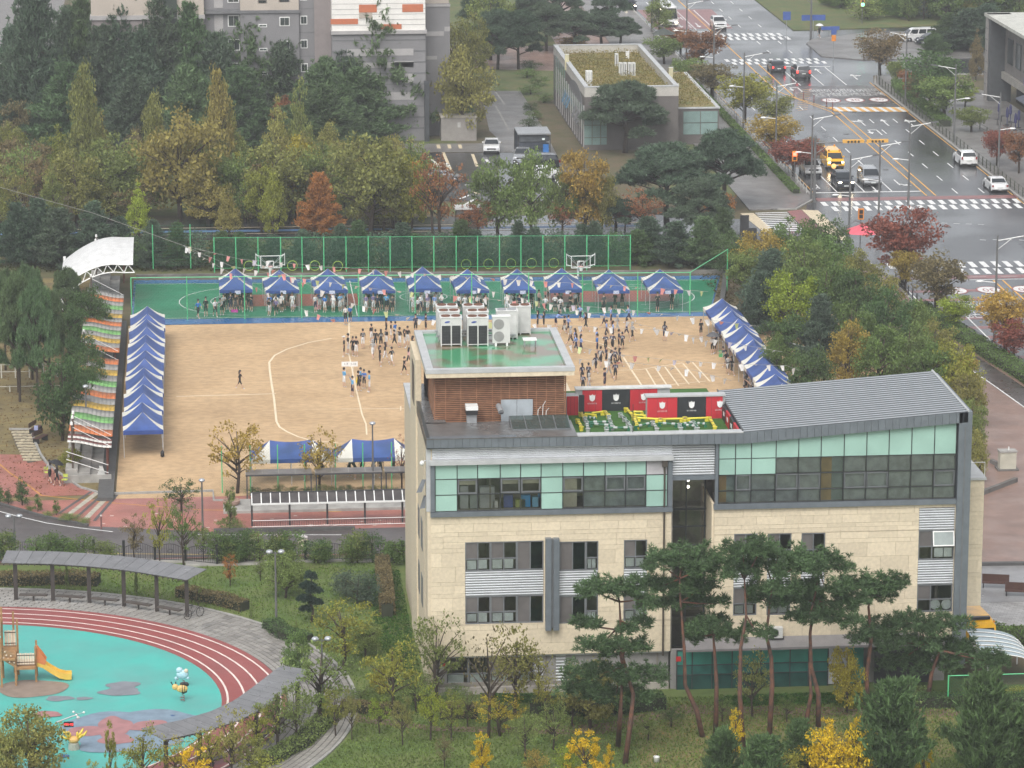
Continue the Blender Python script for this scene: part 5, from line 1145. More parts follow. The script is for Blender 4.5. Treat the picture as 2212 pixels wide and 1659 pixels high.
# ================================================================ PEOPLE
def person_mesh(name, J):
    """J: joints; one continuous skinned body, faces sorted into skin / shirt / bottoms / shoes by the nearest bone"""
    V = []; Ed = []; Rr = []; idx = {}
    def jv(n, p, r): idx[n] = len(V); V.append(p); Rr.append(r)
    def bone(a, b): Ed.append((idx[a], idx[b]))
    jv('pel',J['pel'],(.125,.10)); jv('waist',J['waist'],(.115,.085)); jv('chest',J['chest'],(.135,.095)); jv('neckb',J['neckb'],(.07,.06)); jv('neck',J['neck'],(.048,.048)); jv('jaw',J['jaw'],(.062,.075)); jv('head',J['head'],(.082,.098)); jv('crown',J['crown'],(.062,.075))
    for a, b in (('pel','waist'),('waist','chest'),('chest','neckb'),('neckb','neck'),('neck','jaw'),('jaw','head'),('head','crown')): bone(a,b)
    for s in 'LR':
        jv('sh'+s,J['sh'+s],.058); jv('el'+s,J['el'+s],.042); jv('wr'+s,J['wr'+s],.028); jv('pa'+s,J['pa'+s],(.034,.02))
        bone('chest','sh'+s); bone('sh'+s,'el'+s); bone('el'+s,'wr'+s); bone('wr'+s,'pa'+s)
        jv('hip'+s,J['hip'+s],.088); jv('kn'+s,J['kn'+s],.056); jv('an'+s,J['an'+s],.038); jv('toe'+s,J['toe'+s],(.042,.03))
        bone('pel','hip'+s); bone('hip'+s,'kn'+s); bone('kn'+s,'an'+s); bone('an'+s,'toe'+s)
    me = bpy.data.meshes.new(name); me.from_pydata(V, Ed, [])
    o = bpy.data.objects.new('tmp', me); COL.objects.link(o)
    o.modifiers.new('skin','SKIN'); sv = me.skin_vertices[0].data
    for i, r in enumerate(Rr): sv[i].radius = r if isinstance(r, tuple) else (r, r)
    sv[0].use_root = True
    sb = o.modifiers.new('sub','SUBSURF'); sb.levels = 1; sb.render_levels = 1
    out = bpy.data.meshes.new_from_object(o.evaluated_get(bpy.context.evaluated_depsgraph_get())); bpy.data.objects.remove(o)
    out.name = name
    # fingers, nose, ears joined into the same mesh
    m = MB(); m.v = [tuple(v.co) for v in out.vertices]; m.f = [tuple(p.vertices) for p in out.polygons]; nb = len(m.f)
    for s in 'LR':
        w_, p_ = Vector(J['wr'+s]), Vector(J['pa'+s]); d = (p_-w_).normalized(); side = d.cross(Vector((0,1,0)) if abs(d.y) < .8 else Vector((1,0,0))).normalized()
        for k in range(4):
            a = p_+side*(k-1.5)*.016; l = (.06,.072,.068,.052)[k]; b = a+d*l*.55; c = b+(d*.8+Vector((0,-.5,0))).normalized()*l*.5; m.path([a,b,c],[.009,.008,.006],4)
        a = w_.lerp(p_,.35)+side*.028; m.path([a,a+side*.025+d*.025,a+side*.03+d*.05],[.011,.010,.007],4)
    h = Vector(J['head']); m.path([h+Vector((0,-.088,.0)),h+Vector((0,-.112,-.03))],[.009,.016],4)
    for s in (-1,1): m.path([h+Vector((s*.08,0,.015)),h+Vector((s*.094,.012,-.025))],[.016,.013],4)
    nskin = len(m.f)
    for s in (-1,1): m.box(h.x+s*.034-.012,h.y-.101,h.z+.006,h.x+s*.034+.012,h.y-.09,h.z+.020)
    m.box(h.x-.022,h.y-.095,h.z-.066,h.x+.022,h.y-.084,h.z-.056)
    segs = [('pel','waist',2),('waist','chest',1),('chest','neckb',1),('neckb','neck',0),('jaw','head',0),('head','crown',0)]
    for s in 'LR': segs += [('chest','sh'+s,1),('sh'+s,'el'+s,1),('el'+s,'wr'+s,0),('wr'+s,'pa'+s,0),('pel','hip'+s,2),('hip'+s,'kn'+s,2),('kn'+s,'an'+s,0),('an'+s,'toe'+s,3)]
    sg = [(Vector(J[a]),Vector(J[b]),k) for a,b,k in segs]
    mi = []
    for fi, f in enumerate(m.f):
        if fi >= nskin: mi.append(4); continue
        if fi >= nb: mi.append(0); continue
        c = sum((Vector(m.v[i]) for i in f), Vector())/len(f); best = None
        for a, b, k in sg:
            ab = b-a; t = max(0,min(1,(c-a).dot(ab)/ab.length_squared)); dd = (c-a-ab*t).length
            if best is None or dd < best[0]: best = (dd,k,t,a)
        mi.append(best[1])
    m.m = mi; bpy.data.meshes.remove(out)
    return m.mesh(name, [M('skin',(.52,.33,.24),.6), mBLACK, mBLACK, mWHITEM, mBLACK], True)
def pose(al=(0,0), ar=(0,0), ll=0., lr=0., kl=0., kr=0., bend=0., el=.1, er=.1, alo=.12, aro=.12, head=0., sit=False):
    """arm swing forward angle (al,ar), outward alo/aro, elbow bend el/er, leg swing, knee bends; facing -Y"""
    J = {}; z0 = .86
    J['pel'] = (0,0,z0); t = bend
    def sp(h): return (0,-math.sin(t)*h, z0+math.cos(t)*h)
    J['waist'] = sp(.16); J['chest'] = sp(.38); J['neckb'] = sp(.52); J['neck'] = sp(.58)
    n = Vector(sp(.58)); hd = Vector((0,-math.sin(t*.4+head),math.cos(t*.4+head)))
    J['jaw'] = tuple(n+hd*.08+Vector((0,-.02,0))); J['head'] = tuple(n+hd*.16); J['crown'] = tuple(n+hd*.235)
    for s, sg, A, O, E in (('L',-1,al[0],alo,el),('R',1,ar[0],aro,er)):
        sh = Vector(sp(.47))+Vector((sg*.17,0,0)); J['sh'+s] = tuple(sh)
        d = Vector((sg*math.sin(O),-math.sin(A)*math.cos(O),-math.cos(A)*math.cos(O))); e = sh+d*.27; J['el'+s] = tuple(e)
        B = A+E; d2 = Vector((sg*math.sin(O)*(1-min(1,E))*.6-(sg*.35*min(1,E/1.5)),-math.sin(B),-math.cos(B))).normalized(); w_ = e+d2*.23; J['wr'+s] = tuple(w_); J['pa'+s] = tuple(w_+d2*.075)
    for s, sg, A, Kk in (('L',-1,ll,kl),('R',1,lr,kr)):
        h = Vector((sg*.09,0,z0-.03)); J['hip'+s] = tuple(h); k = h+Vector((sg*.01,-math.sin(A),-math.cos(A)))*.41; J['kn'+s] = tuple(k)
        B = A-Kk; a = k+Vector((0,-math.sin(B),-math.cos(B)))*.40; J['an'+s] = tuple(a); f = Vector((0,-math.cos(B*.6),math.sin(B*.6)-.25)).normalized(); J['toe'+s] = tuple(a+f*.15)
    mz = min(J[k][2] for k in ('anL','anR','toeL','toeR'))-.04
    return {k:(v[0],v[1],v[2]-mz) for k,v in J.items()}
POSES = {'stand':pose(), 'stand2':pose((.15,0),(.1,0),.06,-.04,el=1.2,er=.25,head=.12), 'walk':pose((-.45,0),(.5,0),.42,-.38,.1,.35,.06,el=.2,er=.4), 'walk2':pose((.4,0),(-.35,0),-.3,.36,.3,.08,.05,el=.35,er=.2),
         'run':pose((-.7,0),(.8,0),.75,-.55,.5,.9,.2,el=1.2,er=1.3), 'fold':pose((.45,0),(.45,0),.02,-.03,el=1.7,er=1.7), 'raise':pose((2.6,0),(.1,0),.05,-.05,el=.3,er=.2), 'point':pose((1.35,0),(.2,0),.12,-.1,el=.1,er=.9), 'bend':pose((.9,0),(.8,0),.25,.05,.4,.35,.7,el=.4,er=.5)}
PM = {k: person_mesh('body_'+k, v) for k, v in POSES.items()}
mHAIR = M('hair_black', (.012,.010,.010), .5)
def hair_mesh(kind, J, mat):
    h = Vector(J['head']); m = MB()
    if kind == 'short':
        m.ball(h+Vector((0,.012,.035)),(.10,.112,.108),10,k=6); m.ball(h+Vector((0,.045,-.02)),(.088,.08,.09),8)
    elif kind == 'long': m.ball(h+Vector((0,.014,.035)),(.102,.114,.106),10,k=6); m.path([h+Vector((0,.05,.0)),h+Vector((0,.075,-.12)),h+Vector((0,.07,-.26)),h+Vector((0,.06,-.33))],[.09,.085,.07,.03],8)
    elif kind == 'hood': m.ball(h+Vector((0,.02,.02)),(.12,.13,.13),10,k=6); m.ball(h+Vector((0,.05,-.13)),(.12,.1,.08),8)
    elif kind == 'cap': m.ball(h+Vector((0,.01,.05)),(.104,.115,.09),10,k=6); m.box(h.x-.07,h.y-.19,h.z+.05,h.x+.07,h.y-.08,h.z+.065)
    return m.mesh('hair_'+kind, mat, True)
HM = {}
def hairm(kind, pz, mat):
    k = (kind, pz, mat.name)
    if k not in HM: HM[k] = hair_mesh(kind, POSES[pz], mat)
    return HM[k]
C_ = lambda n, c: M('cloth_'+n, c, .8, var=.12, scale=6)
CL = {'navy':C_('navy',(.018,.020,.055)),'black':C_('black',(.016,.016,.018)),'white':C_('white',(.68,.68,.68)),'ltblue':C_('light_blue',(.22,.32,.60)),'sky':C_('sky_blue',(.12,.36,.62)),'grey':C_('grey',(.36,.36,.36)),'pink':C_('pink',(.62,.40,.38)),'purple':C_('purple',(.22,.18,.33)),'blue':C_('blue',(.03,.16,.50)),'dgrey':C_('dark_grey',(.09,.09,.095)),'red':C_('red',(.35,.03,.04)),'skin':MATS['skin'],'shoe':C_('shoe_white',(.70,.70,.70))}
CN = {'navy':'navy','black':'black','white':'white','ltblue':'light blue','sky':'sky blue','grey':'grey','pink':'pink','purple':'purple','blue':'bright blue','dgrey':'dark grey','red':'red','skin':'bare'}
PN = {'stand':'standing','stand2':'standing','walk':'walking','walk2':'walking','run':'running','fold':'folding arms','raise':'raising an arm','point':'pointing','bend':'bending forward'}
rpp = random.Random(5); PCOUNT = 0
def person(loc, pz, shirt, bottom, where, group, rz=None, hair=None, num=None, h=None, hairmat=None, extra='', shoe='shoe', seed=None):
    global PCOUNT; PCOUNT += 1
    hair = hair or rpp.choice(['short','short','long']); rz = rpp.uniform(0,6.28) if rz is None else rz; h = h or rpp.uniform(.93,1.06)
    hd = {'short':'short-haired','long':'long-haired','hood':'hooded','cap':'capped'}[hair]
    lab = '%s %s in %s and %s %s' % (hd, 'pupil', CN[shirt], CN[bottom], extra or PN[pz]) + ((' numbered '+num) if num else '') + ' ' + where
    lab = ' '.join(lab.split()[:16])
    o = bpy.data.objects.new('person', PM[pz]); COL.objects.link(o); o.location = (loc[0], loc[1], .03); o.rotation_euler = (0,0,rz); o.scale = (h,)*3
    long_ = bottom in ('dgrey',) or (extra.startswith('and long'))
    for i, mt in enumerate((None, CL[shirt], CL[bottom], CL[shoe], None)):
        if mt: o.material_slots[i].link = 'OBJECT'; o.material_slots[i].material = mt
    tag(o, lab, 'person', group)
    hm = obj('hair' if hair != 'hood' else 'hood', hairm(hair, pz, hairmat or (mHAIR if hair in ('short','long') else CL[shirt] if hair == 'hood' else CL['white'])), o, True)
    if num:
        if num not in NUMS: NUMS[num] = text_mesh(num, .26); NUMS[num].materials.clear(); NUMS[num].materials.append(CL['white'])
        c = Vector(POSES[pz]['chest']); t = obj('shirt_number', NUMS[num], o, True); t.location = (c.x, c.y+.155, c.z-.02); t.rotation_euler = (R(90),0,math.pi)
    return o
NUMS = {}
k5, k6, k4 = KG(1,1), KG(2,1), KG(0,1)
# --- dark-shirted group on the left half of the sand
gA = 'pupils gathered around the pitch arc'
for x, y, pz, s, b, hr, n in ((140,605,'stand','black','white','short','22'),(45,640,'stand2','black','white','short',None),(18,657,'stand','black','black','cap',None),(75,645,'walk','black','black','long',None),(97,655,'stand2','black','white','short',None),(195,562,'stand','black','white','short','1'),(222,600,'stand','black','black','short',None),(257,606,'stand2','black','black','long','22'),(292,590,'stand','black','white','short','8'),(292,505,'stand','black','black','short',None),(322,545,'stand','black','white','short',None),(345,596,'walk','black','black','short',None),(350,545,'point','blue','white','short',None),(378,598,'stand2','black','white','short','21'),(410,600,'stand','black','white','long',None),(430,590,'stand','black','white','short',None),(462,650,'walk','black','white','long',None),(205,668,'walk','grey','white','hood',None),(250,720,'stand2','black','black','long',None),(285,695,'walk2','black','white','long',None),(328,712,'walk','black','white','short','8'),(437,715,'walk','pink','black','long',None),(408,775,'walk2','black','black','short',None),(548,500,'stand','black','black','short',None),(482,505,'stand','navy','black','short',None)):
    person(k5(x,y), pz, s, b, 'near the chalk arc', gA, hair=hr, num=n, rz=R(180)+rpp.uniform(-.9,.9) if n else None)
gB = 'helpers in blue vests'
for x, y, pz, s, b, e in ((18,855,'stand2','sky','white','holding up a class sign'),(72,915,'raise','sky','navy','lifting a class sign'),(112,880,'point','black','black','talking with vest wearers'),(125,850,'stand','sky','black','behind the black-shirted one'),(148,862,'fold','blue','black','with folded arms'),(182,886,'stand2','sky','white','with white sleeves')):
    person(k5(x,y), pz, s, b, 'by the chalk line', gB, extra=e, hair='short')
person(k5(28,442),'stand2','white','black','at the edge of the court',gB, extra='with a flagpole'); person(k5(58,432),'stand','blue','black','at the edge of the court',gB, extra='beside a flagpole')
person(k4(1555,862),'walk','black','black','alone across the open sand',None, rz=R(78), hair='long', extra='with bare legs')
# --- blue and navy group on the right half of the sand
gC = 'pupils walking on the far right of the sand'
for x, y, pz, s, b, hr, n in ((1445,512,'walk','black','black','short',None),(1470,500,'walk2','ltblue','navy','short',None),(1485,585,'walk','grey','black','hood',None),(1550,425,'run','ltblue','navy','short','13'),(1585,492,'walk','black','black','long',None),(1515,600,'walk2','ltblue','navy','long',None),(1552,610,'stand','ltblue','navy','short',None),(1522,632,'walk','ltblue','navy','long',None),(1552,634,'walk2','ltblue','navy','long',None),(1702,470,'walk','ltblue','navy','short',None),(1748,455,'stand','ltblue','navy','short',None),(1720,535,'walk2','ltblue','navy','short',None),(1760,545,'stand2','ltblue','navy','long',None),(1790,500,'walk','grey','grey','hood',None),(1848,530,'walk','ltblue','navy','short',None),(1865,440,'run','ltblue','navy','short',None),(1885,557,'walk2','grey','black','hood',None),(2095,555,'stand2','navy','navy','long','47'),(1655,590,'stand','ltblue','navy','short',None),(1658,640,'stand','blue','navy','short',None),(1713,622,'walk','navy','black','short','24'),(1757,625,'walk2','navy','black','short','5'),(1798,610,'stand','navy','black','short',None),(1820,612,'walk','navy','black','short','29'),(1650,760,'walk','navy','black','long','8'),(1680,722,'walk2','navy','black','short','12'),(1716,705,'stand','navy','black','long',None),(1748,735,'walk','navy','black','long',None),(1775,725,'stand2','navy','black','short','24'),(1802,722,'walk','navy','black','long',None),(1733,795,'walk','grey','grey','hood',None),(1775,808,'walk','navy','black','short','10'),(1560,828,'stand','navy','black','long','9'),(1602,825,'stand','navy','black','short','2'),(1566,890,'stand2','navy','black','short','23'),(1604,892,'walk','grey','grey','hood',None),(1706,868,'stand','navy','navy','short',None),(1388,470,'bend','ltblue','navy','long',None),(1272,478,'stand','black','black','long',None),(1312,478,'fold','black','black','long',None)):
    person(k5(x,y), pz, s, b, 'beyond the roof terrace', gC, hair=hr, num=n, rz=(R(180)+rpp.uniform(-.6,.6)) if n else R(rpp.choice([90,110,250,60])))
# --- under the tents on the court
sets = [(['black','black','navy','dgrey','black','grey','black'],['black','navy','dgrey'],13),(['white','white','purple','white','navy','black','blue'],['white','black','navy'],12),(['sky','sky','sky','blue','white'],['white','navy'],12),(['navy','purple','sky','black','purple','dgrey'],['black','navy','white'],14),(['white','white','ltblue','white','purple'],['white','white','navy'],13),(['white','grey','white','pink','dgrey','white'],['white','black'],14),(['black','white','navy','white'],['black','white'],9),(['black','black','white'],['black'],6),(['black','dgrey'],['black'],3),(['black','black'],['black'],2)]
for i, (tx, ty) in enumerate(tents_back):
    sh, bt, n = sets[i]
    for k in range(n):
        row = k % 3; x = tx-1.35+2.8*((k+.5)/n)+rpp.uniform(-.15,.15); y = ty+(-.25 if row == 0 else .7 if row == 1 else 2.0)+rpp.uniform(-.2,.2)
        person((x,y), rpp.choice(['stand','stand2','fold','stand','fold','raise' if k == 2 else 'stand2']), rpp.choice(sh), rpp.choice(bt), 'under the %s court tent' % ordn[i], 'pupils under the court tents', rz=rpp.uniform(-.7,.7))
for x, y, pz, s, b, e in ((1285,405,'walk','blue','black','left of the first court tent'),(1335,395,'stand2','black','black','left of the first court tent'),(1395,397,'walk2','white','black','stepping out of the first court tent'),(1440,388,'bend','grey','black','at the first court tent'),(1745,390,'stand2','black','white','in front of the second court tent'),(1790,384,'walk','purple','black','in front of the second court tent')):
    person(k4(x,y), pz, s, b, e, 'pupils before the court tents', rz=rpp.uniform(-1,1))
for x, y, pz, s in ((497,384,'stand','white'),(1325,368,'run','white'),(1420,375,'walk','white'),(1280,340,'stand2','pink'),(1345,300,'stand2','white')): person(k5(x,y), pz, s, 'black', 'along the blue edge of the court', 'pupils before the court tents')
# --- along the slanting tents
gD = 'pupils along the tents under the trees'
for i in range(26):
    f = i/25; c = p0 + d5*(6*f+.0); nrm = Vector((-math.cos(ang),-math.sin(ang),0)); off = 1.55+rpp.uniform(-1.6,.35); q = c+nrm*off
    person((q.x,q.y), rpp.choice(['stand','stand2','fold','bend','walk']), rpp.choice(['black','black','navy','white','grey','white','dgrey']), rpp.choice(['black','black','navy']), 'along the slanting tents', gD, rz=R(-90)+rpp.uniform(-1,1))
person(k6(118,530),'stand','black','black','at the far end of the slanting tents',gD,extra='and long trousers',rz=R(20)); person(k6(192,640),'stand2','white','black','in front of the slanting tents',gD,extra='under a dark umbrella',rz=0)
person(k6(292,765),'stand2','grey','black','by the slanting tents',gD,extra='wearing a pale jacket',rz=R(160))
# --- at the front tents behind the plaza fence, and on the plaza
ft = G(800,1035)
for px, y, pz in ((660,256.4,'stand'),(697,257.6,'bend'),(754,257.2,'bend'),(768,256.5,'bend'),(782,257.5,'stand'),(806,257.3,'bend'),(822,256.8,'stand'),(850,257.4,'stand')):
    q = VY(px, 1020, y); person((q.x,y), pz, 'black' if px != 754 else 'dgrey', 'black', 'behind the plaza fence', 'pupils behind the plaza fence')
person(k4(325,1468),'walk','grey','black','on the brick plaza',None,extra='carrying a lime chair',rz=R(-150),hair='long'); person(k4(370,1492),'walk2','black','black','on the brick plaza',None,extra='sheltering under a black umbrella',rz=R(-140),hair='long')
ua = KG(2,0); person(ua(885,245),'walk','black','black','on the far pavement corner',None,extra='under a white umbrella',rz=R(30))
# --- umbrellas
def umbrella(c, z, r, mat, lab, tilt=0.):
    t = thing('umbrella', lab, 'umbrella', (c.x,c.y,0)); m = MB(); n = 8
    for i in range(n):
        a0, a1 = 2*math.pi*i/n, 2*math.pi*(i+1)/n; 
        for k in range(3):
            q = []
            for (a, f) in ((a0,k/3),(a1,k/3),(a1,(k+1)/3),(a0,(k+1)/3)): q.append((c.x+r*(1-f)*math.cos(a), c.y+r*(1-f)*math.sin(a), z+tilt*r*(1-f)*math.cos(a)+.32*r*(1-(1-f)**2)*1.6))
            m.face(q)
    m.build('canopy', mat, t, True); MB().tube((c.x,c.y,z-.75),(c.x,c.y,z+.45*r+.08),.012,n=5).build('shaft', mGREYM, t); MB().path([(c.x,c.y,z-.75),(c.x+.04,c.y,z-.82),(c.x+.08,c.y,z-.75)],.014,5).build('handle', mBLACK, t)
umbrella(k4(372,1480),1.62,.55,CL['black'],'open black umbrella held by a walker on the brick plaza',-.25); umbrella(k6(195,640),1.68,.62,CL['dgrey'],'open dark umbrella before the slanting tents'); umbrella(ua(885,245),1.75,.6,CL['white'],'open white umbrella on the far street corner')
u = VY(1563,843,262); umbrella(Vector((u.x,262,0)),1.7,.6,CL['black'],'black umbrella top peeping over the rooftop terrace wall')
# --- lime chairs on the plaza
mLIME = M('chair_lime',(.48,.55,.10),.5)
for x, y, rz_, lab in ((308,1440,.4,'lime seated chair carried on the plaza'),(420,1488,-.3,'lime seated chair standing at the plaza kerb')):
    b = k4(x,y); t = thing('chair', lab, 'chair', (b.x,b.y,0.03), rz_)
    MB().box(-.2,-.2,.42,.2,.2,.46).build('seat', mLIME, t, local=True); MB().box(-.2,.19,.58,.2,.22,.82).build('backrest', mLIME, t, local=True)
    for sx in (-.18,.18):
        for sy in (-.18,.18): MB().tube((sx,sy,0),(sx,sy,.42 if sy < 0 else .8),.012,n=5).build('leg', mGREYM, t, local=True)
b = G(1266,884,15.2); t = thing('chair', 'blue plastic chair on the artificial turf roof terrace', 'chair', (b.x,b.y,15.2), R(20)); mCHB = M('chair_blue',(.13,.22,.32),.5)
MB().box(-.22,-.22,.42,.22,.22,.47).build('seat', mCHB, t, local=True); MB().box(-.22,.2,.5,.22,.24,.92).build('backrest', mCHB, t, local=True)
for sx in (-.19,.19):
    for sy in (-.19,.19): MB().tube((sx,sy,0),(sx,sy,.44),.014,n=5).build('leg', mBLACK, t, local=True)
# --- class signs on sticks
for x, y, tx, bx_ in ((30,700,'1-9',(18,855)),(78,700,'1-10',(72,915))):
    f = k5(*bx_); z = VY(737.33+x/3, 553+y/3, f.y).z; q = VY(737.33+x/3, 553+y/3, f.y)
    t = thing('class_sign', 'white class board reading %s held up on the sand' % tx, 'sign', (q.x,f.y,0)); MB().box(q.x-.36,f.y-.02,z-.2,q.x+.36,f.y+.0,z+.2).build('board', mWHITEM, t); MB().tube((q.x,f.y,z-.2),(q.x-.1,f.y,z-1.0),.015,n=5).build('stick', mWHITEM, t)
    me = text_mesh(tx, .26); me.materials.clear(); me.materials.append(CL['navy']); o = obj('lettering', me, t); o.location = (q.x,f.y-.025,z); o.rotation_euler = (R(90),0,0)
b = k5(92,850); MB().extr([(b.x,b.y,.5),(b.x+.15,b.y,.25),(b.x+.3,b.y,.35),(b.x+.2,b.y,1.0)],(0,.02,0)).build('pennant', M('pennant',(.75,.55,.02),.7), None, label='yellow and red starting flag held by the blue vests', cat='flag')
b = k5(52,430); t = thing('flagpole', 'thin white pole standing at the court edge beside two helpers', 'pole', (b.x,b.y,0)); MB().tube((b.x,b.y,0),(b.x,b.y,1.6),.025,n=5).build('pole', mCHALK, t); MB().lathe([(.16,0),(.16,.03),(.03,.05)],10,(b.x,b.y,.02)).build('foot', mGREYM, t)
for x, y, c, lab in ((1520,365,(.55,.04,.35),'magenta bag on the court under the first tent'),(2060,345,(.75,.35,.42),'pink box at the third court tent')):
    b = k4(x,y); MB().box(b.x-.3,b.y-.2,.03,b.x+.3,b.y+.2,.25 if c[0] < .6 else .75).build('bag', M('bag_%d'%x,c,.7), None, label=lab, cat='bag')
for i in range(16):
    tx, ty = tents_back[i*7 % 10]; x, y = tx+rpp.uniform(-1.4,1.4), ty+rpp.uniform(.2,2.5); t = thing('school_bag', 'dark bag lying on the green court in the tent shade', 'bag', (x,y,.03), rpp.uniform(0,3), 'bags under the court tents'); c = rpp.choice(['black','navy','dgrey','grey'])
    MB().hexa([(-.2,-.13,0),(.2,-.13,0),(.2,.13,0),(-.2,.13,0)],[(-.14,-.08,.34),(.14,-.08,.34),(.14,.08,.34),(-.14,.08,.34)]).build('sack', CL[c], t, local=True); MB().path([(-.08,0,.33),(0,0,.42),(.08,0,.33)],.015,4).build('handle', CL['black'], t, local=True)
b = k6(248,655); MB().box(b.x-.18,b.y-.15,.02,b.x+.18,b.y+.15,.55).build('bin', M('bin_green',(.10,.40,.16),.6), None, label='green bin beside the slanting tents', cat='bin')
# ================================================================ BUNTING
M('cord',(.35,.35,.33),.8)
fm = [M('flag_white',(.76,.76,.75),.7,trans=.2), M('flag_red',(.70,.30,.28),.7,trans=.2), M('flag_lilac',(.58,.55,.66),.7,trans=.2), M('flag_lime',(.55,.62,.30),.7,trans=.2)]
fmesh = [MB().face([(-.13,0,0),(.13,0,0),(.06,.03,-.34),(-.06,-.03,-.34)]).mesh('pennant', q) for q in fm]
fmesh2 = [MB().face([(-.13,0,0),(.13,0,0),(.06,.22,-.14),(-.06,.20,-.18)]).mesh('pennant', q) for q in fm]
def bunting(pts, n, lab, sp=1, colored=.35):
    t = thing('bunting_line', lab, 'bunting', pts[0], 0, 'bunting over the sports ground'); P = [Vector(p) for p in pts]
    L_ = [0]; 
    for a, b in zip(P, P[1:]): L_.append(L_[-1]+(b-a).length)
    def at(s):
        for i in range(len(P)-1):
            if s <= L_[i+1] or i == len(P)-2: return P[i].lerp(P[i+1], (s-L_[i])/(L_[i+1]-L_[i]))
    cord = MB().path(P, .011, 4).build('cord', M('cord',(.35,.35,.33),.8), t)
    for k in range(n):
        q = at(L_[-1]*(k+.5)/n); c = rpp.choice([1,2,3,1]) if rpp.random() < colored else 0
        o = bpy.data.objects.new('pennant', (fmesh if rpp.random() < .7 else fmesh2)[c]); COL.objects.link(o); o.parent = t; o.matrix_parent_inverse = wmat(t).inverted(); o.location = q; o.rotation_euler = (rpp.uniform(-.3,.3),rpp.uniform(-.3,.3),rpp.uniform(-.9,.9)); o.scale = (rpp.uniform(1.15,1.6),)*3
S0 = VY(395,530,312)
def bl(pxs): return [VY(x,y,Y) for x,y,Y in pxs]
MB().path([VY(-60,388,305),VY(200,460,309),S0],.02,5).build('guy_rope', MATS['cord'], None, label='long bare rope rising from the bunting to the upper left', cat='rope')
bunting([S0]+bl([(520,560,311),(700,575,309),(1000,598,305),(1300,615,301),(1530,630,296)]), 40, 'string of pastel pennants across the court tent peaks', colored=.5)
bunting([S0]+bl([(500,575,308),(640,600,303),(820,625,298),(1100,650,292),(1350,668,287),(1640,705,280)]), 42, 'string of pennants sagging across the court tent fronts', colored=.45)
bunting([S0]+bl([(480,580,306),(560,625,300),(660,670,296),(760,705,292)]), 16, 'short steep string of pennants over the left of the sand', colored=.4)
bunting(bl([(560,570,306),(760,655,296),(900,690,290),(1150,700,284),(1420,712,279),(1690,760,272)]), 40, 'string of white pennants over the blue-shirted pupils', colored=.15)
bunting(bl([(1200,740,275),(1330,765,270),(1450,778,268),(1560,785,266),(1700,790,264),(1725,800,263)]), 20, 'string of white pennants over the ladder of chalk lines', colored=.08)
bunting(bl([(1240,775,268),(1380,785,265),(1500,800,263),(1580,822,261)]), 12, 'nearest string of white pennants just beyond the roof terrace', colored=.05)
bunting(bl([(1020,620,304),(1200,660,297),(1380,700,288),(1540,740,280)]), 18, 'string of white pennants slanting towards the tree-side tents', colored=.1)
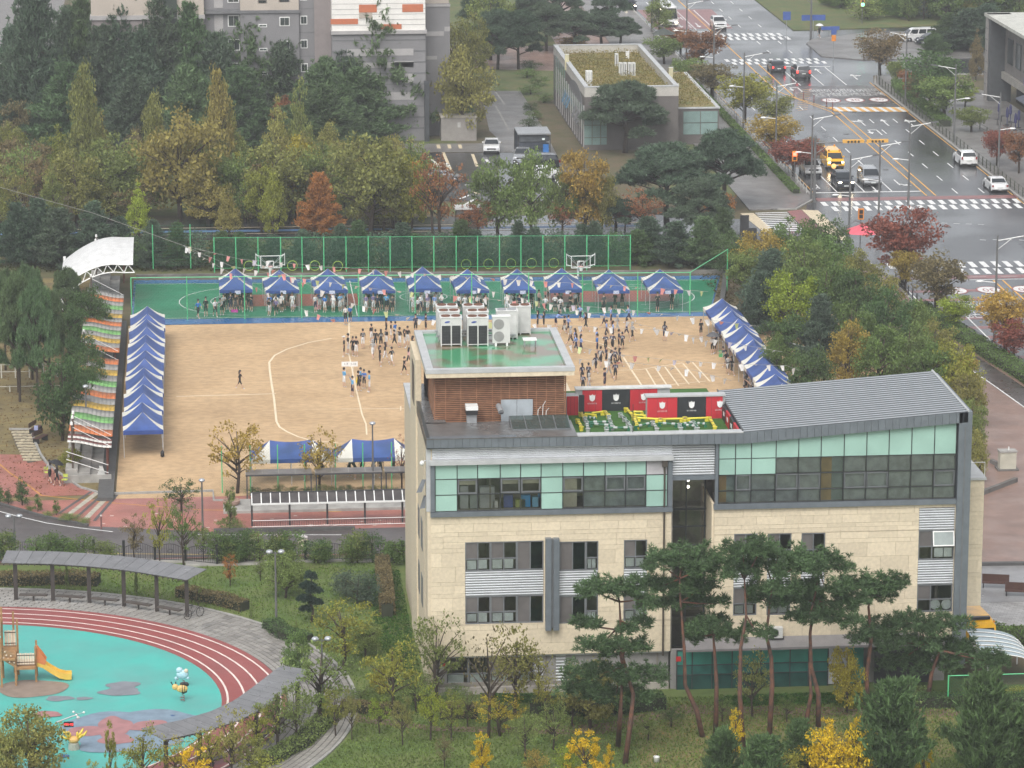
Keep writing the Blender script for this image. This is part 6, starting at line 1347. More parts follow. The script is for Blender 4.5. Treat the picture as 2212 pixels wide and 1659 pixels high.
# ================================================================ VEHICLES
gCAR = M('car_glass', (.02,.024,.028), .05, var=.05, spec=.7); mTYRE = M('tyre', (.012,.012,.012), .8); mRIMC = M('alloy', (.45,.46,.47), .3, metal=.6); mTRIM = M('car_trim', (.02,.02,.022), .4)
mHL = M('headlamp_clear', (.70,.72,.74), .15); mHLON = M('headlamp_lit', (.9,.85,.7), .3, emit=(1,.86,.6), estr=14); mTL = M('tail_lamp', (.25,.01,.01), .25); mTLON = M('tail_lamp_lit', (.6,.02,.02), .3, emit=(1,.03,.02), estr=5); mPLATE = M('number_plate', (.62,.65,.62), .5)
def car(px, py, face, kind, col, label, lit=False, brake=False, group=None, ground=None, metal=.2, rz=None):
    """px,py: pixel under the middle of the vehicle; face: heading in degrees (0 = +Y away)"""
    b = ground or G(px, py); P = M('paint_%s' % '_'.join(str(int(c*100)) for c in col), col, .25, metal=metal, var=.03, coat=.6, spec=.5)
    t = thing({'sedan':'sedan_car','suv':'suv_car','van':'school_van','mpv':'mpv_car','bus':'city_bus'}[kind], label, 'bus' if kind == 'bus' else 'van' if kind == 'van' else 'car', (b.x,b.y,.02), R(face), group)
    L_, W_, H_ = {'sedan':(4.75,1.84,1.45),'suv':(4.65,1.88,1.68),'van':(5.1,1.92,1.95),'mpv':(5.0,1.92,1.75),'bus':(11,2.5,3.1)}[kind]
    # side profile (y forward, z): body sill->bonnet->belt, greenhouse separately
    hl = L_/2
    if kind == 'sedan': body = [(-hl,.32),(-hl+.05,.62),(-hl+.12,.95),(-hl+.9,1.02),(.9,.98),(hl-.5,.84),(hl-.06,.66),(hl,.45),(hl-.1,.22),(-hl+.1,.22)]; gh = [(-hl+.55,1.0),(-.95,1.40),(-.2,1.45),(.35,1.42),(1.25,.97)]
    elif kind == 'suv': body = [(-hl,.35),(-hl+.03,.8),(-hl+.1,1.1),(-hl+.6,1.14),(.95,1.08),(hl-.35,.98),(hl-.05,.8),(hl,.5),(hl-.1,.26),(-hl+.1,.26)]; gh = [(-hl+.12,1.1),(-hl+.5,1.6),(-.6,1.68),(.25,1.62),(1.15,1.07)]
    elif kind == 'mpv': body = [(-hl,.35),(-hl+.03,.9),(-hl+.1,1.15),(-hl+.6,1.18),(1.1,1.12),(hl-.3,.95),(hl-.05,.78),(hl,.5),(hl-.1,.26),(-hl+.1,.26)]; gh = [(-hl+.12,1.15),(-hl+.4,1.68),(-.6,1.75),(.5,1.68),(1.55,1.08)]
    elif kind == 'van': body = [(-hl,.38),(-hl+.02,1.0),(-hl+.08,1.18),(1.3,1.16),(hl-.55,1.1),(hl-.08,.85),(hl,.5),(hl-.1,.28),(-hl+.1,.28)]; gh = [(-hl+.08,1.16),(-hl+.25,1.86),(-hl+.6,1.95),(.9,1.92),(1.35,1.75),(2.0,1.1)]
    else: body = [(-hl,.4),(-hl,1.2),(hl-.05,1.2),(hl,.9),(hl-.05,.35),(-hl+.1,.35)]; gh = [(-hl+.02,1.2),(-hl+.1,3.0),(hl-.3,3.05),(hl-.08,2.9),(hl-.02,1.2)]
    def loft(prof, wb, name, mat, taper=None):
        m = MB(); xs = [-1,-.93,-.6,0,.6,.93,1]; rows = []
        for s in xs:
            k = 1-.10*max(0,abs(s)-.6)/.4
            row = []
            for (y, z) in prof:
                f = 1-(taper(z) if taper else 0); ee = 1-.05*(abs(s) > .9)
                row.append((s*wb/2*f, y*ee if abs(s) > .9 else y*(1-.015*abs(s)), z-(.03*(abs(s) > .95))))
            rows.append(m._a(row))
        n = len(prof)
        for a, b2 in zip(rows, rows[1:]):
            for i in range(n):
                j = (i+1) % n; m.f.append((a+i,a+j,b2+j,b2+i)); m.m.append(0)
        m.f.append(tuple(rows[0]+n-1-i for i in range(n))); m.f.append(tuple(rows[-1]+i for i in range(n))); m.m += [0,0]
        return m.build(name, mat, t, False, True)
    loft(body, W_, 'body', P)
    z0, z1 = gh[0][1], max(z for _, z in gh)
    tap = lambda z: .0+.17*(z-z0)/(z1-z0)
    loft([(y, z-.0) for y, z in gh], W_*.96, 'cabin', P, tap)
    # glass panels laid on the cabin
    def pt(y, z, s): return (s*W_*.96/2*(1-tap(z)), y, z)
    def lerp(a, b, f): return (a[0]+(b[0]-a[0])*f, a[1]+(b[1]-a[1])*f)
    fr0, fr1 = gh[-1], gh[-2]; rr0, rr1 = gh[0], gh[1]
    def quadpan(a, b, s0, s1, name, off):
        m = MB(); q = [pt(*a,-s0), pt(*a,s0), pt(*b,s1), pt(*b,-s1)]; m.face([(x, y+off[0], z+off[1]) for x,y,z in q]); m.build(name, gCAR, t, False, True)
    quadpan(lerp(fr0,fr1,.06), lerp(fr0,fr1,.93), .93, .9, 'windscreen', (.02,.02)); quadpan(lerp(rr0,rr1,.12), lerp(rr0,rr1,.9), .9, .86, 'rear_window', (-.02,.015))
    yb, yf = lerp(rr0,rr1,.5)[0]+.18, lerp(fr0,fr1,.35)[0]-.1; zt = z1-.14; zb = z0+.06
    yt0, yt1 = lerp(rr0,rr1,.9)[0]+.2, lerp(fr0,fr1,.9)[0]-.08
    for s in (-1,1):
        cuts = [0,.36,.68,1.] if kind != 'bus' else [i/8 for i in range(9)]
        for c0, c1 in zip(cuts, cuts[1:]):
            e = .02; a = (yb+(yf-yb)*(c0+e), zb); b2 = (yb+(yf-yb)*(c1-e), zb); c = (yt0+(yt1-yt0)*(c1-e), zt); d = (yt0+(yt1-yt0)*(c0+e), zt)
            m = MB(); q = [pt(*v,s) for v in (a,b2,c,d)]; m.face([(x+s*.012,y,z) for x,y,z in (q if s > 0 else q[::-1])]); m.build('side_window', gCAR, t, False, True)
        m = MB(); m.box(s*(W_/2-.02),yf-.35,zb-.02,s*(W_/2+.17),yf-.22,zb+.14); m.build('mirror', P, t, False, True)
    rw = .33 if kind in ('sedan','van') else .36 if kind != 'bus' else .5
    for s in (-1,1):
        for yy in (hl-.92 if kind != 'bus' else hl-2.4, -hl+.95 if kind != 'bus' else -hl+3):
            wl = MB(); prof = [(rw*.55,-.1),(rw*.93,-.11),(rw,-.07),(rw,.07),(rw*.93,.11),(rw*.55,.1)]
            wl.x = Matrix.Translation((s*(W_/2-.10),yy,rw)) @ Matrix.Rotation(R(90),4,'Y'); wl.lathe(prof,14); w_o = wl.build('wheel', mTYRE, t, True, True)
            rm = MB(); rm.x = wl.x; rm.lathe([(rw*.62,-.115),(rw*.62,.115),(rw*.2,.125)],10); rm.build('rim', mRIMC, w_o, True, True)
            ar = MB(); ar.x = Matrix.Translation((s*(W_/2-.045),yy,rw)) @ Matrix.Rotation(R(90),4,'Y'); ar.lathe([(rw*1.12,-.06),(rw*1.12,.06)],14); ar.build('wheel_arch', mTRIM, t, True, True)
    fz = {'sedan':.66,'suv':.84,'mpv':.82,'van':.82,'bus':.75}[kind]
    for s in (-1,1):
        MB().ball((s*(W_/2-.28),hl-.10,fz),(.21,.10,.08),8).build('headlight', mHLON if lit else mHL, t, True, True)
        MB().box(s*(W_/2-.05)-.16*(s > 0),-hl-.015,fz+.02,s*(W_/2-.05)+.16*(s < 0),-hl+.12,fz+(.32 if kind in ('suv','mpv','van') else .2)).build('tail_light', mTLON if brake else mTL, t, False, True)
    MB().box(-W_*.28,hl-.06,fz-.14,W_*.28,hl+.015,fz+.02).build('grille', mTRIM, t, False, True); MB().box(-.25,hl-.02,.42,.25,hl+.025,.54).build('number_plate', mPLATE, t, False, True); MB().box(-.25,-hl-.03,.55 if kind == 'sedan' else .7,.25,-hl+.02,.67 if kind == 'sedan' else .82).build('number_plate', mPLATE, t, False, True)
    MB().box(-W_/2+.06,hl-.1,.25,W_/2-.06,hl-.01,.38).build('bumper', mTRIM, t, False, True); MB().box(-W_/2+.06,-hl+.01,.25,W_/2-.06,-hl+.1,.4).build('bumper', mTRIM, t, False, True)
    if kind in ('suv','mpv'):
        for s in (-1,1): MB().tube((s*W_*.36,yt0+.2,z1+.0),(s*W_*.36,yt1-.3,z1+.0),.022,n=5).build('roof_rail', mRIMC, t, False, True)
    return t
WH = (.72,.72,.71); SIL = (.42,.43,.44); BLK = (.016,.019,.028); YEL = (.80,.40,.01); GR = (.10,.10,.105)
W0 = lambda x, y: Vector((x, y, 0))
q3 = 'vehicles on the main road'
car(0,0,180,'suv',BLK,'dark navy car with lit headlamps waiting first at the stop line',True,ground=W0(69.7,376.3),metal=.3,group=q3)
car(0,0,180,'mpv',SIL,'silver people carrier with sunroof waiting at the stop line',ground=W0(73.0,378.2),metal=.6,group=q3)
car(0,0,180,'suv',WH,'white car waiting behind the dark navy car',ground=W0(67.6,384.8),group=q3)
van = car(0,0,180,'van',YEL,'yellow school van with lit lamps and roof beacons in the queue',True,ground=W0(70.9,389.5),metal=0,group=q3)
for s in (-1,1):
    for y in (1.2,-2.0): MB().lathe([(.11,0),(.10,.12),(.03,.16)],8,(s*.6,y,1.93)).build('beacon', M('beacon_amber',(.7,.25,.02),.3), van, True, True)
MB().box(-.62,2.42,.62,.62,2.57,.92).build('grille_mesh', mTRIM, van, False, True)
car(0,0,0,'suv',WH,'white hatchback driving away beside the kerb railing',ground=W0(86.1,389.6),group=q3); car(0,0,0,'sedan',WH,'white sedan driving away near the crossing and railing',ground=W0(85.9,373.2),group=q3)
car(0,0,0,'mpv',GR,'grey people carrier with lit brake lamps waiting at the far lights',brake=True,ground=W0(78.9,457.8),metal=.5,group=q3); car(0,0,0,'sedan',BLK,'dark sedan with lit brake lamps beside the grey people carrier',brake=True,ground=W0(76.6,463.5),metal=.3,group=q3)
car(0,0,180,'suv',WH,'white boxy car coming towards the far crossing',lit=False,ground=W0(75.2,507),group=q3)
bus = car(0,0,180,'bus',WH,'tall white lorry-like bus with lit headlamps on the far red lanes',True,ground=W0(68.2,513),group=q3)
car(0,0,180,'sedan',BLK,'dark car with amber lamps behind the far bus',True,ground=W0(65.0,530),group=q3)
car(0,0,12,'sedan',WH,'white car entering from the frame edge past the near crossing',ground=W0(86.0,323.0),group=q3)
c1 = KG(1,0)
car(0,0,-82,'suv',(.70,.68,.56),'cream and black car parked side-on in the car park',ground=W0(25.4,389.0)); car(0,0,-82,'sedan',SIL,'silver sedan parked side-on below the cream car',ground=W0(26.3,383.0),metal=.6)
car(0,0,175,'sedan',WH,'white sedan driving out past the grey utility box',ground=W0(33.6,403.0)); car(0,0,97,'sedan',WH,'white sedan parked facing left among the car park trees',ground=W0(37.4,384.0)); car(0,0,97,'mpv',BLK,'black people carrier parked beside the blue kiosk',ground=W0(37.6,390.2),metal=.3); car(0,0,170,'sedan',SIL,'pale car half hidden before the blue kiosk',ground=W0(36.6,396.4),metal=.5)
u3 = KG(2,0)
car(0,0,95,'van',WH,'white van parked in the side street by the grassy bank',ground=u3(1540,275)+Vector((0,1,0))); car(0,0,95,'mpv',BLK,'black people carrier parked before the white van',ground=u3(1620,290),metal=.3)
b_ = G(2105,1330); yb2 = thing('yellow_school_bus', 'rounded yellow school bus parked beside the stone end wall', 'bus', (48.0,212.6,0), R(4))
m = MB(); secs = [(-3.2,.9,.55,1.7),(-3.1,1.0,.45,2.35),(-2.4,1.03,.4,2.55),(2.6,1.03,.4,2.55),(3.2,.98,.42,2.3),(3.5,.9,.45,1.5)]; rings = []
for y, w_, z0, z1 in secs: rings.append(m._a([(x*w_, y, z0+(z1-z0)*f) for x, f in ((-1,0),(1,0),(1.02,.45),(.94,.85),(.7,1.),(-.7,1.),(-.94,.85),(-1.02,.45))]))
for a, b in zip(rings, rings[1:]):
    for i in range(8): m.f.append((a+i,a+(i+1)%8,b+(i+1)%8,b+i)); m.m.append(0)
m.f.append(tuple(rings[0]+7-i for i in range(8))); m.f.append(tuple(rings[-1]+i for i in range(8))); m.m += [0,0]
m.build('body', M('bus_yellow',(.80,.42,.01),.3,coat=.4), yb2, False, True)
MB().box(-.8,-3.24,1.25,.8,-3.12,1.95).build('rear_window', gCAR, yb2, False, True); MB().box(-.6,-3.0,2.46,.6,-2.7,2.62).build('lamp_bar', mTRIM, yb2, False, True)
for s in (-1,1):
    for x in (.62,.85): MB().ball((s*x,-3.02,2.3),.07,8).build('warning_lamp', MATS['beacon_amber'] if x > .7 else mTL, yb2, True, True)
    MB().box(s*1.03-.02,-2.2,1.35,s*1.03+.02,2.4,2.1).build('side_window', gCAR, yb2, False, True); MB().ball((s*1.25,3.2,1.7),(.12,.06,.25),8).build('mirror', mTRIM, yb2, True, True)
    for y in (-2.0,2.2):
        wl = MB(); wl.x = Matrix.Translation((s*.9,y,.4)) @ Matrix.Rotation(R(90),4,'Y'); wl.lathe([(.2,-.12),(.4,-.1),(.4,.1),(.2,.12)],12); wl.build('wheel', mTYRE, yb2, True, True)
# ================================================================ STREET FURNITURE
def streetlamp(base, top, armx, lab, h=None, armz=None, low=True):
    b = base; h = h or hgt(b, top); t = thing('street_lamp', lab, 'street lamp', (b.x,b.y,0))
    MB().path([(b.x,b.y,0),(b.x,b.y,h*.25),(b.x,b.y,h)],[.14,.11,.08],8).build('pole', mPOLE, t)
    MB().tube((b.x,b.y,h-.5),(b.x+armx*.75,b.y,h-.1),.045,n=6).build('arm', mWHITEM, t); MB().tube((b.x,b.y,h-1.3),(b.x+armx*.4,b.y,h-.3),.025,n=5).build('brace', mWHITEM, t)
    MB().hexa([(b.x+armx*.72,b.y-.16,h-.14),(b.x+armx,b.y-.16,h-.05),(b.x+armx,b.y+.16,h-.05),(b.x+armx*.72,b.y+.16,h-.14)],[(b.x+armx*.72,b.y-.12,h-.02),(b.x+armx,b.y-.12,h+.05),(b.x+armx,b.y+.12,h+.05),(b.x+armx*.72,b.y+.12,h-.02)]).build('lamp_head', mDKMET, t)
    if low:
        MB().tube((b.x,b.y,h*.55),(b.x-math.copysign(1.2,armx),b.y,h*.55+.15),.04,n=5).build('arm', mWHITEM, t); MB().ball((b.x-math.copysign(1.45,armx),b.y,h*.55+.15),(.4,.2,.1),8).build('lamp_head', mWHITEM, t, True)
    return t
for i, y in enumerate((343,368.5,392,416,441,466)):
    streetlamp(W0(64.9 if y > 345 else 64.3,y), 0, 3.0, 'dark street lamp with white arm over the road, %s' % ('at the near crossing corner','beside the stop line signals','beside the red-leaved tree','beside the orange-leaved tree','by the third street tree','by the far left crossing')[i], 9.2)
for i, (x, y, l) in enumerate(((87.9,404,'by the pavement café end'),(87.9,433,'beside the orange warning sign'),(88.2,382,'beside the white hatchback'))): streetlamp(W0(x,y), 0, -3.0, 'grey street lamp with white arm on the railing side, %s' % l, 9.2)
streetlamp(G(2148,735), 0, 3.2, 'tall street lamp above the orange-leaved trees by the zebra crossing', 9.4); streetlamp(G(1742,808), 0, -1.8, 'short lamp post with pale head among the trees behind the tents', hgt(G(1742,808),738), low=False)
streetlamp(W0(74.5,364.0), 0, 3., 'lamp pole with white arm between the two crossings near the red tree', 9.0); streetlamp(W0(69.0,352.0), 0, 3., 'lamp pole with white arm at the near side of the junction', 9.0)
# signal gantries
mSIG = M('signal_yellow',(.70,.38,.08),.4); mGRN = M('signal_green_lit',(.1,.8,.5),.3,emit=(.05,1,.55),estr=9); mREDL = M('signal_red_lit',(.8,.05,.03),.3,emit=(1,.05,.03),estr=9); mAMB = M('signal_amber',(.85,.35,.05),.4,emit=(1,.4,.05),estr=1.2)
def gantry(base, h, arm, lab, lit, zoff=0., horiz=True):
    t = thing('traffic_signal', lab, 'traffic signal', (base.x,base.y,0)); b = base
    MB().tube((b.x,b.y,0),(b.x,b.y,h+.8),.17,.12,n=8).build('pole', mPOLE, t); MB().tube((b.x,b.y,h),(b.x+arm,b.y,h+.1),.09,.05,n=6).build('arm', mPOLE, t); MB().tube((b.x,b.y,h-1.2),(b.x+arm*.25,b.y,h),.04,n=5).build('brace', mPOLE, t)
    for f in (.55,.9):
        x = b.x+arm*f; hd = MB().box(x-1.15,b.y-.14,h-.05,x+1.15,b.y+.14,h+.3).build('signal_head', mSIG, t)
        for k in range(4): MB().extr([(x-.55+.37*k+.13*math.cos(a*.785),b.y-.15,h+.09+.13*math.sin(a*.785)) for a in range(8)],(0,-.02,0)).build('lens', (mGRN if lit and k == 3 else mBLACK), hd)
    return t
gantry(W0(65.0,367.2), 6.4, 7.4, 'dark signal gantry with yellow heads over the waiting cars', False)
gantry(W0(86.5,494), 6.2, -5.5, 'far signal gantry with lit green lamps over the road', True); gantry(W0(65.0,503), 6.2, 5.5, 'signal gantry beside the far red lanes', False)
def pole_sign(base, h, w_, hh, mat, lab, name='road_sign', cat='road sign', txt=None, sub=None):
    t = thing(name, lab, cat, (base.x,base.y,0)); MB().tube((base.x,base.y,0),(base.x,base.y,h),.05,n=6).build('post', mGREYM, t); MB().box(base.x-w_/2,base.y-.08,h-hh,base.x+w_/2,base.y-.05,h).build('board', mat, t); return t
mSB = M('sign_blue',(.05,.10,.32),.4); mSO = M('sign_orange',(.75,.25,.03),.4)
s = pole_sign(u3(1410,545)+Vector((0,0,0)), hgt(u3(1410,545),135), 1.1, 1.9, mWHITEM, 'white warning board with an orange triangle behind the railing'); b = u3(1410,545); z = hgt(b,135)
MB().extr([(b.x-.45,b.y-.09,z-1.2),(b.x+.45,b.y-.09,z-1.2),(b.x,b.y-.09,z-.35)],(0,-.02,0)).build('triangle', mSO, s); MB().extr([(b.x-.1,b.y-.115,z-1.1),(b.x+.1,b.y-.115,z-1.1),(b.x+.05,b.y-.115,z-.7),(b.x-.05,b.y-.115,z-.7)],(0,-.01,0)).build('symbol', mBLACK, s)
for x, y, w_, hh, lab in ((955,255,2.6,.5,'blue direction board on a pole at the far corner island'),(845,240,3.4,.8,'wide blue direction board over the far pavement'),(672,250,1.1,1.2,'blue U-turn board hanging by the far signals')):
    pole_sign(u3(x,y), hgt(u3(x,y),{955:57,845:32,672:25}[x]), w_, hh, mSB, lab)
t = pole_sign(u3(975,430), 5.4, .7, 1.1, mSB, 'pole with blue turn disc and orange panel on the traffic island'); b = u3(975,430); MB().box(b.x-.3,b.y-.09,3.4,b.x+.3,b.y-.05,4.2).build('lower_board', mSO, t)
for x, y, lit, lab in ((722,1180,mREDL,'pedestrian signal with a lit red figure below the red-leaved tree'),(1162,160,mGRN,'pedestrian signal showing green at the grassy bank'),(1150,1570,mBLACK,'orange-backed signal box facing away by the junction')):
    b = u3(x,y); t = thing('pedestrian_signal', lab, 'traffic signal', (b.x,b.y,0)); h = 2.9 if y != 160 else 3.2
    MB().tube((b.x,b.y,0),(b.x,b.y,h+.4),.06,n=6).build('post', mPOLE, t); MB().box(b.x-.28,b.y-.2,h-.55,b.x+.28,b.y+.05,h+.55).build('housing', mSO if y != 160 else mSIG, t); MB().box(b.x-.18,b.y-.23,h+.05,b.x+.18,b.y-.2,h+.42).build('upper_lens', lit if lit is mREDL else mBLACK, t); MB().box(b.x-.18,b.y-.23,h-.42,b.x+.18,b.y-.2,h-.05).build('lower_lens', lit if lit is mGRN else mBLACK, t)
b = W0(65.3,372); t = thing('warning_lights', 'pair of round amber beacons on the gantry pole', 'lamp', (66.3,367.4,3.2))
for dx, z in ((1.3,4.6),(1.8,3.9)): MB().ball((65.2+dx,367,z),.28,10).build('globe', M('amber_globe',(.85,.45,.15),.4,emit=(1,.5,.15),estr=.6), t, True); MB().tube((65.1,367.2,z),(65.2+dx,367,z),.03,n=5).build('bracket', mPOLE, t)
for i, (x, y) in enumerate(((75.2,441),(76.0,438.6),(76.9,436),(77.9,432.6),(78.2,430.0))):
    t = thing('lane_bollard', 'thin red flexible lane bollard on the hatched island', 'bollard', (x,y,0), 0, 'bollards on the hatched island'); MB().tube((x,y,.05),(x,y,.95),.05,n=6).build('post', M('bollard_red',(.20,.03,.03),.5), t); MB().lathe([(.14,0),(.12,.05),(.05,.06)],8,(x,y,.02)).build('foot', mBLACK, t)
# railings
def railing(pts, h, mat, lab, step=2.0, rails=3, name='railing'):
    t = thing(name, lab, 'railing', (pts[0][0],pts[0][1],0)); P = [Vector((p[0],p[1],0)) for p in pts]
    for a, b in zip(P, P[1:]):
        n = max(1, round((b-a).length/step))
        for i in range(n): p = a.lerp(b, i/n); MB().box(p.x-.05,p.y-.05,0,p.x+.05,p.y+.05,h).build('post', mat, t)
        for k in range(rails): z = h*(k+1)/rails-.05; MB().tube((a.x,a.y,z),(b.x,b.y,z),.025,n=4).build('rail', mat, t)
    return t
mOLV = M('railing_olive',(.07,.075,.055),.5)
railing([(87.7,362),(87.7,449),(89,456)], 1.15, mOLV, 'dark railing along the right kerb of the main road')
railing([(65.0,372),(65.0,476)], 1.0, M('railing_pale',(.40,.40,.38),.5), 'pale railing along the left kerb under the street trees')
railing([(65.3,324),(65.5,313),(67.4,299),(69.2,286.5),(71,274)], 1.05, mBLACK, 'black railing between the red-banded road and the hedge')
railing([(91.5,450),(92.2,425),(93.5,400),(95,385)], .9, mOLV, 'low railing before the cafe terrace', 3.0, 2)
railing([(-25,292.4),(-9.9,292.4)], 1.2, M('rail_cream',(.5,.48,.42),.6), 'pale handrail across the dry lawn behind the pines', 1.2, 2); railing([(-25,287.4),(-9.9,287.4)], .5, MATS['rail_cream'], 'low pale edging rail in front of the pine steps', 3, 1)
# benches by the cobbles at right, fence with greenhouse roof
for i, (px, py) in enumerate(((2150,1272),(2200,1290))):
    b = G(px,py); t = thing('street_bench', 'dark brown bench beside the cobbled strip, %s' % ('the one nearer the stone wall' if i == 0 else 'the farther one'), 'bench', (b.x,b.y,0), R(-14)); MB().box(-.9,-.2,.4,.9,.25,.46).build('seat', mBW, t, local=True); MB().box(-.9,.22,.45,.9,.27,.95).build('backrest', mBW, t, local=True)
    for sx in (-.8,.8): MB().box(sx-.03,-.2,0,sx+.03,.25,.42).build('leg', mBLACK, t, local=True)
gh_ = thing('arched_shelter', 'arched pale blue polycarbonate roof over the side passage', 'shelter', (47.5,203,0)); m = MB(); n = 10
pcs = []
for k in range(6):
    m = MB(); y0, y1 = 202.9+k*.9, 202.9+(k+.95)*.9
    for i in range(n):
        a0, a1 = math.pi*(.5-.5*i/n), math.pi*(.5-.5*(i+1)/n)
        m.face([(46.9+3.4*math.cos(a0),y0,1.35+1.0*math.sin(a0)),(46.9+3.4*math.cos(a1),y0,1.35+1.0*math.sin(a1)),(46.9+3.4*math.cos(a1),y1,1.35+1.0*math.sin(a1)),(46.9+3.4*math.cos(a0),y1,1.35+1.0*math.sin(a0))])
    m.build('roof_sheet', M('polycarb',(.26,.33,.36),.2,var=.06), gh_, True); MB().path([(46.9+3.4*math.cos(math.pi*(.5-.5*i/n)),y0,1.38+1.0*math.sin(math.pi*(.5-.5*i/n))) for i in range(n+1)],.03,4).build('rib', mWHITEM, gh_)
for x, y in ((47.2,203),(50.2,203),(50.2,208)): MB().tube((x,y,0),(x,y,1.6),.05,n=6).build('post', mWHITEM, gh_)
posts_fence('garden_fence', 'green post fence with mesh at the right end of the school garden', [(44.2,200.3),(52,200.3)], 1.9, [(44.2,200.3),(46.6,200.3),(49,200.3),(51.5,200.3)], .045, .2)
MB().prism([(45.6,206.0),(46.9,206.0),(46.9,202.4),(46.5,202.4)],2.2,2.3).build('slatted_deck', M('deck_grey',(.3,.27,.25),.6), school)
# planters near right walk
mPLT = M('planter_stone',(.15,.14,.13),.7,var=.2)
ub = thing('electric_box', 'pale concrete electric cabinet standing on the pinkish pavement', 'cabinet', tuple(k6(2100,1390))); b = k6(2100,1390)
MB().box(b.x-.62,b.y-.4,.1,b.x+.62,b.y+.4,1.5).build('cabinet', M('cabinet_cream',(.46,.44,.36),.7), ub); MB().box(b.x-.68,b.y-.46,1.5,b.x+.68,b.y+.46,1.6).build('cap', mCONC, ub); MB().box(b.x-.8,b.y-.6,0,b.x+.8,b.y+.6,.22).build('base', mPLT, ub); MB().tube((b.x+.1,b.y,1.6),(b.x+.1,b.y,1.85),.05).build('vent', mWHITEM, ub)
for x0,y0,x1,y1 in ((1930,1560,2160,1470),(2000,1350,2090,1390)): ribbon(None,'planter_wall',mPLT,[k6(x0,y0),k6(x1,y1)],.3,0,.42,label='dark stone planter edge on the pinkish pavement, %s' % ('longer one' if x0 == 1930 else 'shorter one by the cabinet'),cat='planter')
# utility box, kiosk in the car park, entrance booth
b0, b1 = c1(648,915), c1(878,915); ux = thing('utility_box', 'plain grey concrete utility box beside the car park', 'utility box', (b0.x,b0.y,0)); MB().box(b0.x,b0.y,0,b1.x,b0.y+2.6,2.75).build('walls', M('util_grey',(.28,.26,.24),.8,var=.1), ux); MB().box(b0.x-.08,b0.y-.08,2.75,b1.x+.08,b0.y+2.7,2.88).build('roof', M('util_top',(.36,.33,.28),.8), ux); MB().box((b0.x+b1.x)/2-.15,b0.y-.02,1.6,(b0.x+b1.x)/2+.2,b0.y,2.2).build('emblem', M('util_mark',(.45,.44,.42),.7), ux)
kx = thing('kiosk', 'dark blue glazed recycling kiosk with flat grey roof in the car park', 'kiosk', (36.3,401.3,0))
MB().box(36.3,399.2,2.45,40.1,404,2.6).build('roof', mGREYM, kx); MB().box(36.4,403.8,0,40,403.95,2.45).build('rear_wall', M('kiosk_dark',(.05,.06,.075),.5,var=.3), kx)
for x, y in ((36.35,399.3),(40.0,399.3),(36.35,403.9),(40.0,403.9)): MB().box(x-.06,y-.06,0,x+.06,y+.06,2.45).build('post', mDKMET, kx)
for z, c in ((.0,(.05,.07,.10)),(.8,(.07,.08,.10)),(1.6,(.10,.11,.12))): MB().box(36.5,399.5,z,39.9,399.6,z+.7).build('panel', M('kiosk_%d'%int(z*10),c,.3,var=.3,scale=1), kx)
MB().box(39.2,399.3,.2,39.85,399.45,1.3).build('blue_panel', M('kiosk_blue',(.03,.16,.45),.4), kx); MB().box(39.1,399.4,1.8,39.4,399.48,2.0).build('notice', mPAPER, kx)
eb = G(1010,505); bt = thing('gate_booth', 'small grey gate booth with white roof beside the side street', 'booth', (eb.x-1,eb.y,0)); MB().box(eb.x-1.1,eb.y,0,eb.x+1.1,eb.y+2,2.5).build('walls', M('booth_grey',(.24,.23,.22),.7), bt); MB().box(eb.x-1.3,eb.y-.2,2.5,eb.x+1.4,eb.y+2.2,2.62).build('roof', mWHITEM, bt); MB().box(eb.x-.8,eb.y-.03,1.2,eb.x+.3,eb.y,2.1).build('window', gCAR, bt)
# pink parasol shade at the junction, dark shade canopies
def shade(base, r, z, mat, lab):
    t = thing('parasol', lab, 'parasol', (base.x,base.y,0)); m = MB(); n = 8
    for i in range(n):
        a0, a1 = 2*math.pi*i/n, 2*math.pi*(i+1)/n; m.face([(base.x+r*math.cos(a0),base.y+r*math.sin(a0),z),(base.x+r*math.cos(a1),base.y+r*math.sin(a1),z),(base.x,base.y,z+.8)])
    m.build('canopy', mat, t); MB().path([(base.x-r*.8,base.y,0),(base.x-r*.8,base.y,z+.5),(base.x-r*.4,base.y,z+1.1),(base.x,base.y,z+.85)],.06,6).build('arm', mPOLE, t)
shade(u3(1165,1690), 2.0, 2.9, M('shade_pink',(.72,.12,.16),.6), 'pink street parasol beside the junction trees'); shade(G(1433,118), 1.7, 2.9, M('shade_dark',(.06,.07,.06),.6), 'dark street parasol behind the planted roof building')
for i, (px, py) in enumerate(((1608,505),(1625,520))): b = G(px,py); MB().box(b.x-.45,b.y,0,b.x+.45,b.y+.12,1.9-.6*i).build('notice_board', mDKMET, None, label='dark notice panel by the side street crossing, %s' % ('taller one' if i == 0 else 'shorter one'), cat='notice board')
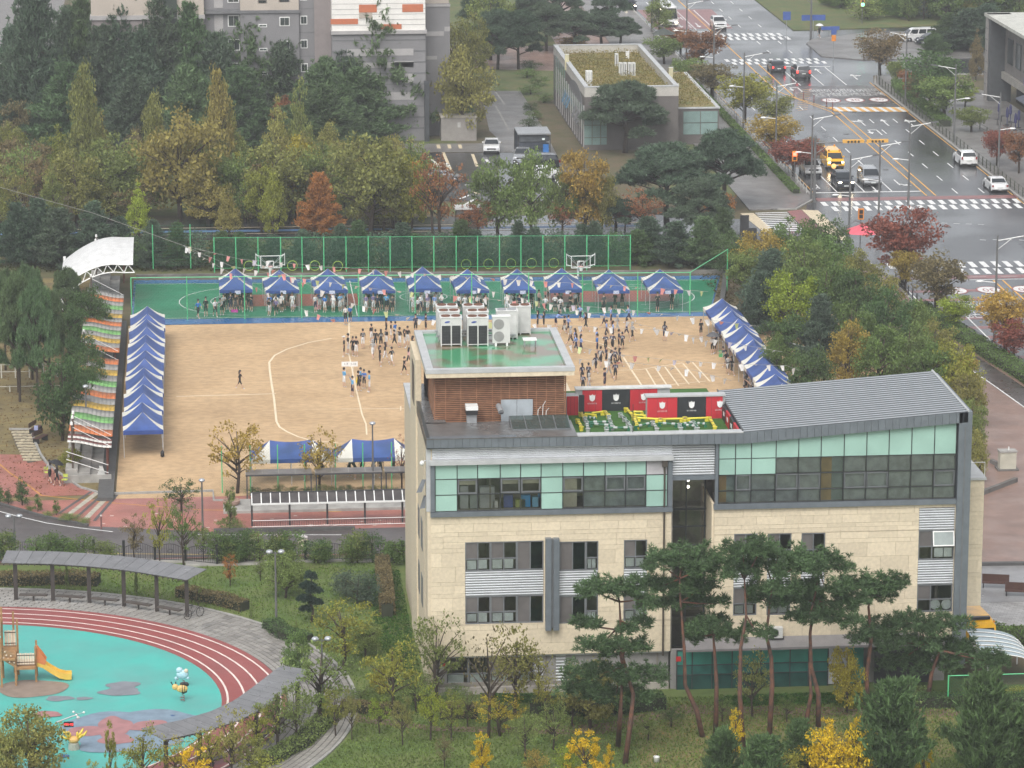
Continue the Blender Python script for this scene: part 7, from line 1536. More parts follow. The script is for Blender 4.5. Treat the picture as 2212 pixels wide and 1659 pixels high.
# ================================================================ BUILDINGS BEHIND
def wx(px, Y, py=150): return VY(px, py, Y).x
mAPG = M('apt_grey', (.205,.20,.205), .85, var=.08, scale=.3); mAPB = M('apt_beige', (.44,.385,.33), .85, var=.06, scale=.3); mAPM = M('apt_mauve', (.235,.205,.20), .85, var=.06); mAPW = M('apt_white', (.72,.70,.66), .8, var=.04); mAPO = M('apt_orange', (.48,.15,.07), .8, var=.06)
mAPL = M('apt_light_block', (.36,.345,.34), .85, var=.06); mAPD = M('apt_dark_grey', (.15,.15,.155), .85, var=.08); mAPGL = M('apt_glass', (.05,.06,.06), .1)
YAp = 413.0
def aptwin(t, x0, x1, z0, z1, Y):
    w_ = MB().box(x0,Y-.05,z0,x1,Y+.1,z1).build('window', mWHITEM, t)
    for k in range(2): MB().box(x0+.1+(x1-x0-.15)*k/2,Y-.07,z0+.1,x0+.05+(x1-x0-.15)*(k+1)/2+.02,Y-.04,z1-.1).build('pane', mAPGL, w_)
def zz_(py, Y=YAp, px=500): return VY(px, py, Y).z
ap = thing('apartment_block', 'tall beige and mauve grey apartment block with a dark glazed stair strip', 'building', (wx(196,YAp),YAp,0))
xA, xB = wx(200,YAp), wx(443,YAp); zc_ = zz_(40)
MB().box(xA,YAp,0,xB,YAp+14,zc_).build('base_wall', mAPM, ap); MB().box(xA,YAp,zc_+.5,xB,YAp+14,44).build('wall', mAPB, ap); MB().box(xA-.15,YAp-.2,zc_,xB+.1,YAp+14.1,zc_+.5).build('string_course', mAPL, ap)
MB().box(wx(355,YAp),YAp-.3,0,wx(385,YAp),YAp+1,44).build('stair_glazing', M('stair_dark',(.05,.065,.055),.3), ap)
for k in range(16): MB().box(wx(355,YAp),YAp-.33,1+k*2.7,wx(385,YAp),YAp-.3,1.12+k*2.7).build('stair_transom', mAPG, ap)
for k in range(1,12): MB().box(xA,YAp-.03,zc_+2.7*k,xB,YAp,zc_+2.7*k+.08).build('joint', mAPL, ap)
ab = thing('apartment_block', 'grey apartment block with rows of white framed windows', 'building', (wx(443,YAp),YAp+1,0)); Yb = YAp+1.0
MB().box(xB+.02,Yb,0,wx(715,Yb),Yb+14,44).build('wall', mAPG, ab)
MB().box(wx(521,Yb),Yb-.5,zz_(24),wx(647,Yb),Yb+1,44).build('bay_wall', mAPB, ab); MB().box(wx(521,Yb),Yb-.45,0,wx(647,Yb),Yb+1,zz_(24)-.35).build('bay_wall', MATS['apt_grey'], ab); MB().box(wx(443,Yb),Yb-.6,zz_(24)-.35,wx(650,Yb),Yb+1,zz_(24)).build('string_course', mAPD, ab)
MB().box(wx(680,Yb),Yb-.3,0,wx(716,Yb),Yb+1,44).build('pier', mAPM, ab)
for k in range(-4, 9):
    dz = 2.8*k
    for (a, b, p0_, p1_) in ((494,519,35,60),(605,627,39,59),(650,665,38,57)): aptwin(ab, wx(a,Yb), wx(b,Yb), zz_(p1_)+dz, zz_(p0_)+dz, Yb-(.45 if 521 < a < 647 else 0.))
    aptwin(ab, wx(560,Yb), wx(578,Yb), zz_(61)+dz, zz_(54)+dz, Yb-.45)
    MB().box(wx(465,Yb),Yb-.05,zz_(71)+dz,wx(484,Yb),Yb+.05,zz_(34)+dz).build('louvre_panel', mAPL, ab)
    MB().box(xB+.05,Yb-.03,zz_(75)+dz,wx(680,Yb),Yb,zz_(74)+dz).build('joint', mAPD, ab)
aw = thing('apartment_block', 'apartment tower end with white panels, orange rectangles and grey striped base', 'building', (wx(717,YAp-2),YAp-2,0)); Yw = YAp-2.0; wz = lambda py: VY(800,py,Yw).z
xw0, xw1 = wx(717,Yw,60), wx(919,Yw,60); zb_ = wz(66)
MB().box(xw0,Yw,0,xw1,Yw+12,zb_-.4).build('base_wall', mAPG, aw); MB().box(xw0,Yw,zb_,xw1,Yw+12,45).build('wall', mAPW, aw); MB().box(xw0-.1,Yw-.25,zb_-.4,xw1+.15,Yw+12,zb_).build('cornice', mAPL, aw)
for k in range(1,14): MB().box(xw0,Yw-.02,zb_+.62*k,xw1,Yw,zb_+.62*k+.05).build('panel_joint', mAPL, aw)
c2f = lambda x, y: (737.33+x/3, y/3)
for (a,b,c,d,m_) in ((115,30,230,80,mAPO),(395,30,530,80,mAPO),(-70,120,108,155,mAPO),(255,158,390,190,mAPO),(115,82,200,118,mAPB)):
    p, q = c2f(a,b), c2f(c,d); MB().box(wx(p[0],Yw,40),Yw-.05,wz(q[1]),wx(q[0],Yw,40),Yw+.01,wz(p[1])).build('colour_panel', m_, aw)
for (a,b,c,d) in ((40,318,468,362),(40,405,468,440),(345,400,468,438),(395,480,468,540),(40,480,240,540),(40,600,468,650)):
    p, q = c2f(a,b), c2f(c,d); MB().box(wx(p[0],Yw),Yw-.04,wz(q[1]),wx(q[0],Yw),Yw+.01,wz(p[1])).build('light_block', mAPL, aw)
for k in range(9): MB().box(xw0,Yw-.03,zb_-1.2-k*1.3,xw1,Yw,zb_-1.05-k*1.3).build('stripe', mAPD, aw)
Ys_ = Yw+3.5; MB().box(xw1+.02,Ys_,0,wx(972,Ys_,100),Ys_+9,wz(18)).build('side_wall', mAPG, aw); MB().box(xw1+.02,Ys_-.1,wz(24),wx(973,Ys_,100),Ys_+9.1,wz(19)).build('cornice', mAPL, aw); MB().box(xw1+.02,Ys_+.3,wz(18),wx(970,Ys_,100),Ys_+8,45).build('side_wall', mAPB, aw)
for (a,b,c,d) in ((550,235,665,265),(670,205,705,235),(550,395,620,418)): p, q = c2f(a,b), c2f(c,d); MB().box(wx(p[0],Ys_),Ys_-.04,wz(q[1]),wx(q[0],Ys_),Ys_+.01,wz(p[1])).build('light_block', mAPL, aw)
MB().box(wx(917,Yw-.6,230),Yw-.8,0,wx(927,Yw-.6,230),Yw-.05,wz(176)).build('vent_shaft', M('shaft_dark',(.05,.055,.06),.5), aw)
# low glassy building with the planted roof
cb_ = thing('planted_roof_building', 'low grey stone and teal glass building with a weedy planted roof', 'building', (44,402.5,0))
mCS = M('warm_grey_stone', (.125,.112,.105), .75, var=.12, scale=.6); mTG = M('pale_teal_glass', (.20,.29,.27), .15, var=.08, rnd=.08); mPAR = M('parapet_pale', (.46,.44,.40), .8, var=.08); cz = 7.3
x0, x1, y0, y1 = 44.3, 55.2, 402.5, 438.0
MB().box(x0,y0,0,x1,y1,cz-1.1).build('walls', mCS, cb_); MB().box(x0+.3,y0+.3,cz-1.1,x1-.3,y1-.3,cz-.9).build('roof_soil', M('roof_soil',(.26,.20,.09),.95,col2=(.14,.15,.04),scale=.5,det=8), cb_)
for (a,b,c,d) in ((x0,y0,x1,y0+.45),(x0,y1-.45,x1,y1),(x0,y0+.45,x0+.45,y1-.45),(x1-.45,y0+.45,x1,y1-.45)): MB().box(a,b,cz-1.1,c,d,cz).build('parapet', mPAR, cb_); MB().box(a-.05,b-.05,cz,c+.05,d+.05,cz+.1).build('coping', mCOPE, cb_)
gx = [VY(737.33+v/3,280,y0).x for v in (1572,1625,1680,1722)]; gz = [VY(1300,v,y0).z for v in (313,297,270,254,239)]
for i in range(3):
    for j in range(4): MB().box(gx[i]+.04,y0-.06,gz[j]+.04,gx[i+1]-.04,y0+.02,gz[j+1]-.04).build('pane', mTG, cb_)
for i in range(14):
    a, b = y0+.2+i*2.4, y0+2.4+i*2.4
    MB().box(x0-.06,a+.05,2.2,x0+.02,b-.05,5.0 if i < 9 else 6.4).build('pane', mTG, cb_); MB().box(x0-.12,a-.04,.3,x0+.02,a+.04,5.2).build('mullion', mAPL, cb_)
    if i in (1,2,3,6,7,8): MB().hexa([(x0-.6,a+.3,2.6),(x0-.5,a+.3,2.6),(x0-.5,b-.6,2.6),(x0-.6,b-.6,2.6)],[(x0-.1,a+.3,3.9),(x0,a+.3,3.9),(x0,b-.6,3.9),(x0-.1,b-.6,3.9)]).build('open_sash', M('sash_blue',(.10,.22,.34),.15) if i > 5 else mAPD, cb_)
arcp = [(x0-.09,y0+2+14*(1-math.cos(math.pi*k/12))/2,4.9+1.7*math.sin(math.pi*k/12)) for k in range(13)]
MB().extr(arcp,(.05,0,0)).build('arch_panel', mAPD, cb_)
MB().box(x1,y0+3,0,x1+5.2,y1-4,4.2).build('side_wing', mCS, cb_); MB().box(x1+.1,y0+2.9,4.2,x1+5.3,y1-4,4.35).build('coping', mCOPE, cb_); MB().box(x1+.5,y0+3.4,4.36,x1+4.8,y1-4.4,4.4).build('wing_planting', MATS['roof_soil'], cb_)
for i in range(2):
    for j in range(2): MB().box(x1+1.0+i*2.05,y0+2.93,1.2+j*1.4,x1+2.95+i*2.05,y0+3.0,2.5+j*1.4).build('pane', mTG, cb_)
rc = KG(1,0)
def rbox(px, py, w_, d_, h_, lab, mat, zb=cz-.9, name='roof_condenser', cat='air conditioner', slots=0):
    b = G(*c2f(px,py), zb); t = thing(name, lab, cat, (b.x,b.y,zb)); MB().box(b.x-w_/2,b.y,zb,b.x+w_/2,b.y+d_,zb+h_).build('casing', mat, t)
    if slots:
        for k in range(slots): MB().box(b.x-w_/2+w_*(k+.35)/slots,b.y-.03,zb+.1,b.x-w_/2+w_*(k+.6)/slots,b.y,zb+h_-.1).build('slot', mAPD, t)
    else: MB().box(b.x-w_/2-.03,b.y-.03,zb+h_,b.x+w_/2+.03,b.y+d_+.03,zb+h_+.06).build('cap', mWHITEM, t)
mCRM = M('panel_cream',(.56,.52,.34),.6)
rbox(1605,555,.75,.5,1.75,'tall ribbed white vent cabinet at the front edge of the planted roof',mWHITEM,slots=3)
for i, x in enumerate((1785,1812,1840,1870,1895)): rbox(x,490-(i==0)*60,.42,.8,1.5,'white condenser, %s of the tight row on the planted roof' % ('rear end one','second','middle one','fourth','outer front one')[i],mACW,slots=1)
rbox(1855,385,.4,.4,.9,'small white condenser with a dark fan near the planted roof rear',mWHITEM)
for i, (x, y, zb) in enumerate(((1462,455,cz-.9),(2135,540,4.4),(2172,650,4.4))): rbox(x,y,.5,.12,1.9,'slim cream antenna panel standing on the planted roof%s' % ('' if i == 0 else ' side wing, %s' % ('rear one' if i == 1 else 'front one')),mCRM,zb,'antenna_panel','antenna')
# dark stone building at the right edge with cafe
db = thing('corner_shop_building', 'grey stone shop building with dark corner pier at the right edge', 'building', (99,421,0)); mDB = M('shop_stone',(.20,.185,.175),.8,var=.12,scale=.8); mDP = M('shop_pier',(.075,.08,.085),.6); hz_ = 10.9
MB().box(98.6,435.2,0,101.6,436.6,hz_).build('end_wall', M('shop_light',(.28,.265,.25),.8,var=.1), db); MB().box(98.7,434.0,0,101.5,435.2,hz_-.15).build('corner_pier', mDP, db)
MB().box(100.6,405,3.4,125,434.0,hz_-.4).build('upper_wall', mDB, db); MB().box(102.2,405,0,125,434.0,3.4).build('shopfront', M('shop_glass',(.05,.055,.06),.15,var=.4,scale=.6), db); MB().box(98.5,404,hz_-.4,126,437,hz_).build('roof', M('shop_roof',(.50,.50,.45),.7), db); MB().box(100.2,404.6,3.0,100.6,434,3.9).build('shop_band', M('shop_band',(.33,.31,.28),.7), db)
for i in range(6):
    fr_ = MB().box(100.5,407.5+i*4.4,5.2,100.62,410.2+i*4.4,8.4).build('window', mDP, db)
    for k in range(3): MB().box(100.46,407.6+i*4.4+k*.86,5.3,100.5,408.4+i*4.4+k*.86,8.3).build('pane', mAPGL, fr_)
for k in range(7): MB().box(98.57,435.2,1.4*k+.7,98.6,436.6,1.4*k+.76).build('joint', mDP, db)
MB().hexa([(98.8,408,2.6),(100.3,408,3.1),(100.3,420,3.1),(98.8,420,2.6)],[(98.8,408,2.7),(100.3,408,3.25),(100.3,420,3.25),(98.8,420,2.7)]).build('awning', M('awning_slate',(.10,.11,.14),.6), db); MB().box(100.1,418.5,4.0,100.3,421.5,5.0).build('sign_panel', M('sign_violet',(.14,.07,.30),.5), db)
for i in range(5):
    x, y = 96.8+.9*(i%2), 411+2.2*i; t = thing('folded_parasol', 'folded dark blue cafe parasol before the shopfront', 'parasol', (x,y,0), 0, 'folded cafe parasols'); MB().lathe([(.05,0),(.06,.9),(.2,1.0),(.16,1.9),(.03,2.2)],8,(x,y,.13)).build('canopy', M('parasol_navy',(.03,.03,.10),.7), t); MB().lathe([(.28,0),(.26,.08),(.05,.1)],10,(x,y,.13)).build('foot', mBLACK, t)
for i in range(7):
    x, y = 95.6+1.1*(i%2), 405+2.6*i; t = thing('cafe_table', 'small dark cafe table on the shop terrace', 'table', (x,y,0), 0, 'cafe tables'); MB().box(x-.35,y-.35,.84,x+.35,y+.35,.88).build('top', mDKMET, t); MB().tube((x,y,.13),(x,y,.84),.04).build('leg', mBLACK, t)
# small far bits at the left edge
lb = thing('low_roof_shed', 'low grey flat roofed shed beside the far left trees', 'shed', tuple(G(95,335))); b = G(95,335)
MB().box(b.x-2.5,b.y,0,b.x+2.5,b.y+3,2.4).build('walls', mAPD, lb); MB().box(b.x-2.7,b.y-.2,2.4,b.x+2.8,b.y+3.2,2.6).build('roof', M('shed_roof',(.34,.33,.25),.8), lb)
fg = thing('turquoise_frame', 'turquoise pipe frame standing by the far left path', 'frame', tuple(G(75,355))); b = G(75,355); MB().path([(b.x-1,b.y,0),(b.x-1,b.y,2.3),(b.x+1,b.y,2.3),(b.x+1,b.y,0)],.07,6).build('pipe', M('pipe_turq',(.10,.42,.42),.5), fg); MB().box(b.x-1,b.y-.02,2.0,b.x+1,b.y+.02,2.05).build('bar', MATS['pipe_turq'], fg)
lp_ = [(-50,376),(-17,372),(-12,402),(-14,428),(-19,470),(-21,620),(-80,620)]; sheet('far_path', lp_, .02, M('pale_wet_path',(.20,.185,.175),.5,var=.2))
sheet('apartment_yard', [(-12,404),(30,404),(30,412),(-12,414)], .026, mGRASSB)
sheet('far_green', [(41,440),(57,445),(64,640),(30,640),(31,449)], .014, mGRASSB); sheet('far_walk', [(33,470),(62,462),(64,700),(55,700),(50,490),(33,490)], .02, mPINKBR)
sheet('verge', [(-80,336),(50,333.5),(60,342),(46,350.5),(-80,352.5)], .014, M('verge_soil',(.10,.085,.04),.95,col2=(.075,.095,.025),scale=.5,det=8))
sheet('verge', [(-12,366),(41,363.4),(41,369),(19,371),(19,402),(-12,403)], .013, mGRASSB)
sheet('shrub_strip', [(57.4,372),(57.4,465),(54.8,465),(55.0,402),(50,372)], .016, mGRASSB)
# ================================================================ PLAYGROUND
mWD = M('play_timber',(.36,.20,.085),.65,var=.15,scale=3); mCRP = M('play_cream',(.68,.56,.43),.6); mSLD = M('slide_yellow',(.72,.46,.08),.4); mSLO = M('slide_orange',(.60,.20,.07),.5); mBRN = M('play_brown',(.07,.035,.025),.7)
b0 = P2(105,1130); px_ = lambda x: P2(x,1130).x
pt_ = thing('play_tower', 'timber climbing tower with cream picket panels and a yellow slide', 'play tower', (b0.x-1.6,b0.y,0)); ox, oy = b0.x, b0.y
def picket(x0, x1, y, z0, z1, n):
    for i in range(n): MB().box(x0+(x1-x0)*(i+.08)/n,y-.02,z0,x0+(x1-x0)*(i+.92)/n,y+.02,z1+.02*(i%2)).build('picket', mCRP, pt_)
    for z in (z0+.12,z1-.14): MB().box(x0,y-.035,z,x1,y-.02,z+.05).build('rail', mBRN, pt_)
for x, y, h in ((ox,oy,2.0),(ox+1.2,oy+.6,2.35),(ox,oy+1.2,2.0),(ox+1.2,oy+1.8,2.35),(ox-.85,oy-.3,3.2),(ox-.85,oy+1.6,4.6),(ox-.2,oy+2.6,4.0),(ox-1.7,oy+1.2,4.6),(ox-1.7,oy-.3,3.2),(ox+.05,oy+2.2,3.6)): MB().box(x-.06,y-.06,0,x+.06,y+.06,h).build('post', mWD, pt_)
MB().box(ox,oy,1.05,ox+1.2,oy+1.7,1.18).build('deck', mWD, pt_); MB().box(ox-1.7,oy-.3,1.75,ox-.0,oy+2.4,1.88).build('deck', mWD, pt_)
picket(ox+.08,ox+1.15,oy+.3,1.3,2.0,7); picket(ox-.75,ox-.05,oy+2.2,1.95,2.9,4); picket(ox-1.65,ox-.9,oy-.3,1.9,2.9,5); picket(ox-1.65,ox-.9,oy+.6,2.5,3.4,5)
MB().hexa([(ox-.8,oy-.2,1.8),(ox,oy-.05,1.2),(ox,oy+.0,1.2),(ox-.8,oy-.15,1.8)],[(ox-.8,oy-.2,2.6),(ox,oy-.05,2.0),(ox,oy+.0,2.0),(ox-.8,oy-.15,2.6)]).build('climbing_panel', M('climb_tan',(.33,.20,.10),.6), pt_)
for i in range(8): MB().ball((ox-.7+.09*i,oy-.2+.01*i,1.9+.3*((i*3)%4)/2-.07*i),.06,6).build('climbing_hold', mCRP, pt_)
w_ = MB().box(ox-1.6,oy+1.15,2.9,ox-.9,oy+1.2,4.0).build('window_panel', M('panel_tan',(.45,.32,.2),.6), pt_)
MB().extr([(ox-1.25+.3*math.cos(a*.3927),oy+1.13,3.45+.36*math.sin(a*.3927)) for a in range(16)],(0,-.01,0)).build('round_window', mTURQ, w_); MB().box(ox-1.28,oy+1.10,3.1,ox-1.22,oy+1.13,3.8).build('mullion', mBLACK, w_); MB().box(ox-1.55,oy+1.10,3.42,ox-.95,oy+1.13,3.48).build('mullion', mBLACK, w_)
MB().lathe([(.9,0),(.5,.5),(.05,1.0)],6,(ox-1.9,oy+1.6,4.5)).build('roof', M('play_pink',(.62,.16,.28),.5), pt_)
sl = [(ox+1.25,1.15),(ox+1.6,1.05),(ox+2.1,.68),(ox+2.6,.36),(ox+3.0,.25),(ox+3.35,.25)]; m = MB()
for (xa_,za_),(xb_,zb3) in zip(sl, sl[1:]):
    for (ya, yb3, h) in ((oy+.75,oy+1.35,0),(oy+.7,oy+.76,.24),(oy+1.34,oy+1.4,.24)): m.hexa([(xa_,ya,za_-.14),(xb_,ya,zb3-.14),(xb_,yb3,zb3-.14),(xa_,yb3,za_-.14)],[(xa_,ya,za_+h),(xb_,ya,zb3+h),(xb_,yb3,zb3+h),(xa_,yb3,za_+h)])
m.build('slide', mSLD, pt_)
MB().extr([(ox+1.2,oy+.68,1.3),(ox+1.75,oy+.68,1.1),(ox+1.85,oy+.68,1.35),(ox+1.6,oy+.68,1.75),(ox+1.3,oy+.68,2.15),(ox+1.18,oy+.68,2.1)],(0,.06,0)).build('slide_guard', mSLO, pt_); MB().extr([(ox+1.2,oy+1.4,1.3),(ox+1.75,oy+1.4,1.1),(ox+1.85,oy+1.4,1.35),(ox+1.6,oy+1.4,1.75),(ox+1.3,oy+1.4,2.15),(ox+1.18,oy+1.4,2.1)],(0,.06,0)).build('slide_guard', mSLO, pt_)
for i in range(3): MB().box(ox-.05,oy+.4,1.25+.17*i,ox+.05,oy+1.1,1.35+.17*i).build('stair', mWD, pt_)
def spring(base, lab, body, wing, n): 
    t = thing('spring_rider', lab, 'spring rider', (base.x,base.y,.06)); m = MB()
    m.path([(base.x+.13*math.cos(k*1.1),base.y+.13*math.sin(k*1.1),.07+.028*k) for k in range(14)],.022,5); m.build('spring', M('spring_red',(.25,.05,.04),.4), t); return t
mBEE = M('bee_yellow',(.75,.52,.18),.5); mELE = M('rider_blue',(.42,.62,.70),.5)
b = P2(1183,1232); t = spring(b, 'bumblebee spring rider with black wings and stripes', 0, 0, 0)
MB().ball((b.x-.02,b.y,.85),(.36,.15,.24),12,k=7).build('body', mBEE, t, True); MB().ball((b.x-.42,b.y,.97),(.2,.14,.2),10).build('head', mBEE, t, True)
for i in range(3): MB().lathe([(.245-.03*abs(i-1),-.025),(.25-.03*abs(i-1),.025)],12,(0,0,0)).build('stripe', mBLACK, t).matrix_parent_inverse = wmat(t).inverted() @ Matrix.Translation((b.x-.14+.14*i,b.y,.85)) @ Matrix.Rotation(R(90),4,'Y') @ Matrix.Diagonal((1,.63,1,1))
for k, (dx, dz, r) in enumerate(((.1,.28,.16),(.25,.24,.16),(-.02,.26,.13),(.05,-.25,.12),(.2,-.2,.1))): MB().ball((b.x+dx,b.y+.08,.85+dz),(r,.05,r),9).build('wing', mBLACK, t, True)
for dx in (-.12,.08): MB().path([(b.x-.45+dx,b.y,1.1),(b.x-.5+dx*1.4,b.y,1.3)],[.025,.045],6).build('feeler', mBLACK, t)
b = P2(1185,1138); t = spring(b, 'pale blue animal spring rider with a cream ear', 0, 0, 0)
MB().ball((b.x,b.y,.85),(.38,.16,.3),12,k=7).build('body', mELE, t, True); MB().ball((b.x-.18,b.y,1.12),(.22,.16,.2),10).build('head', mELE, t, True); MB().ball((b.x+.22,b.y-.1,1.1),(.14,.06,.14),9).build('ear', mCRP, t, True); MB().ball((b.x-.4,b.y,.6),(.1,.08,.12),8).build('foot', mELE, t, True); MB().ball((b.x+.3,b.y,.6),(.12,.08,.1),8).build('foot', mELE, t, True); MB().box(b.x-.3,b.y-.18,.55,b.x-.26,b.y+.18,.6).build('handle', mGREYM, t)
b = P2(480,1540); t = thing('seesaw_flower', 'yellow petalled climbing toy on a stubby base near the playground edge', 'play toy', (b.x,b.y,.06)); MB().lathe([(.35,0),(.3,.35),(.2,.4)],10,(b.x,b.y,.05)).build('base', M('toy_base',(.35,.36,.3),.6), t); MB().ball((b.x,b.y,.62),(.35,.3,.22),10).build('body', M('toy_orange',(.70,.42,.14),.5), t, True)
for k in range(12):
    s_ = 1 if k % 2 else -1; a = k*.5; p = (b.x+s_*(.45+.25*math.cos(a)),b.y+.3*math.sin(a),.75+.3*abs(math.sin(a*1.3))); MB().path([(b.x+s_*.2,b.y,.62),p,(p[0]+.1*s_,p[1],p[2]+.16)],[.06,.075,.03],6).build('petal', M('toy_yellow',(.78,.58,.08),.5), t, True)
b = P2(420,1640); t = thing('weather_pole', 'slim pole with a weather vane and a red dot display board', 'display', (b.x,b.y,0)); zt_ = VY(505/3,1106+1310/3,b.y); 
MB().path([(b.x-.9,b.y,0),(b.x-.9,b.y,zt_.z-1.0),(b.x-.4,b.y,zt_.z-.45),(zt_.x,b.y,zt_.z)],[.06,.05,.045,.04],6).build('pole', mGREYM, t)
for a in range(3): MB().tube((zt_.x,b.y,zt_.z),(zt_.x+.35*math.cos(a*2.1+.3),b.y+.35*math.sin(a*2.1+.3),zt_.z+.06),.02,n=5).build('vane_arm', mGREYM, t); MB().ball((zt_.x+.35*math.cos(a*2.1+.3),b.y+.35*math.sin(a*2.1+.3),zt_.z+.06),.07,6).build('cup', mWHITEM, t)
MB().ball((zt_.x,b.y,zt_.z-.2),.1,8).build('sensor', mWHITEM, t, True)
dz0 = VY(445/3,1106+1375/3,b.y); MB().box(dz0.x-.28,b.y-.06,dz0.z-.16,dz0.x+.28,b.y,dz0.z+.16).build('display_board', mBLACK, t)
me = text_mesh('9월3 0일', .15); me.materials.clear(); me.materials.append(M('led_red',(.6,.02,.02),.4,emit=(1,.05,.05),estr=3)); o = obj('display_text', me, t); o.location = (dz0.x,b.y-.07,dz0.z); o.rotation_euler = (R(90),0,0)
# bicycle leaning by the pergola
b = P2(1258,690); t = thing('bicycle', 'dark bicycle leaning by the last pergola post', 'bicycle', (b.x,b.y,.04), R(-50))
def wheel_(y): 
    m = MB(); m.path([(0,y+.32*math.cos(2*math.pi*k/16),.33+.32*math.sin(2*math.pi*k/16)) for k in range(17)],.022,5,cap=False); return m
for y in (-.52,.52):
    w_ = wheel_(y).build('wheel', mTYRE, t, local=True); m = MB()
    for k in range(8): m.tube((0,y,.33),(0,y+.31*math.cos(k*.785),.33+.31*math.sin(k*.785)),.004,n=3)
    m.build('spokes', mGREYM, w_, local=True)
m = MB(); m.path([(0,-.52,.33),(0,-.1,.33),(0,.32,.75),(0,-.2,.78),(0,-.1,.33)],.02,5); m.path([(0,-.52,.33),(0,-.2,.78)],.014,5); m.path([(0,.52,.33),(0,.36,.95)],.02,5); m.build('frame', mDKMET, t, local=True)
MB().box(-.08,-.34,.88,.08,-.08,.92).build('saddle', mBLACK, t, local=True); MB().path([(-.25,.32,1.0),(0,.36,.98),(.25,.32,1.0)],.016,5).build('handlebar', mBLACK, t, local=True)
# stepping toys on the roof terrace
mPY = M('toy_lemon',(.72,.62,.06),.5); mPG = M('toy_green',(.02,.14,.07),.5); mPWt = M('toy_white',(.46,.48,.47),.5); mDOT = M('toy_brown',(.28,.19,.11),.6)
def r4(x, y): return G(1206.9+x*.1885, 811.9+y*.1885, 15.25)
def beam(a, b, mat, lab, grp):
    p, q = r4(*a), r4(*b); t = thing('balance_beam', lab, 'balance toy', (p.x,p.y,15.2), 0, grp); MB().tube((p.x,p.y,15.42),(q.x,q.y,15.42),.06,n=8).build('bar', mat, t)
    for f in (.08,.92): k = p.lerp(q,f); MB().box(k.x-.09,k.y-.09,15.2,k.x+.09,k.y+.09,15.36).build('block', mat, t)
    if mat is mPG:
        for f in (.25,.7): k0, k1 = p.lerp(q,f), p.lerp(q,f+.18); MB().tube((k0.x,k0.y,15.42),(k1.x,k1.y,15.42),.082,n=8).build('band', mPWt, t)
for a, b in (((300,465),(430,480)),((380,455),(505,440)),((900,510),(1140,525)),((1190,525),(1420,520)),((1470,520),(1710,510)),((850,440),(965,442)),((870,475),(1000,485))): beam(a, b, mPY, 'lemon yellow balance beam on the roof terrace turf', 'yellow balance beams')
for a, b in (((330,505),(430,515)),((340,557),(570,557)),((350,575),(600,597)),((560,625),(820,622)),((870,615),(1050,570)),((1140,570),(1360,583)),((1400,583),(1530,560)),((1430,590),(1570,605)),((1560,570),(1690,580))): beam(a, b, mPG, 'dark green and white balance beam on the roof terrace turf', 'green balance beams')
def steps(pts, mat, lab, grp):
    p0_ = r4(*pts[0]); t = thing('stepping_bridge', lab, 'balance toy', (p0_.x,p0_.y,15.2), 0, grp)
    P_ = [r4(*p) for p in pts]
    for a, b in zip(P_, P_[1:]):
        d = (b-a).normalized(); n = Vector((-d.y,d.x,0))*.085; MB().hexa([(v.x,v.y,15.42) for v in (a-n,b-n,b+n,a+n)],[(v.x,v.y,15.48) for v in (a-n,b-n,b+n,a+n)]).build('plank', mat, t)
        for f in (.2,.5,.8): k = a.lerp(b,f); MB().box(k.x-.07,k.y-.06,15.48,k.x+.07,k.y+.06,15.49).build('foot_mark', mDOT if mat is mPY else mPG, t)
    for p in P_: MB().lathe([(.12,0),(.13,.18),(.16,.26),(.13,.28)],10,(p.x,p.y,15.2)).build('stool', mat if mat is mPY else mPWt, t)
for i, pts in enumerate((((250,455),(290,500)),((215,535),(260,620)),((525,440),(565,475)),((770,405),(860,500),(900,600)),((1165,525),(1165,545)),((1445,510),(1445,540)),((1725,510),(1790,620)))): steps(pts, mPY, 'yellow stepping bridge with footmarks on the roof terrace turf', 'yellow stepping bridges')
for i, pts in enumerate((((300,510),(320,560),(335,640)),((575,490),(590,555),(615,610)),((705,465),(750,515),(790,560),(830,620)),((545,628),(550,650)),((1075,560),(1125,640)),((1385,585),(1400,630)),((1540,560),(1570,605),(1590,630)))): steps(pts, mPWt, 'white stepping bridge on green stools on the roof terrace', 'white stepping bridges')
b = G(1368,938,16.1); t = thing('lightning_rod', 'thin dark rod standing on the roof terrace edge', 'rod', (b.x,205.2,16.1)); MB().tube((b.x,205.2,16.1),(b.x,205.2,17.9),.025,n=5).build('rod', mBLACK, t); MB().box(b.x-.08,205.1,16.1,b.x+.08,205.3,16.18).build('foot', mBLACK, t)
b = G(1418,1648); t = thing('bucket', 'small white bucket left on the front lawn', 'bucket', (b.x,b.y,0)); MB().lathe([(.14,0),(.18,.36),(.19,.38),(.16,.38),(.13,.05)],12,(b.x,b.y,.01)).build('pail', mWHITEM, t, True); MB().path([(b.x-.18,b.y,.36),(b.x,b.y-.12,.5),(b.x+.18,b.y,.36)],.01,4).build('handle', mGREYM, t)
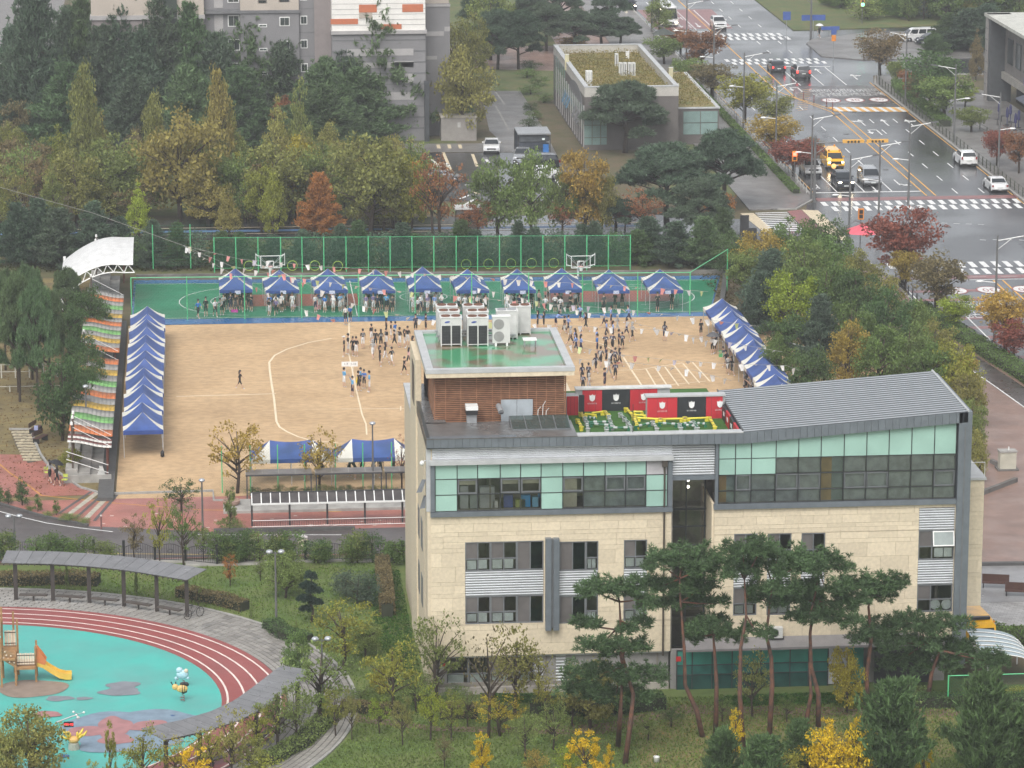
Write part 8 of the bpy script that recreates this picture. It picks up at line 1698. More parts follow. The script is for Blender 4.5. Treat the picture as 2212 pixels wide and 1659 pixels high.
# ================================================================ VEGETATION
import numpy as np
def leafmesh(name, C, S, mat, ratio=.55, N=None, flat=.0, rng=None):
    """one rhombus per leaf: centres C, sizes S, random tilt (or long axis N for needles)"""
    n = len(C); rng = rng or np.random.default_rng(1)
    if N is None: a = rng.normal(size=(n,3)); a[:,2] *= (1-flat)
    else: a = np.asarray(N, float)
    a /= np.linalg.norm(a, axis=1, keepdims=True)+1e-9
    b = np.cross(a, rng.normal(size=(n,3))); b /= np.linalg.norm(b, axis=1, keepdims=True)+1e-9
    S = np.asarray(S, float).reshape(-1,1); a = a*S*.5; b = b*S*.5*ratio
    V = np.empty((n,4,3)); V[:,0] = C-a; V[:,1] = C+b; V[:,2] = C+a; V[:,3] = C-b
    me = bpy.data.meshes.new(name); me.vertices.add(n*4); me.vertices.foreach_set('co', V.reshape(-1).astype(np.float32))
    me.loops.add(n*4); me.loops.foreach_set('vertex_index', np.arange(n*4,dtype=np.int32)); me.polygons.add(n)
    me.polygons.foreach_set('loop_start', np.arange(0,n*4,4,dtype=np.int32)); me.polygons.foreach_set('loop_total', np.full(n,4,dtype=np.int32))
    me.materials.append(mat); me.update(calc_edges=True); return me
def inball(rng, n): v = rng.normal(size=(n,3)); v /= np.linalg.norm(v,axis=1,keepdims=True); return v*(rng.random((n,1))**(1/2.2))
PROTO = {}
def proto(key, crown, trunk):
    PROTO[key] = (crown, trunk)
def limbs(rng, H0, top, ends, r0=.03, mat=None, bend=.02):
    m = MB(); pts = [(0,0,0),(rng.normal()*bend,rng.normal()*bend,top*.4),(rng.normal()*bend,rng.normal()*bend,top)]
    m.path(pts, [r0,r0*.75,r0*.2], 7)
    for e in ends:
        z = max(H0, min(top*.85, e[2]*.62)); m.path([(0,0,z),(e[0]*.5,e[1]*.5,(z+e[2])/2+.01),tuple(e)],[r0*.42,r0*.26,r0*.08],5)
    return m
def mk_round(key, seed, nc, per, z0, z1, rx, csz, leaf, shape='ell', mat=mLEAF, trunk=mBARK, fill=1.):
    rng = np.random.default_rng(seed); cs = []
    while len(cs) < nc:
        p = inball(rng,1)[0]; z = z0+(z1-z0)*(p[2]*.5+.5); r = math.hypot(p[0],p[1]); f = (z-z0)/(z1-z0)
        lim = {'ell':1., 'vase':.35+.75*f if f < .8 else .95, 'cone':1.05-f*.98, 'col':.9-.55*f*f}[shape]
        if r > lim: continue
        if rng.random() < .45 and r < .45*lim: continue
        cs.append((p[0]*rx, p[1]*rx, z))
    C = []; 
    for c in cs:
        k = csz*rng.uniform(.7,1.35); q = inball(rng, max(6,int(per*rng.uniform(.6,1.3)*fill)))*np.array([k,k,k*.62]); C.append(q+np.array(c))
    C = np.vstack(C); C = C[C[:,2] > z0*.6]
    me = leafmesh('crown_'+key, C, leaf*rng.uniform(.7,1.35,len(C)), mat, .6, rng=rng)
    ends = [c for i,c in enumerate(cs) if i % 3 == 0][:22]
    proto(key, me, limbs(rng, z0*.8, z1*.85, ends).mesh('trunk_'+key, trunk, True))
for i in range(4): mk_round('round%d'%i, 20+i, 66, 84, .10, .98, .47, .135, .040)
for i in range(3): mk_round('vase%d'%i, 30+i, 56, 84, .26, .98, .49, .135, .040, 'vase')
for i in range(3): mk_round('sparse%d'%i, 40+i, 54, 34, .24, .98, .46, .10, .038)
for i in range(3): mk_round('meta%d'%i, 50+i, 84, 66, .05, 1.0, .47, .11, .036, 'cone')
for i in range(2): mk_round('thuja%d'%i, 60+i, 46, 40, .03, 1.0, .46, .13, .05, 'cone')
for i in range(2): mk_round('bush%d'%i, 64+i, 34, 46, .06, .95, .46, .19, .055)
for i in range(2): mk_round('bare%d'%i, 70+i, 44, 8, .28, .98, .44, .10, .036)
for i in range(2): mk_round('gold%d'%i, 74+i, 48, 64, .06, 1.0, .46, .095, .042, 'col')
def mk_pine(key, seed, tiers, z0, spread, leaf=.03, upward=.1, dens=1., cone=1.):
    rng = np.random.default_rng(seed); C, N = [], []; m = MB(); m.path([(0,0,0),(0,0,.5),(0,0,1)],[.022,.014,.004],7)
    for t in range(tiers):
        f = t/(tiers-1); z = z0+(.98-z0)*f; L_ = spread*(1-f*cone)**.8*rng.uniform(.8,1.1)+.03; nb = int(5+3*rng.random())
        for k in range(nb):
            a = 2*math.pi*(k+rng.random()*.7)/nb; L2 = L_*rng.uniform(.65,1.12); d = np.array([math.cos(a),math.sin(a),upward+rng.normal()*.08]); e = np.array([0,0,z])+d*L2
            m.path([(0,0,z),tuple(np.array([0,0,z])+d*L2*.5-np.array([0,0,.01])),tuple(e)],[.006,.004,.0015],4)
            n = int((10+L2*110)*dens); s = rng.random(n)**.7
            P = np.array([0,0,z])+np.outer(s,d*L2)+rng.normal(size=(n,3))*np.array([.03,.03,.013])*(.5+s[:,None])
            for _ in range(5):
                C.append(P+rng.normal(size=(n,3))*.008); N.append(rng.normal(size=(n,3))*.8+d+np.array([0,0,.5]))
    C, N = np.vstack(C), np.vstack(N)
    proto(key, leafmesh('crown_'+key, C, leaf*rng.uniform(.7,1.3,len(C)), mNEEDLE, .22, N, rng=rng), m.mesh('trunk_'+key, mBARK, True))
for i in range(3): mk_pine('pine%d'%i, 80+i, 15, .10, .56, .062, .10, 1.15, .93)
for i in range(2): mk_pine('young%d'%i, 86+i, 11, .06, .50, .105, .8, .8, .85)
def mk_pads(key, seed, pads, trunkpaths, npt, leaf, mat_t, scale=1.):
    """umbrella pines: flat clouds of needle tufts carried on bent limbs"""
    rng = np.random.default_rng(seed); C, N = [], []
    for (x,y,z,rx,ry,rz) in pads:
        n = max(3,int(npt*rx*ry*4)); q = inball(rng,n)*np.array([rx,ry,rz]); q[:,2] = np.abs(q[:,2])*1.1-rz*.3; q[:,2] -= .25*rz*((q[:,0]/rx)**2+(q[:,1]/ry)**2)
        q = q+np.array([x,y,z]); kk = 26
        d = rng.normal(size=(n,kk,3)); d /= np.linalg.norm(d,axis=2,keepdims=True); d[:,:,2] = d[:,:,2]*.75+.22; r = leaf*rng.uniform(.75,1.3,(n,1,1))
        C.append((q[:,None,:]+d*r*.55).reshape(-1,3)); N.append(d.reshape(-1,3))
    m = MB()
    for pts, rs in trunkpaths: m.path(pts, rs, 8)
    C, N = np.vstack(C), np.vstack(N)
    return leafmesh('crown_'+key, C, leaf*rng.uniform(.7,1.3,len(C)), mNEEDLE, .17, N, rng=rng), m.mesh('trunk_'+key, mat_t, True)
for i in range(2):
    rng = random.Random(90+i); pads = []; tp = [([(0,0,0),(.02,0,.3),(-.02,0,.55),(.02,0,.85)],[.03,.025,.018,.006])]
    for k in range(24):
        a = k*2.4; r = .38*math.sqrt((k+.6)/24); z = .42+.48*(1-(r/.38)**2)+rng.uniform(-.12,.05); x, y = r*math.cos(a), r*math.sin(a); pads.append((x,y,z,.16,.16,.085)); tp.append(([(0,0,z*.72),(x*.5,y*.5,z*.85),(x,y,z-.01)],[.011,.008,.003]))
    proto('umb%d'%i, *mk_pads('umb%d'%i, 90+i, pads, tp, 560, .052, mBARK))
COLS = {'dkpine':(0.105,0.155,0.098),'pine':(0.125,0.195,0.09),'bluepine':(0.12,0.175,0.12),'meta':(0.34,0.31,0.095),'metag':(0.27,0.3,0.095),'olive':(0.29,0.29,0.09),'oliveg':(0.22,0.285,0.09),'green':(0.16,0.245,0.075),'dkgreen':(0.105,0.17,0.065),'yel':(0.437,0.353,0.05),'yelg':(0.32,0.33,0.065),'gold':(0.7,0.52,0.03),'lime':(0.34,0.42,0.06),'orange':(0.4,0.19,0.06),'rust':(0.34,0.155,0.075),'red':(0.3,0.105,0.075),'brown':(0.235,0.19,0.095),'amber':(0.43,0.31,0.075)}
CNAME = {'dkpine':'dark green','pine':'green','bluepine':'blue green','meta':'olive yellow','metag':'olive green','olive':'olive','oliveg':'dull green','green':'green','dkgreen':'dark green','yel':'yellow','yelg':'yellow green','gold':'bright golden','lime':'bright lime','orange':'orange','rust':'rust brown','red':'dark red','brown':'brown','amber':'amber'}
KN = {'round':('broadleaf_tree','bushy broadleaf tree'),'vase':('street_tree','vase-shaped street tree'),'sparse':('young_tree','thin open-crowned tree'),'meta':('metasequoia_tree','conical feathery tree'),'pine':('pine_tree','tiered conifer'),'young':('young_pine','young upright pine'),'umb':('umbrella_pine','spreading pine'),'thuja':('thuja_shrub','small conical evergreen'),'bush':('shrub','rounded shrub'),'bare':('bare_tree','half bare twiggy tree'),'gold':('ginkgo_tree','upright young tree')}
rt_ = random.Random(17); TC = {}
def tree(kind, px, pb, ptop, wpx, col, where, group=None, var=None, z=0., wmul=1., hm=None):
    b = G(px, pb, z); h = hm or VY(px, ptop, b.y).z - z; w_ = max(.3, wpx*mpp(b))*wmul*1.08
    ks = [k for k in PROTO if k.rstrip('0123456789') == kind]; key = ks[(var if var is not None else rt_.randrange(99)) % len(ks)]
    nm, desc = KN[kind]; q_ = w_/h; size = ('very tall ' if h > 16 else 'tall ' if h > 11 else 'small ' if h < 3 else 'low ' if h < 5 else '')+('slender ' if q_ < .38 else 'broad ' if q_ > .85 else '')
    lab = '%s%s %s %s' % (size, CNAME[col], desc, where)
    t = thing(nm, ' '.join(lab.split()[:16]), 'shrub' if kind in ('bush','thuja') else 'tree', (b.x,b.y,z), rt_.uniform(0,6.28), group or 'trees '+where)
    w_ *= 1.4 if kind == 'pine' and h > 8 else 1.3 if kind == 'vase' else 1.; t.scale = (w_, w_, h)
    cr = obj('crown', PROTO[key][0], t, True); c = COLS[col]; j = rt_.uniform(.88,1.14); cr.color = (c[0]*j*rt_.uniform(.93,1.08), c[1]*j, c[2]*j, 1)
    obj('trunk', PROTO[key][1], t, True); return t
W1 = 'before the apartment blocks'
for a in ((82,335,-45,120,'dkpine'),(150,300,20,100,'dkpine'),(185,300,5,110,'pine'),(265,305,15,120,'dkpine'),(350,305,-5,125,'dkpine'),(415,305,10,105,'pine'),(540,298,32,115,'pine'),(470,305,75,110,'dkpine'),(610,300,90,110,'dkpine'),(700,290,55,105,'dkpine'),(640,285,110,100,'pine'),(40,300,60,110,'dkpine'),(225,310,60,110,'dkpine'),(310,312,70,110,'dkpine'),(750,305,110,110,'dkpine'),(775,315,150,120,'pine')): tree('pine', *a, W1)
tree('pine', 822, 300, -12, 135, 'pine', 'standing alone before the white panelled tower', var=1); tree('bush', 880,300,240,60,'dkgreen','beside the apartment vent shaft'); tree('sparse', 905,292,185,60,'brown','beside the apartment vent shaft'); tree('bush',845,300,262,60,'green','at the foot of the white panelled tower')
W2 = 'in the belt behind the ball fence'
for a in ((185,415,88,95,'metag'),(208,410,198,95,'meta'),(335,405,163,80,'metag'),(475,412,103,90,'meta'),(492,405,168,85,'meta'),(650,400,152,75,'metag'),(600,405,198,95,'meta'),(282,345,203,42,'orange'),(160,420,300,90,'metag'),(710,402,240,80,'olive'),(300,512,388,70,'lime'),(495,516,388,64,'meta'),(592,512,348,72,'yelg'),(545,470,330,70,'olive')): tree('meta', *a, W2)
for a in ((45,345,203,95,'brown'),(390,480,212,190,'meta'),(250,470,290,150,'oliveg'),(165,480,315,125,'olive'),(600,480,290,150,'olive'),(640,470,295,100,'yel'),(50,440,285,125,'brown'),(800,505,278,175,'olive'),(850,495,330,120,'yelg'),(700,480,300,115,'oliveg'),(455,475,320,120,'oliveg'),(320,470,330,120,'oliveg'),(100,470,330,110,'brown'),(530,480,320,110,'oliveg'),(740,430,290,120,'olive'),(890,500,340,85,'yelg'),(560,300,190,110,'oliveg'),(625,320,200,80,'rust')): tree('round', *a, W2)
for i in range(46): tree(rt_.choice(['round','meta','meta','sparse']), rt_.uniform(-10,930), rt_.uniform(395,505), 0, rt_.uniform(80,125), rt_.choice(['oliveg','olive','oliveg','brown','metag','metag','yelg','meta']), W2, hm=rt_.uniform(4.5,8))
for i in range(16): tree('pine', rt_.uniform(0,760), rt_.uniform(320,370), 0, rt_.uniform(100,130), rt_.choice(['dkpine','pine']), W1, hm=rt_.uniform(8,12))
tree('pine',692,514,376,92,'orange',W2,var=0)
W3 = 'between car park and court'
tree('sparse',950,512,325,115,'rust',W3,var=0); tree('bare',935,512,330,100,'orange',W3)
for a in ((1075,505,330,115,'oliveg'),(1148,505,318,95,'oliveg'),(1265,505,308,115,'amber'),(1215,505,350,80,'oliveg'),(1300,505,360,70,'olive')): tree('round', *a, W3)
for a in ((1035,508,428,85,'rust'),(1215,508,430,62,'rust'),(1385,505,402,95,'rust'),(1550,500,412,72,'orange'),(1012,508,440,60,'rust'),(1350,500,440,60,'red')): tree('sparse', *a, W3)
tree('umb',1440,480,298,215,'dkpine','towering beside the side street'); tree('umb',1565,450,268,170,'dkpine','towering beside the side street'); tree('umb',1350,330,158,185,'dkpine','in front of the planted roof building'); tree('umb',1330,500,420,110,'dkpine',W3); tree('umb',1505,530,372,150,'dkpine','towering beside the side street')
W4 = 'behind the ball fence by the retaining wall'
for i in range(26): tree('pine' if i % 3 else 'bush', 300+i*43+rt_.uniform(-12,12), 580-i*.4, 488+rt_.uniform(-12,22), rt_.uniform(62,92), rt_.choice(['dkpine','dkgreen','dkpine']), W4, 'evergreens behind the ball fence')
for a in ((40,575,440,105),(130,578,452,125),(205,578,438,115),(85,560,430,100),(262,572,470,80)): tree('pine', *a, 'dkpine', 'beyond the white stage canopy')
for a in ((1400,560,470,110,'dkpine'),(1460,575,480,100,'dkpine'),(1520,580,470,100,'pine')): tree('pine', *a, 'at the tree end of the court')
# tall park pines on the left
W5 = 'on the dry lawn'
for px, pb, pt, wd in ((43,868,560,92),(84,888,578,95),(40,848,610,80),(108,838,600,85),(148,748,560,80),(12,800,560,80),(70,820,545,90)): tree('umb', px, pb, pt, wd, 'pine', W5, var=0)
for a in ((200,755,598,85,'dkgreen'),(178,850,700,90,'dkgreen'),(135,952,752,115,'dkgreen'),(195,890,745,80,'dkgreen'),(150,770,640,80,'dkgreen')): tree('round', *a, 'beside the striped awnings')
tree('round',152,1022,963,50,'yelg','at the end of the seating stand')
W6 = 'along the plaza kerb'
for a in ((48,1092,1026,44,'dkgreen'),(82,1106,1061,27,'green'),(122,1113,1074,25,'green'),(18,1090,1052,28,'dkgreen'),(2,1086,1046,24,'green')): tree('thuja', *a, W6)
for a in ((66,1104,1092,24),(102,1116,1104,28),(150,1124,1110,50),(180,1130,1118,40),(140,1120,1110,30)): tree('bush', *a, 'oliveg', W6)
tree('sparse',513,1066,905,125,'amber','beside the front tents',var=1); tree('sparse',690,1064,922,100,'amber','before the front tents',var=2); tree('bare',868,1062,935,60,'red','between front tents and school'); tree('sparse',392,1106,1030,85,'dkgreen','on the brick plaza',var=0); tree('thuja',497,1142,1044,38,'oliveg','in its square plaza bed'); tree('bush',497,1143,1120,58,'oliveg','in the square plaza bed'); tree('thuja',502,1092,1044,22,'green','in the round bowl')
for i in range(12): tree('bush', 545+i*29, 1072, 1048+rt_.uniform(-4,4), 34, rt_.choice(['brown','oliveg','dkgreen']), 'in the bed behind the bench shelters')
W7 = 'along the iron fence'
for a in ((290,1208,1108,58,'brown'),(345,1215,1072,62,'yelg'),(397,1222,1075,72,'green'),(440,1215,1120,50,'oliveg')): tree('sparse', *a, W7)
for i in range(30): tree('bush', rt_.choice([20,70,110,150,190,230,480,520,560,600,640,690,730,770,810,850])+rt_.uniform(-12,12), 1216, 1150+rt_.uniform(-14,22), rt_.uniform(44,70), rt_.choice(['green','dkgreen','oliveg']), W7)
tree('round',617,1292,1185,92,'oliveg','on the lawn by the park lamp'); tree('sparse',497,1268,1193,38,'orange','on the lawn'); tree('sparse',562,1255,1205,30,'oliveg','on the lawn')
for a in ((772,1305,1225,85,'bluepine'),(748,1290,1232,60,'bluepine'),(800,1310,1240,60,'bluepine')): tree('bush', *a, 'on the lawn beside the school hedge')
for px, pb, pt in ((295,1290,1218),(145,1275,1190),(295,1285,1205),(433,1300,1255),(543,1340,1285),(640,1370,1330)): tree('thuja', px, pb, pt, 12, 'oliveg', 'as a slim stake-like conifer on the lawn')
W8 = 'in the garden before the school'
for a in ((742,1452,1288,150,'yelg'),(692,1565,1378,150,'oliveg'),(850,1545,1368,125,'yelg')): tree('sparse', *a, W8)
for a in ((640,1480,1350,60,'green'),(1275,1575,1400,135,'olive'),(790,1420,1330,80,'oliveg')): tree('round', *a, W8)
tree('gold',820,1500,1440,60,'yel',W8); tree('sparse',945,1520,1318,125,'oliveg',W8,var=1); tree('bare',1055,1595,1335,120,'brown',W8,var=0); tree('sparse',1112,1545,1345,135,'olive',W8,var=2); tree('bare',1165,1540,1380,80,'olive',W8); tree('sparse',1625,1550,1398,80,'olive',W8); tree('round',1830,1540,1388,78,'yel',W8)
tree('sparse',930,1600,1475,70,'lime',W8); tree('sparse',1080,1590,1490,110,'yel',W8); tree('sparse',1135,1640,1530,80,'oliveg',W8); tree('sparse',900,1540,1450,80,'oliveg',W8); tree('sparse',820,1585,1500,50,'lime',W8); tree('sparse',760,1600,1480,40,'olive',W8)
for a in ((560,1640,1520,90,'yelg'),(455,1690,1560,90,'yelg'),(640,1600,1490,80,'oliveg'),(380,1700,1590,70,'yel'),(545,1690,1590,70,'olive')): tree('sparse', *a, 'by the front pergola')
for a in ((1790,1690,1562,95,'gold'),(1852,1690,1556,85,'gold'),(1700,1690,1610,70,'yelg'),(1230,1690,1600,60,'lime')): tree('bush', *a, 'at the front of the garden')
for a in ((975,1600,1490,60,'yelg'),(1010,1570,1480,50,'oliveg'),(1195,1620,1510,70,'oliveg'),(1235,1570,1470,70,'olive'),(1400,1600,1540,50,'oliveg'),(1180,1560,1450,60,'yelg'),(870,1610,1500,50,'olive'),(725,1590,1480,60,'yelg'),(960,1660,1580,40,'brown'),(1450,1570,1520,60,'dkgreen'),(1560,1560,1500,50,'oliveg'),(1700,1560,1500,40,'oliveg')): tree('sparse', *a, W8)
for a in ((905,1510,1450,80,'oliveg'),(985,1515,1480,60,'green'),(780,1520,1480,70,'oliveg'),(1330,1540,1500,80,'dkgreen'),(1900,1530,1490,90,'dkgreen'),(1960,1520,1480,90,'oliveg'),(2120,1520,1470,90,'green'),(2190,1510,1480,60,'yelg')): tree('bush', *a, W8)
W9 = 'along the front edge of the garden'
for a in ((1040,1690,1580,62,'gold'),(1262,1700,1578,105,'gold'),(1588,1640,1528,48,'gold'),(1785,1650,1548,60,'gold'),(1850,1650,1550,60,'gold'),(240,1720,1558,40,'yelg'),(425,1720,1612,90,'gold'),(1315,1700,1610,40,'gold'),(200,1740,1640,60,'yelg'),(1995,1690,1600,50,'gold')): tree('gold', *a, W9)
for a in ((1820,1665,1580,110,'amber'),(1745,1660,1600,70,'gold'),(1160,1690,1610,50,'amber'),(560,1690,1620,90,'yelg')): tree('bush', *a, W9)
tree('round',65,1700,1528,160,'olive','hiding the lower left of the playground'); tree('sparse',500,1690,1522,90,'olive','by the front pergola'); tree('sparse',310,1720,1560,100,'yelg','by the front pergola'); tree('sparse',600,1620,1470,100,'oliveg','by the front pergola'); tree('round',20,1720,1560,80,'olive','hiding the lower left of the playground')
for a in ((1925,1690,1488,175),(2122,1690,1475,160),(1725,1660,1562,70),(1560,1700,1588,90),(2200,1690,1540,110),(1650,1720,1600,120)): tree('young', *a, 'dkgreen', 'in the lower right corner of the garden')
# trees between the tents and the road
W10 = 'between the slanting tents and the road'
for i, a in enumerate(((1640,620,488,115,'amber'),(1705,600,470,115,'green'),(1775,590,465,105,'dkgreen'),(1610,640,520,95,'oliveg'),(1665,660,540,120,'bluepine'),(1735,660,510,120,'oliveg'),(1800,640,500,110,'green'),(1855,660,540,100,'olive'),(1640,720,590,110,'bluepine'),(1710,730,580,120,'lime'),(1780,720,560,130,'green'),(1850,730,560,120,'dkgreen'),(1905,700,590,90,'olive'),(1700,800,660,110,'dkgreen'),(1770,810,640,110,'bluepine'),(1840,800,640,120,'green'),(1910,780,620,120,'dkgreen'),(1965,760,640,100,'oliveg'),(1830,840,690,90,'amber'),(1900,850,700,110,'green'),(1960,840,690,110,'oliveg'),(2020,820,690,100,'olive'),(2060,880,730,110,'yelg'),(2000,880,720,120,'green'),(2090,930,790,90,'olive'),(2100,990,850,70,'oliveg'),(2108,1050,920,50,'olive'),(2080,830,760,70,'amber'),(1750,880,730,100,'dkgreen'),(1680,850,720,80,'green'),(1580,600,500,80,'dkgreen'),(1560,560,450,80,'pine'))): tree('round' if a[4] not in ('bluepine','pine') else 'pine', *a, W10)
# street trees
u3f = lambda x, y: (1474.67+x/3., y/3.)
W11 = 'along the left side of the main road'
for (x, yb_, yt, wd, c) in ((130,470,180,250,'rust'),(190,640,400,260,'brown'),(400,800,470,300,'yelg'),(590,830,610,220,'olive'),(580,1010,740,300,'amber'),(715,1150,890,310,'red'),(40,560,370,200,'oliveg'),(-120,420,230,220,'oliveg'),(820,1120,890,150,'brown')): f = u3f(x,yb_); tree('vase', f[0], f[1], yt/3., wd/3., c, W11)
W12 = 'behind the right-hand railing'
for (x, yb_, yt, wd, c) in ((1278,495,195,265,'brown'),(1610,750,320,330,'dkgreen'),(1490,640,440,150,'rust'),(1700,790,470,300,'oliveg'),(1520,680,480,160,'brown'),(1870,860,690,200,'oliveg'),(1900,520,170,130,'brown'),(2040,1080,820,190,'red'),(2180,1130,840,180,'rust'),(1380,560,380,120,'oliveg'),(1830,700,560,150,'lime')): f = u3f(x,yb_); tree('vase' if x != 1900 else 'meta', f[0], f[1], yt/3., wd/3., c, W12)
W13 = 'by the near junction corner'
for (x, yb_, yt, wd, c, dy) in ((1415,1850,1345,420,'red',0),(1640,2050,1630,340,'brown',0),(1445,1900,1610,180,'amber',0),(1765,2150,1910,210,'lime',0),(2090,2280,1870,330,'amber',0),(2140,2340,2080,260,'red',0),(230,1520,1245,190,'orange',0)): f = u3f(x,yb_); tree('vase', f[0], f[1], yt/3., wd/3., c, W13)
W14 = 'in the far green beyond the tower'
for a in ((1000,300,100,125,'olive'),(985,240,35,110,'olive'),(1020,180,30,90,'olive'),(1060,130,-20,110,'oliveg'),(1240,105,72,70,'amber')): tree('round', *a, W14)
for a in ((1075,150,5,110),(1120,150,10,110),(1180,110,-5,110),(1240,110,10,110),(1300,105,20,110),(1340,100,30,90),(1150,90,-30,100),(1040,90,-40,100),(1210,70,-50,100),(1320,60,-40,90)): tree('umb', *a, 'dkpine', W14)
for i in range(9): tree('bush', 1155+rt_.uniform(-25,25), 150+i*18, 128+i*18, rt_.uniform(30,50), rt_.choice(['dkgreen','green']), 'along the drive beside the planted roof building')
for a in ((960,265,215,70,'dkgreen'),(1010,262,225,70,'dkgreen')): tree('bush', *a, 'under the olive trees by the tower')
for i in range(34): tree(rt_.choice(['round','pine','bush','round']), rt_.uniform(1800,2230), rt_.uniform(8,50), rt_.uniform(-70,-8), rt_.uniform(50,110), rt_.choice(['green','oliveg','dkgreen','olive','dkpine']), 'on the far bank', 'trees on the far bank')
for a in ((2090,110,20,130,'dkpine'),(2130,95,10,110,'dkpine'),(2050,105,30,90,'dkgreen'),(2020,120,75,60,'dkgreen')): tree('pine', *a, 'behind the shop building')
for a in ((1470,110,55,80,'rust'),(1425,70,-10,60,'oliveg')): tree('round', *a, W11)
# the tall red pines in front of the school, each built to its own shape
def redpine(spec, label, seed):
    base, tpx, pads = spec; bs = [G(*b) for b in base]; rng = random.Random(seed); Y = bs[0].y
    def at(p, dy=0.): v = VY(p[0], p[1], Y+dy); return (v.x, Y+dy, v.z)
    t = thing('red_pine', label, 'tree', (bs[0].x, Y, 0), 0, 'tall red pines before the school'); tp = []
    for b, path in zip(bs, tpx):
        pts = [(b.x,b.y,-.05)]+[at(p) for p in path]; n = len(pts); tp.append((pts, [.165*(1-.75*i/(n-1)) for i in range(n)]))
    P_ = []; s = mpp(bs[0])
    tops = [Vector(p) for pts, _ in tp for p in pts[max(1,len(pts)//2):]]
    for k, (px, py, w_, h_) in enumerate(pads):
        dy = rng.uniform(-1.1,1.1); c = at((px,py), dy); n = max(2, int(w_/26))
        for q in range(n):
            dx = (q-(n-1)/2)*w_*s/n; P_.append((c[0]+dx, c[1]+rng.uniform(-.6,.6), c[2]+rng.uniform(-.12,.12)-abs(dx)*.05, w_*s/n*.85, .8, h_*s*.78))
        j = min(tops, key=lambda v: (v-Vector(c)).length); tp.append(([tuple(j), tuple((j+Vector(c))/2+Vector((0,0,-.1))), (c[0],c[1],c[2]-.12)],[.06,.045,.02]))
    cm, tm = mk_pads('red%d'%seed, seed, P_, tp, 13, .30, mREDBARK)
    cr = obj('crown', cm, t); cr.color = (.105,.175,.075,1); obj('trunk', tm, t)
redpine((((1350,1650),(1335,1612)),(((1362,1560),(1368,1500),(1345,1420),(1340,1340),(1338,1300)),((1340,1540),(1345,1440),(1330,1360))),((1330,1262,120,40),(1290,1275,90,34),(1380,1290,70,34),(1270,1345,60,30),(1300,1385,100,34),(1370,1350,70,30),(1350,1400,110,36),(1300,1450,150,48),(1385,1455,110,50),(1250,1480,90,40),(1330,1495,140,44))),'twin-trunked red pine with low dense boughs before the left windows',1)
redpine((((1518,1592),),(((1505,1535),(1480,1480),(1478,1400),(1470,1300),(1468,1250)),),((1475,1200,140,50),(1430,1215,80,40),(1520,1220,80,44),(1450,1255,120,44),(1510,1270,90,40),(1420,1265,60,32),(1470,1300,110,34),(1545,1300,50,26))),'red pine with a curved trunk before the dark atrium',2)
redpine((((1546,1586),),(((1548,1480),(1543,1400),(1540,1370)),),((1535,1352,90,34),(1510,1370,60,30),(1570,1368,60,26),(1545,1340,60,28))),'short small-topped red pine between taller trunks',3)
redpine((((1606,1618),),(((1598,1500),(1600,1400),(1612,1330),(1608,1250)),),((1605,1180,100,40),(1590,1205,90,36),(1640,1190,70,36),(1600,1235,80,30),(1635,1360,60,26))),'slim red-barked pine with a high flat crown over the small windows',4)
redpine((((1661,1606),),(((1668,1480),(1666,1420),(1655,1370),(1664,1300),(1668,1260)),),((1680,1195,110,44),(1655,1215,80,40),(1710,1225,80,40),(1670,1260,100,38),(1645,1290,50,24),(1690,1300,70,28))),'red pine leaning beside the wall condenser box',5)
redpine((((1768,1570),(1738,1575)),(((1768,1500),(1752,1440),(1750,1370),(1758,1300),(1770,1230)),((1752,1500),(1748,1430))),((1765,1205,110,44),(1800,1220,80,40),(1740,1225,80,36),(1780,1260,120,40),(1730,1285,90,36),(1790,1305,130,44),(1840,1290,80,36),(1745,1330,90,34),(1815,1335,90,34))),'broad-crowned red pine with two trunks by the pale door panel',6)
redpine((((1875,1540),),(((1872,1460),(1882,1380),(1876,1310),(1888,1280)),),((1880,1252,120,44),(1925,1258,70,34),(1845,1262,70,34),(1900,1285,70,30),(1865,1365,60,26))),'red pine with a crooked neck before the stone wall',7)
redpine((((2004,1514),),(((2012,1455),(2030,1405),(2000,1388)),),((1925,1345,110,44),(1985,1340,130,50),(2045,1350,100,44),(1900,1375,90,40),(1960,1385,130,50),(2040,1395,130,50),(2100,1410,120,44),(2140,1425,70,34),(1940,1425,90,40),(2020,1430,90,36))),'low wide-spreading red pine at the right end of the school',8)
# cloud-pruned pine
b = G(672,1345); pads = [(0,0,3.2,.42,.4,.42),(-.15,0,2.55,.62,.5,.3),(.2,0,2.2,.6,.5,.28),(-.3,0,1.65,.68,.5,.28),(.35,0,1.4,.5,.45,.25),(-.25,0,.95,.5,.4,.24)]
cm, tm = mk_pads('topiary', 55, pads, [([(0,0,0),(.15,0,.8),(-.1,0,1.6),(.1,0,2.3),(0,0,3.2)],[.08,.07,.06,.05,.03])], 90, .17, mBARK)
t = thing('cloud_pine', 'cloud-pruned topiary pine with layered pads on the lawn', 'tree', (b.x,b.y,0)); cr = obj('crown', cm, t, True); cr.color = (.045,.078,.06,1); obj('trunk', tm, t, True)
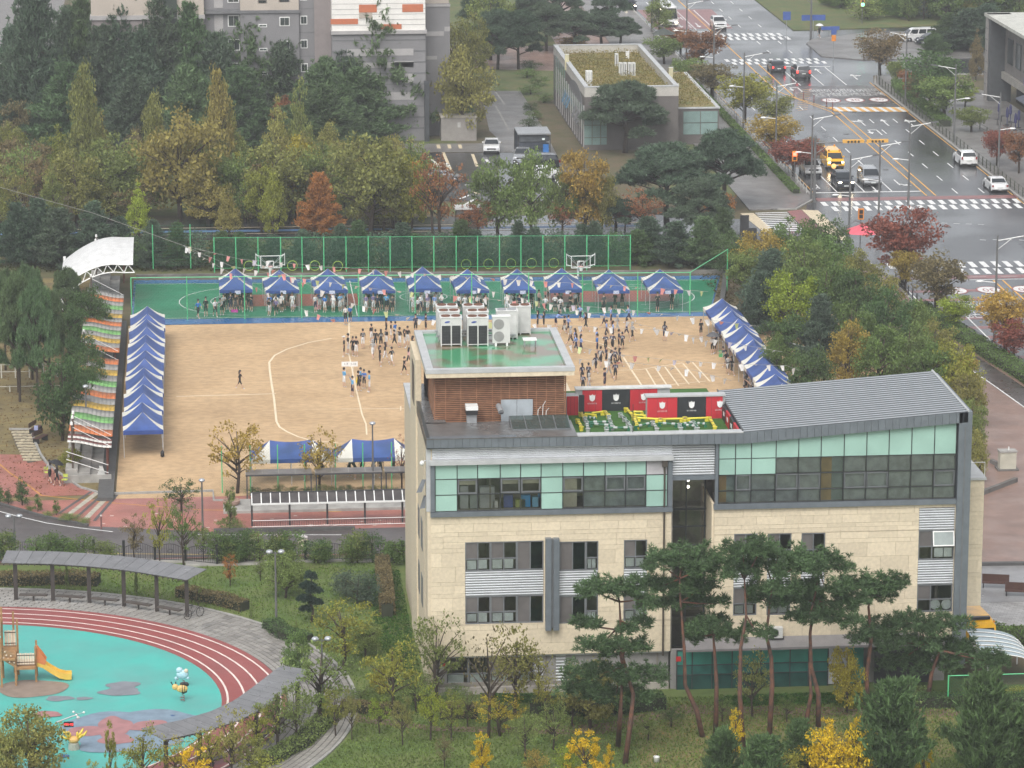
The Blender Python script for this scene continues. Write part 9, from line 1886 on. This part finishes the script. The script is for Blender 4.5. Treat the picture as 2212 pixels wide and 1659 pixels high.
# hedges: clipped leaf masses
def hedge(pts, w_, h_, col, lab, dens=130, leaf=.13):
    rng = np.random.default_rng(len(lab)); P_ = [Vector((p[0],p[1],0)) for p in pts]; C = []
    for a, b in zip(P_, P_[1:]):
        L_ = (b-a).length; n = int(dens*L_*(w_+2*h_)); d = (b-a).normalized(); nn = Vector((-d.y,d.x,0)); s = rng.random(n)*L_; u = (rng.random(n)-.5)*w_; z = rng.random(n)*h_
        f = rng.random(n); u = np.where(f < .4, np.sign(u)*w_*.5*rng.uniform(.85,1.08,n), u); z = np.where(f >= .4, h_*rng.uniform(.86,1.08,n)+.06*np.sin(s*2.1), z)
        C.append(np.stack([a.x+d.x*s+nn.x*u, a.y+d.y*s+nn.y*u, z],1))
    C = np.vstack(C); t = thing('hedge', lab, 'hedge', tuple(P_[0])); o = obj('foliage', leafmesh('hedge', C, leaf*rng.uniform(.7,1.3,len(C)), mLEAF, .7, rng=rng), t); o.color = (*COLS[col],1)
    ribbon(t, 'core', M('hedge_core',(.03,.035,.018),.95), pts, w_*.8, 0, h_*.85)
e2 = KG(1,2)
hedge([e2(1230,1290),e2(1600,1310),e2(2090,1270)], 1.3, .95, 'dkgreen', 'dark clipped hedge in front of the school plinth')
hedge([e2(640,1335),e2(880,1330)], 1.0, .8, 'brown', 'brownish low hedge before the school corner'); hedge([e2(0,1290),e2(380,1310)], .9, .6, 'brown', 'low reddish hedge between school and playground')
hedge([e2(265,380),e2(290,560),e2(300,690)], .95, 1.1, 'brown', 'tall brownish hedge along the left flank of the school'); hedge([P2(0,470),P2(400,460),P2(640,470)], 1.3, .75, 'brown', 'reddish hedge behind the pergola benches'); hedge([P2(1160,545),P2(1400,590),P2(1590,640)], 1.0, .7, 'brown', 'reddish hedge strip on the lawn beside the bicycle')
hedge([P2(1750,745),P2(1850,820),P2(2000,850)], 1.2, .6, 'dkgreen', 'dark low hedge at the lawn edge by the park lamp'); hedge([P2(2150,1330),P2(1950,1520),P2(1720,1640)], 1.2, .6, 'oliveg', 'dull green hedge around the outer playground paving')
hedge([(65.0,312),(66.4,300),(68.2,287),(69.8,274)], 1.9, .9, 'green', 'long green hedge beside the black roadside railing', 90); hedge([(63.9,372),(63.9,400),(63.9,440),(63.9,470)], .8, .6, 'green', 'green hedge under the left street trees', 70, .17); hedge([(89.2,415),(89.2,440),(89.8,448)], 1.6, 1.0, 'green', 'green hedge behind the right-hand railing', 70, .17)
hedge([(52.5,250),(53.6,240),(50.5,232)], 2.2, .5, 'oliveg', 'low shrub bed beside the pinkish pavement'); hedge([(48.8,214.8),(50.6,213),(53,211.5)], 2.2, .7, 'green', 'green shrub bank behind the yellow school bus'); hedge([(39.5,200.6),(45.5,200.2),(50,200)], 1.2, .7, 'dkgreen', 'dark hedge before the garden fence at the right end')
# rough planting on the roof of the low building and loose weeds
for nm, x0_, x1_, y0_, y1_, z_, n in (('roof_weeds',44.9,54.6,403.2,437,cz-.9,9000),('roof_weeds',55.8,59.8,406.2,433,4.4,2500)):
    rng = np.random.default_rng(n); C = np.stack([rng.uniform(x0_,x1_,n), rng.uniform(y0_,y1_,n), z_+rng.random(n)**2*.7],1); o = obj(nm, leafmesh('weeds', C, rng.uniform(.12,.3,n), mLEAF, .5, rng=rng), None, kind='stuff'); o.color = (.24,.20,.06,1)
# ivy-like ground cover and fallen leaves
def litter(nm, pts, n, col, sz, zmax=.02):
    rng = np.random.default_rng(n); P_ = np.array([(p[0],p[1]) for p in pts]); lo, hi = P_.min(0), P_.max(0); q = rng.uniform(lo, hi, (n*3,2)); ins = np.zeros(len(q),bool); j = len(P_)-1
    for i in range(len(P_)):
        a, b = P_[i], P_[j]; c = ((a[1] > q[:,1]) != (b[1] > q[:,1])) & (q[:,0] < (b[0]-a[0])*(q[:,1]-a[1])/(b[1]-a[1]+1e-12)+a[0]); ins ^= c; j = i
    q = q[ins][:n]; C = np.c_[q, .03+rng.random(len(q))*zmax]; o = obj(nm, leafmesh(nm, C, rng.uniform(.6,1.4,len(C))*sz, mLEAF, .7, flat=.8, rng=rng), None, kind='stuff'); o.color = (*col,1)
litter('fallen_leaves', [e2(1250,1370),e2(2212,1230),(44,199.5),(46,193),(30,188),e2(1400,1600)], 5000, (.30,.20,.06), .09)
def grass(pts, n, col):
    rng = np.random.default_rng(n); P_ = np.array([(p[0],p[1]) for p in pts]); q = rng.uniform(P_.min(0), P_.max(0), (n,2)); ins = np.zeros(n,bool); j = len(P_)-1
    for i in range(len(P_)):
        a, b = P_[i], P_[j]; ins ^= ((a[1] > q[:,1]) != (b[1] > q[:,1])) & (q[:,0] < (b[0]-a[0])*(q[:,1]-a[1])/(b[1]-a[1]+1e-12)+a[0]); j = i
    ins &= np.hypot(q[:,0]-PC[0], q[:,1]-PC[1]) > 25.6; q = q[ins]; N = rng.normal(size=(len(q),3))*.45+np.array([0,0,1.]); C = np.c_[q, np.full(len(q),.05)]
    o = obj('lawn_grass', leafmesh('grass', C, rng.uniform(.10,.22,len(C)), mLEAF, .5, N, rng=rng), None, kind='stuff'); o.color = (*col,1)
grass([(4,186),(46,186),(46,203),(14,203.5),(8,207)], 60000, (.17,.235,.06)); grass([(-14,228.5),(12.8,204),(12.8,234),(-30,234.5)], 45000, (.17,.25,.06))
litter('ground_cover', [e2(900,1190),e2(1300,1190),e2(1300,1240),e2(900,1240)], 5000, (.06,.13,.025), .12, .15); litter('ground_cover', [(30.5,203.2),(40,203.2),(40,201.2),(30.5,201.2)], 5000, (.07,.16,.03), .12, .15); litter('ground_cover', [(10.5,216),(13,206),(13,232),(11,232)], 6000, (.06,.14,.025), .12, .15)
litter('fallen_leaves', [(-25,254),(-8,254),(-8,330),(-25,330)], 7000, (.20,.12,.05), .16); litter('woodland_litter', [(47,334),(60,341),(62,330),(60,290),(56,272),(51,255),(50,262),(54,300),(48,312)], 9000, (.10,.08,.03), .2, .2); litter('woodland_litter', [(-30,337),(48,334),(52,344),(46,350),(-30,352)], 12000, (.08,.09,.025), .25, .25)
# ================================================================ DAMP AIR
hz_m = bpy.data.materials.new('damp_air'); hz_m.use_nodes = True; N_ = hz_m.node_tree.nodes; N_.remove(N_['Principled BSDF'])
pv = N_.new('ShaderNodeVolumePrincipled'); pv.inputs['Color'].default_value = (.93,.95,.97,1); pv.inputs['Density'].default_value = .0003; pv.inputs['Anisotropy'].default_value = .2
hz_m.cycles.homogeneous_volume = True
hz_m.node_tree.links.new(pv.outputs[0], N_['Material Output'].inputs['Volume'])
MB().box(-950,-350,-1,1150,1950,74).build('haze', hz_m, None, kind='stuff')
SC.cycles.volume_bounces = 0; SC.cycles.volume_max_steps = 8; SC.cycles.volume_step_rate = 10
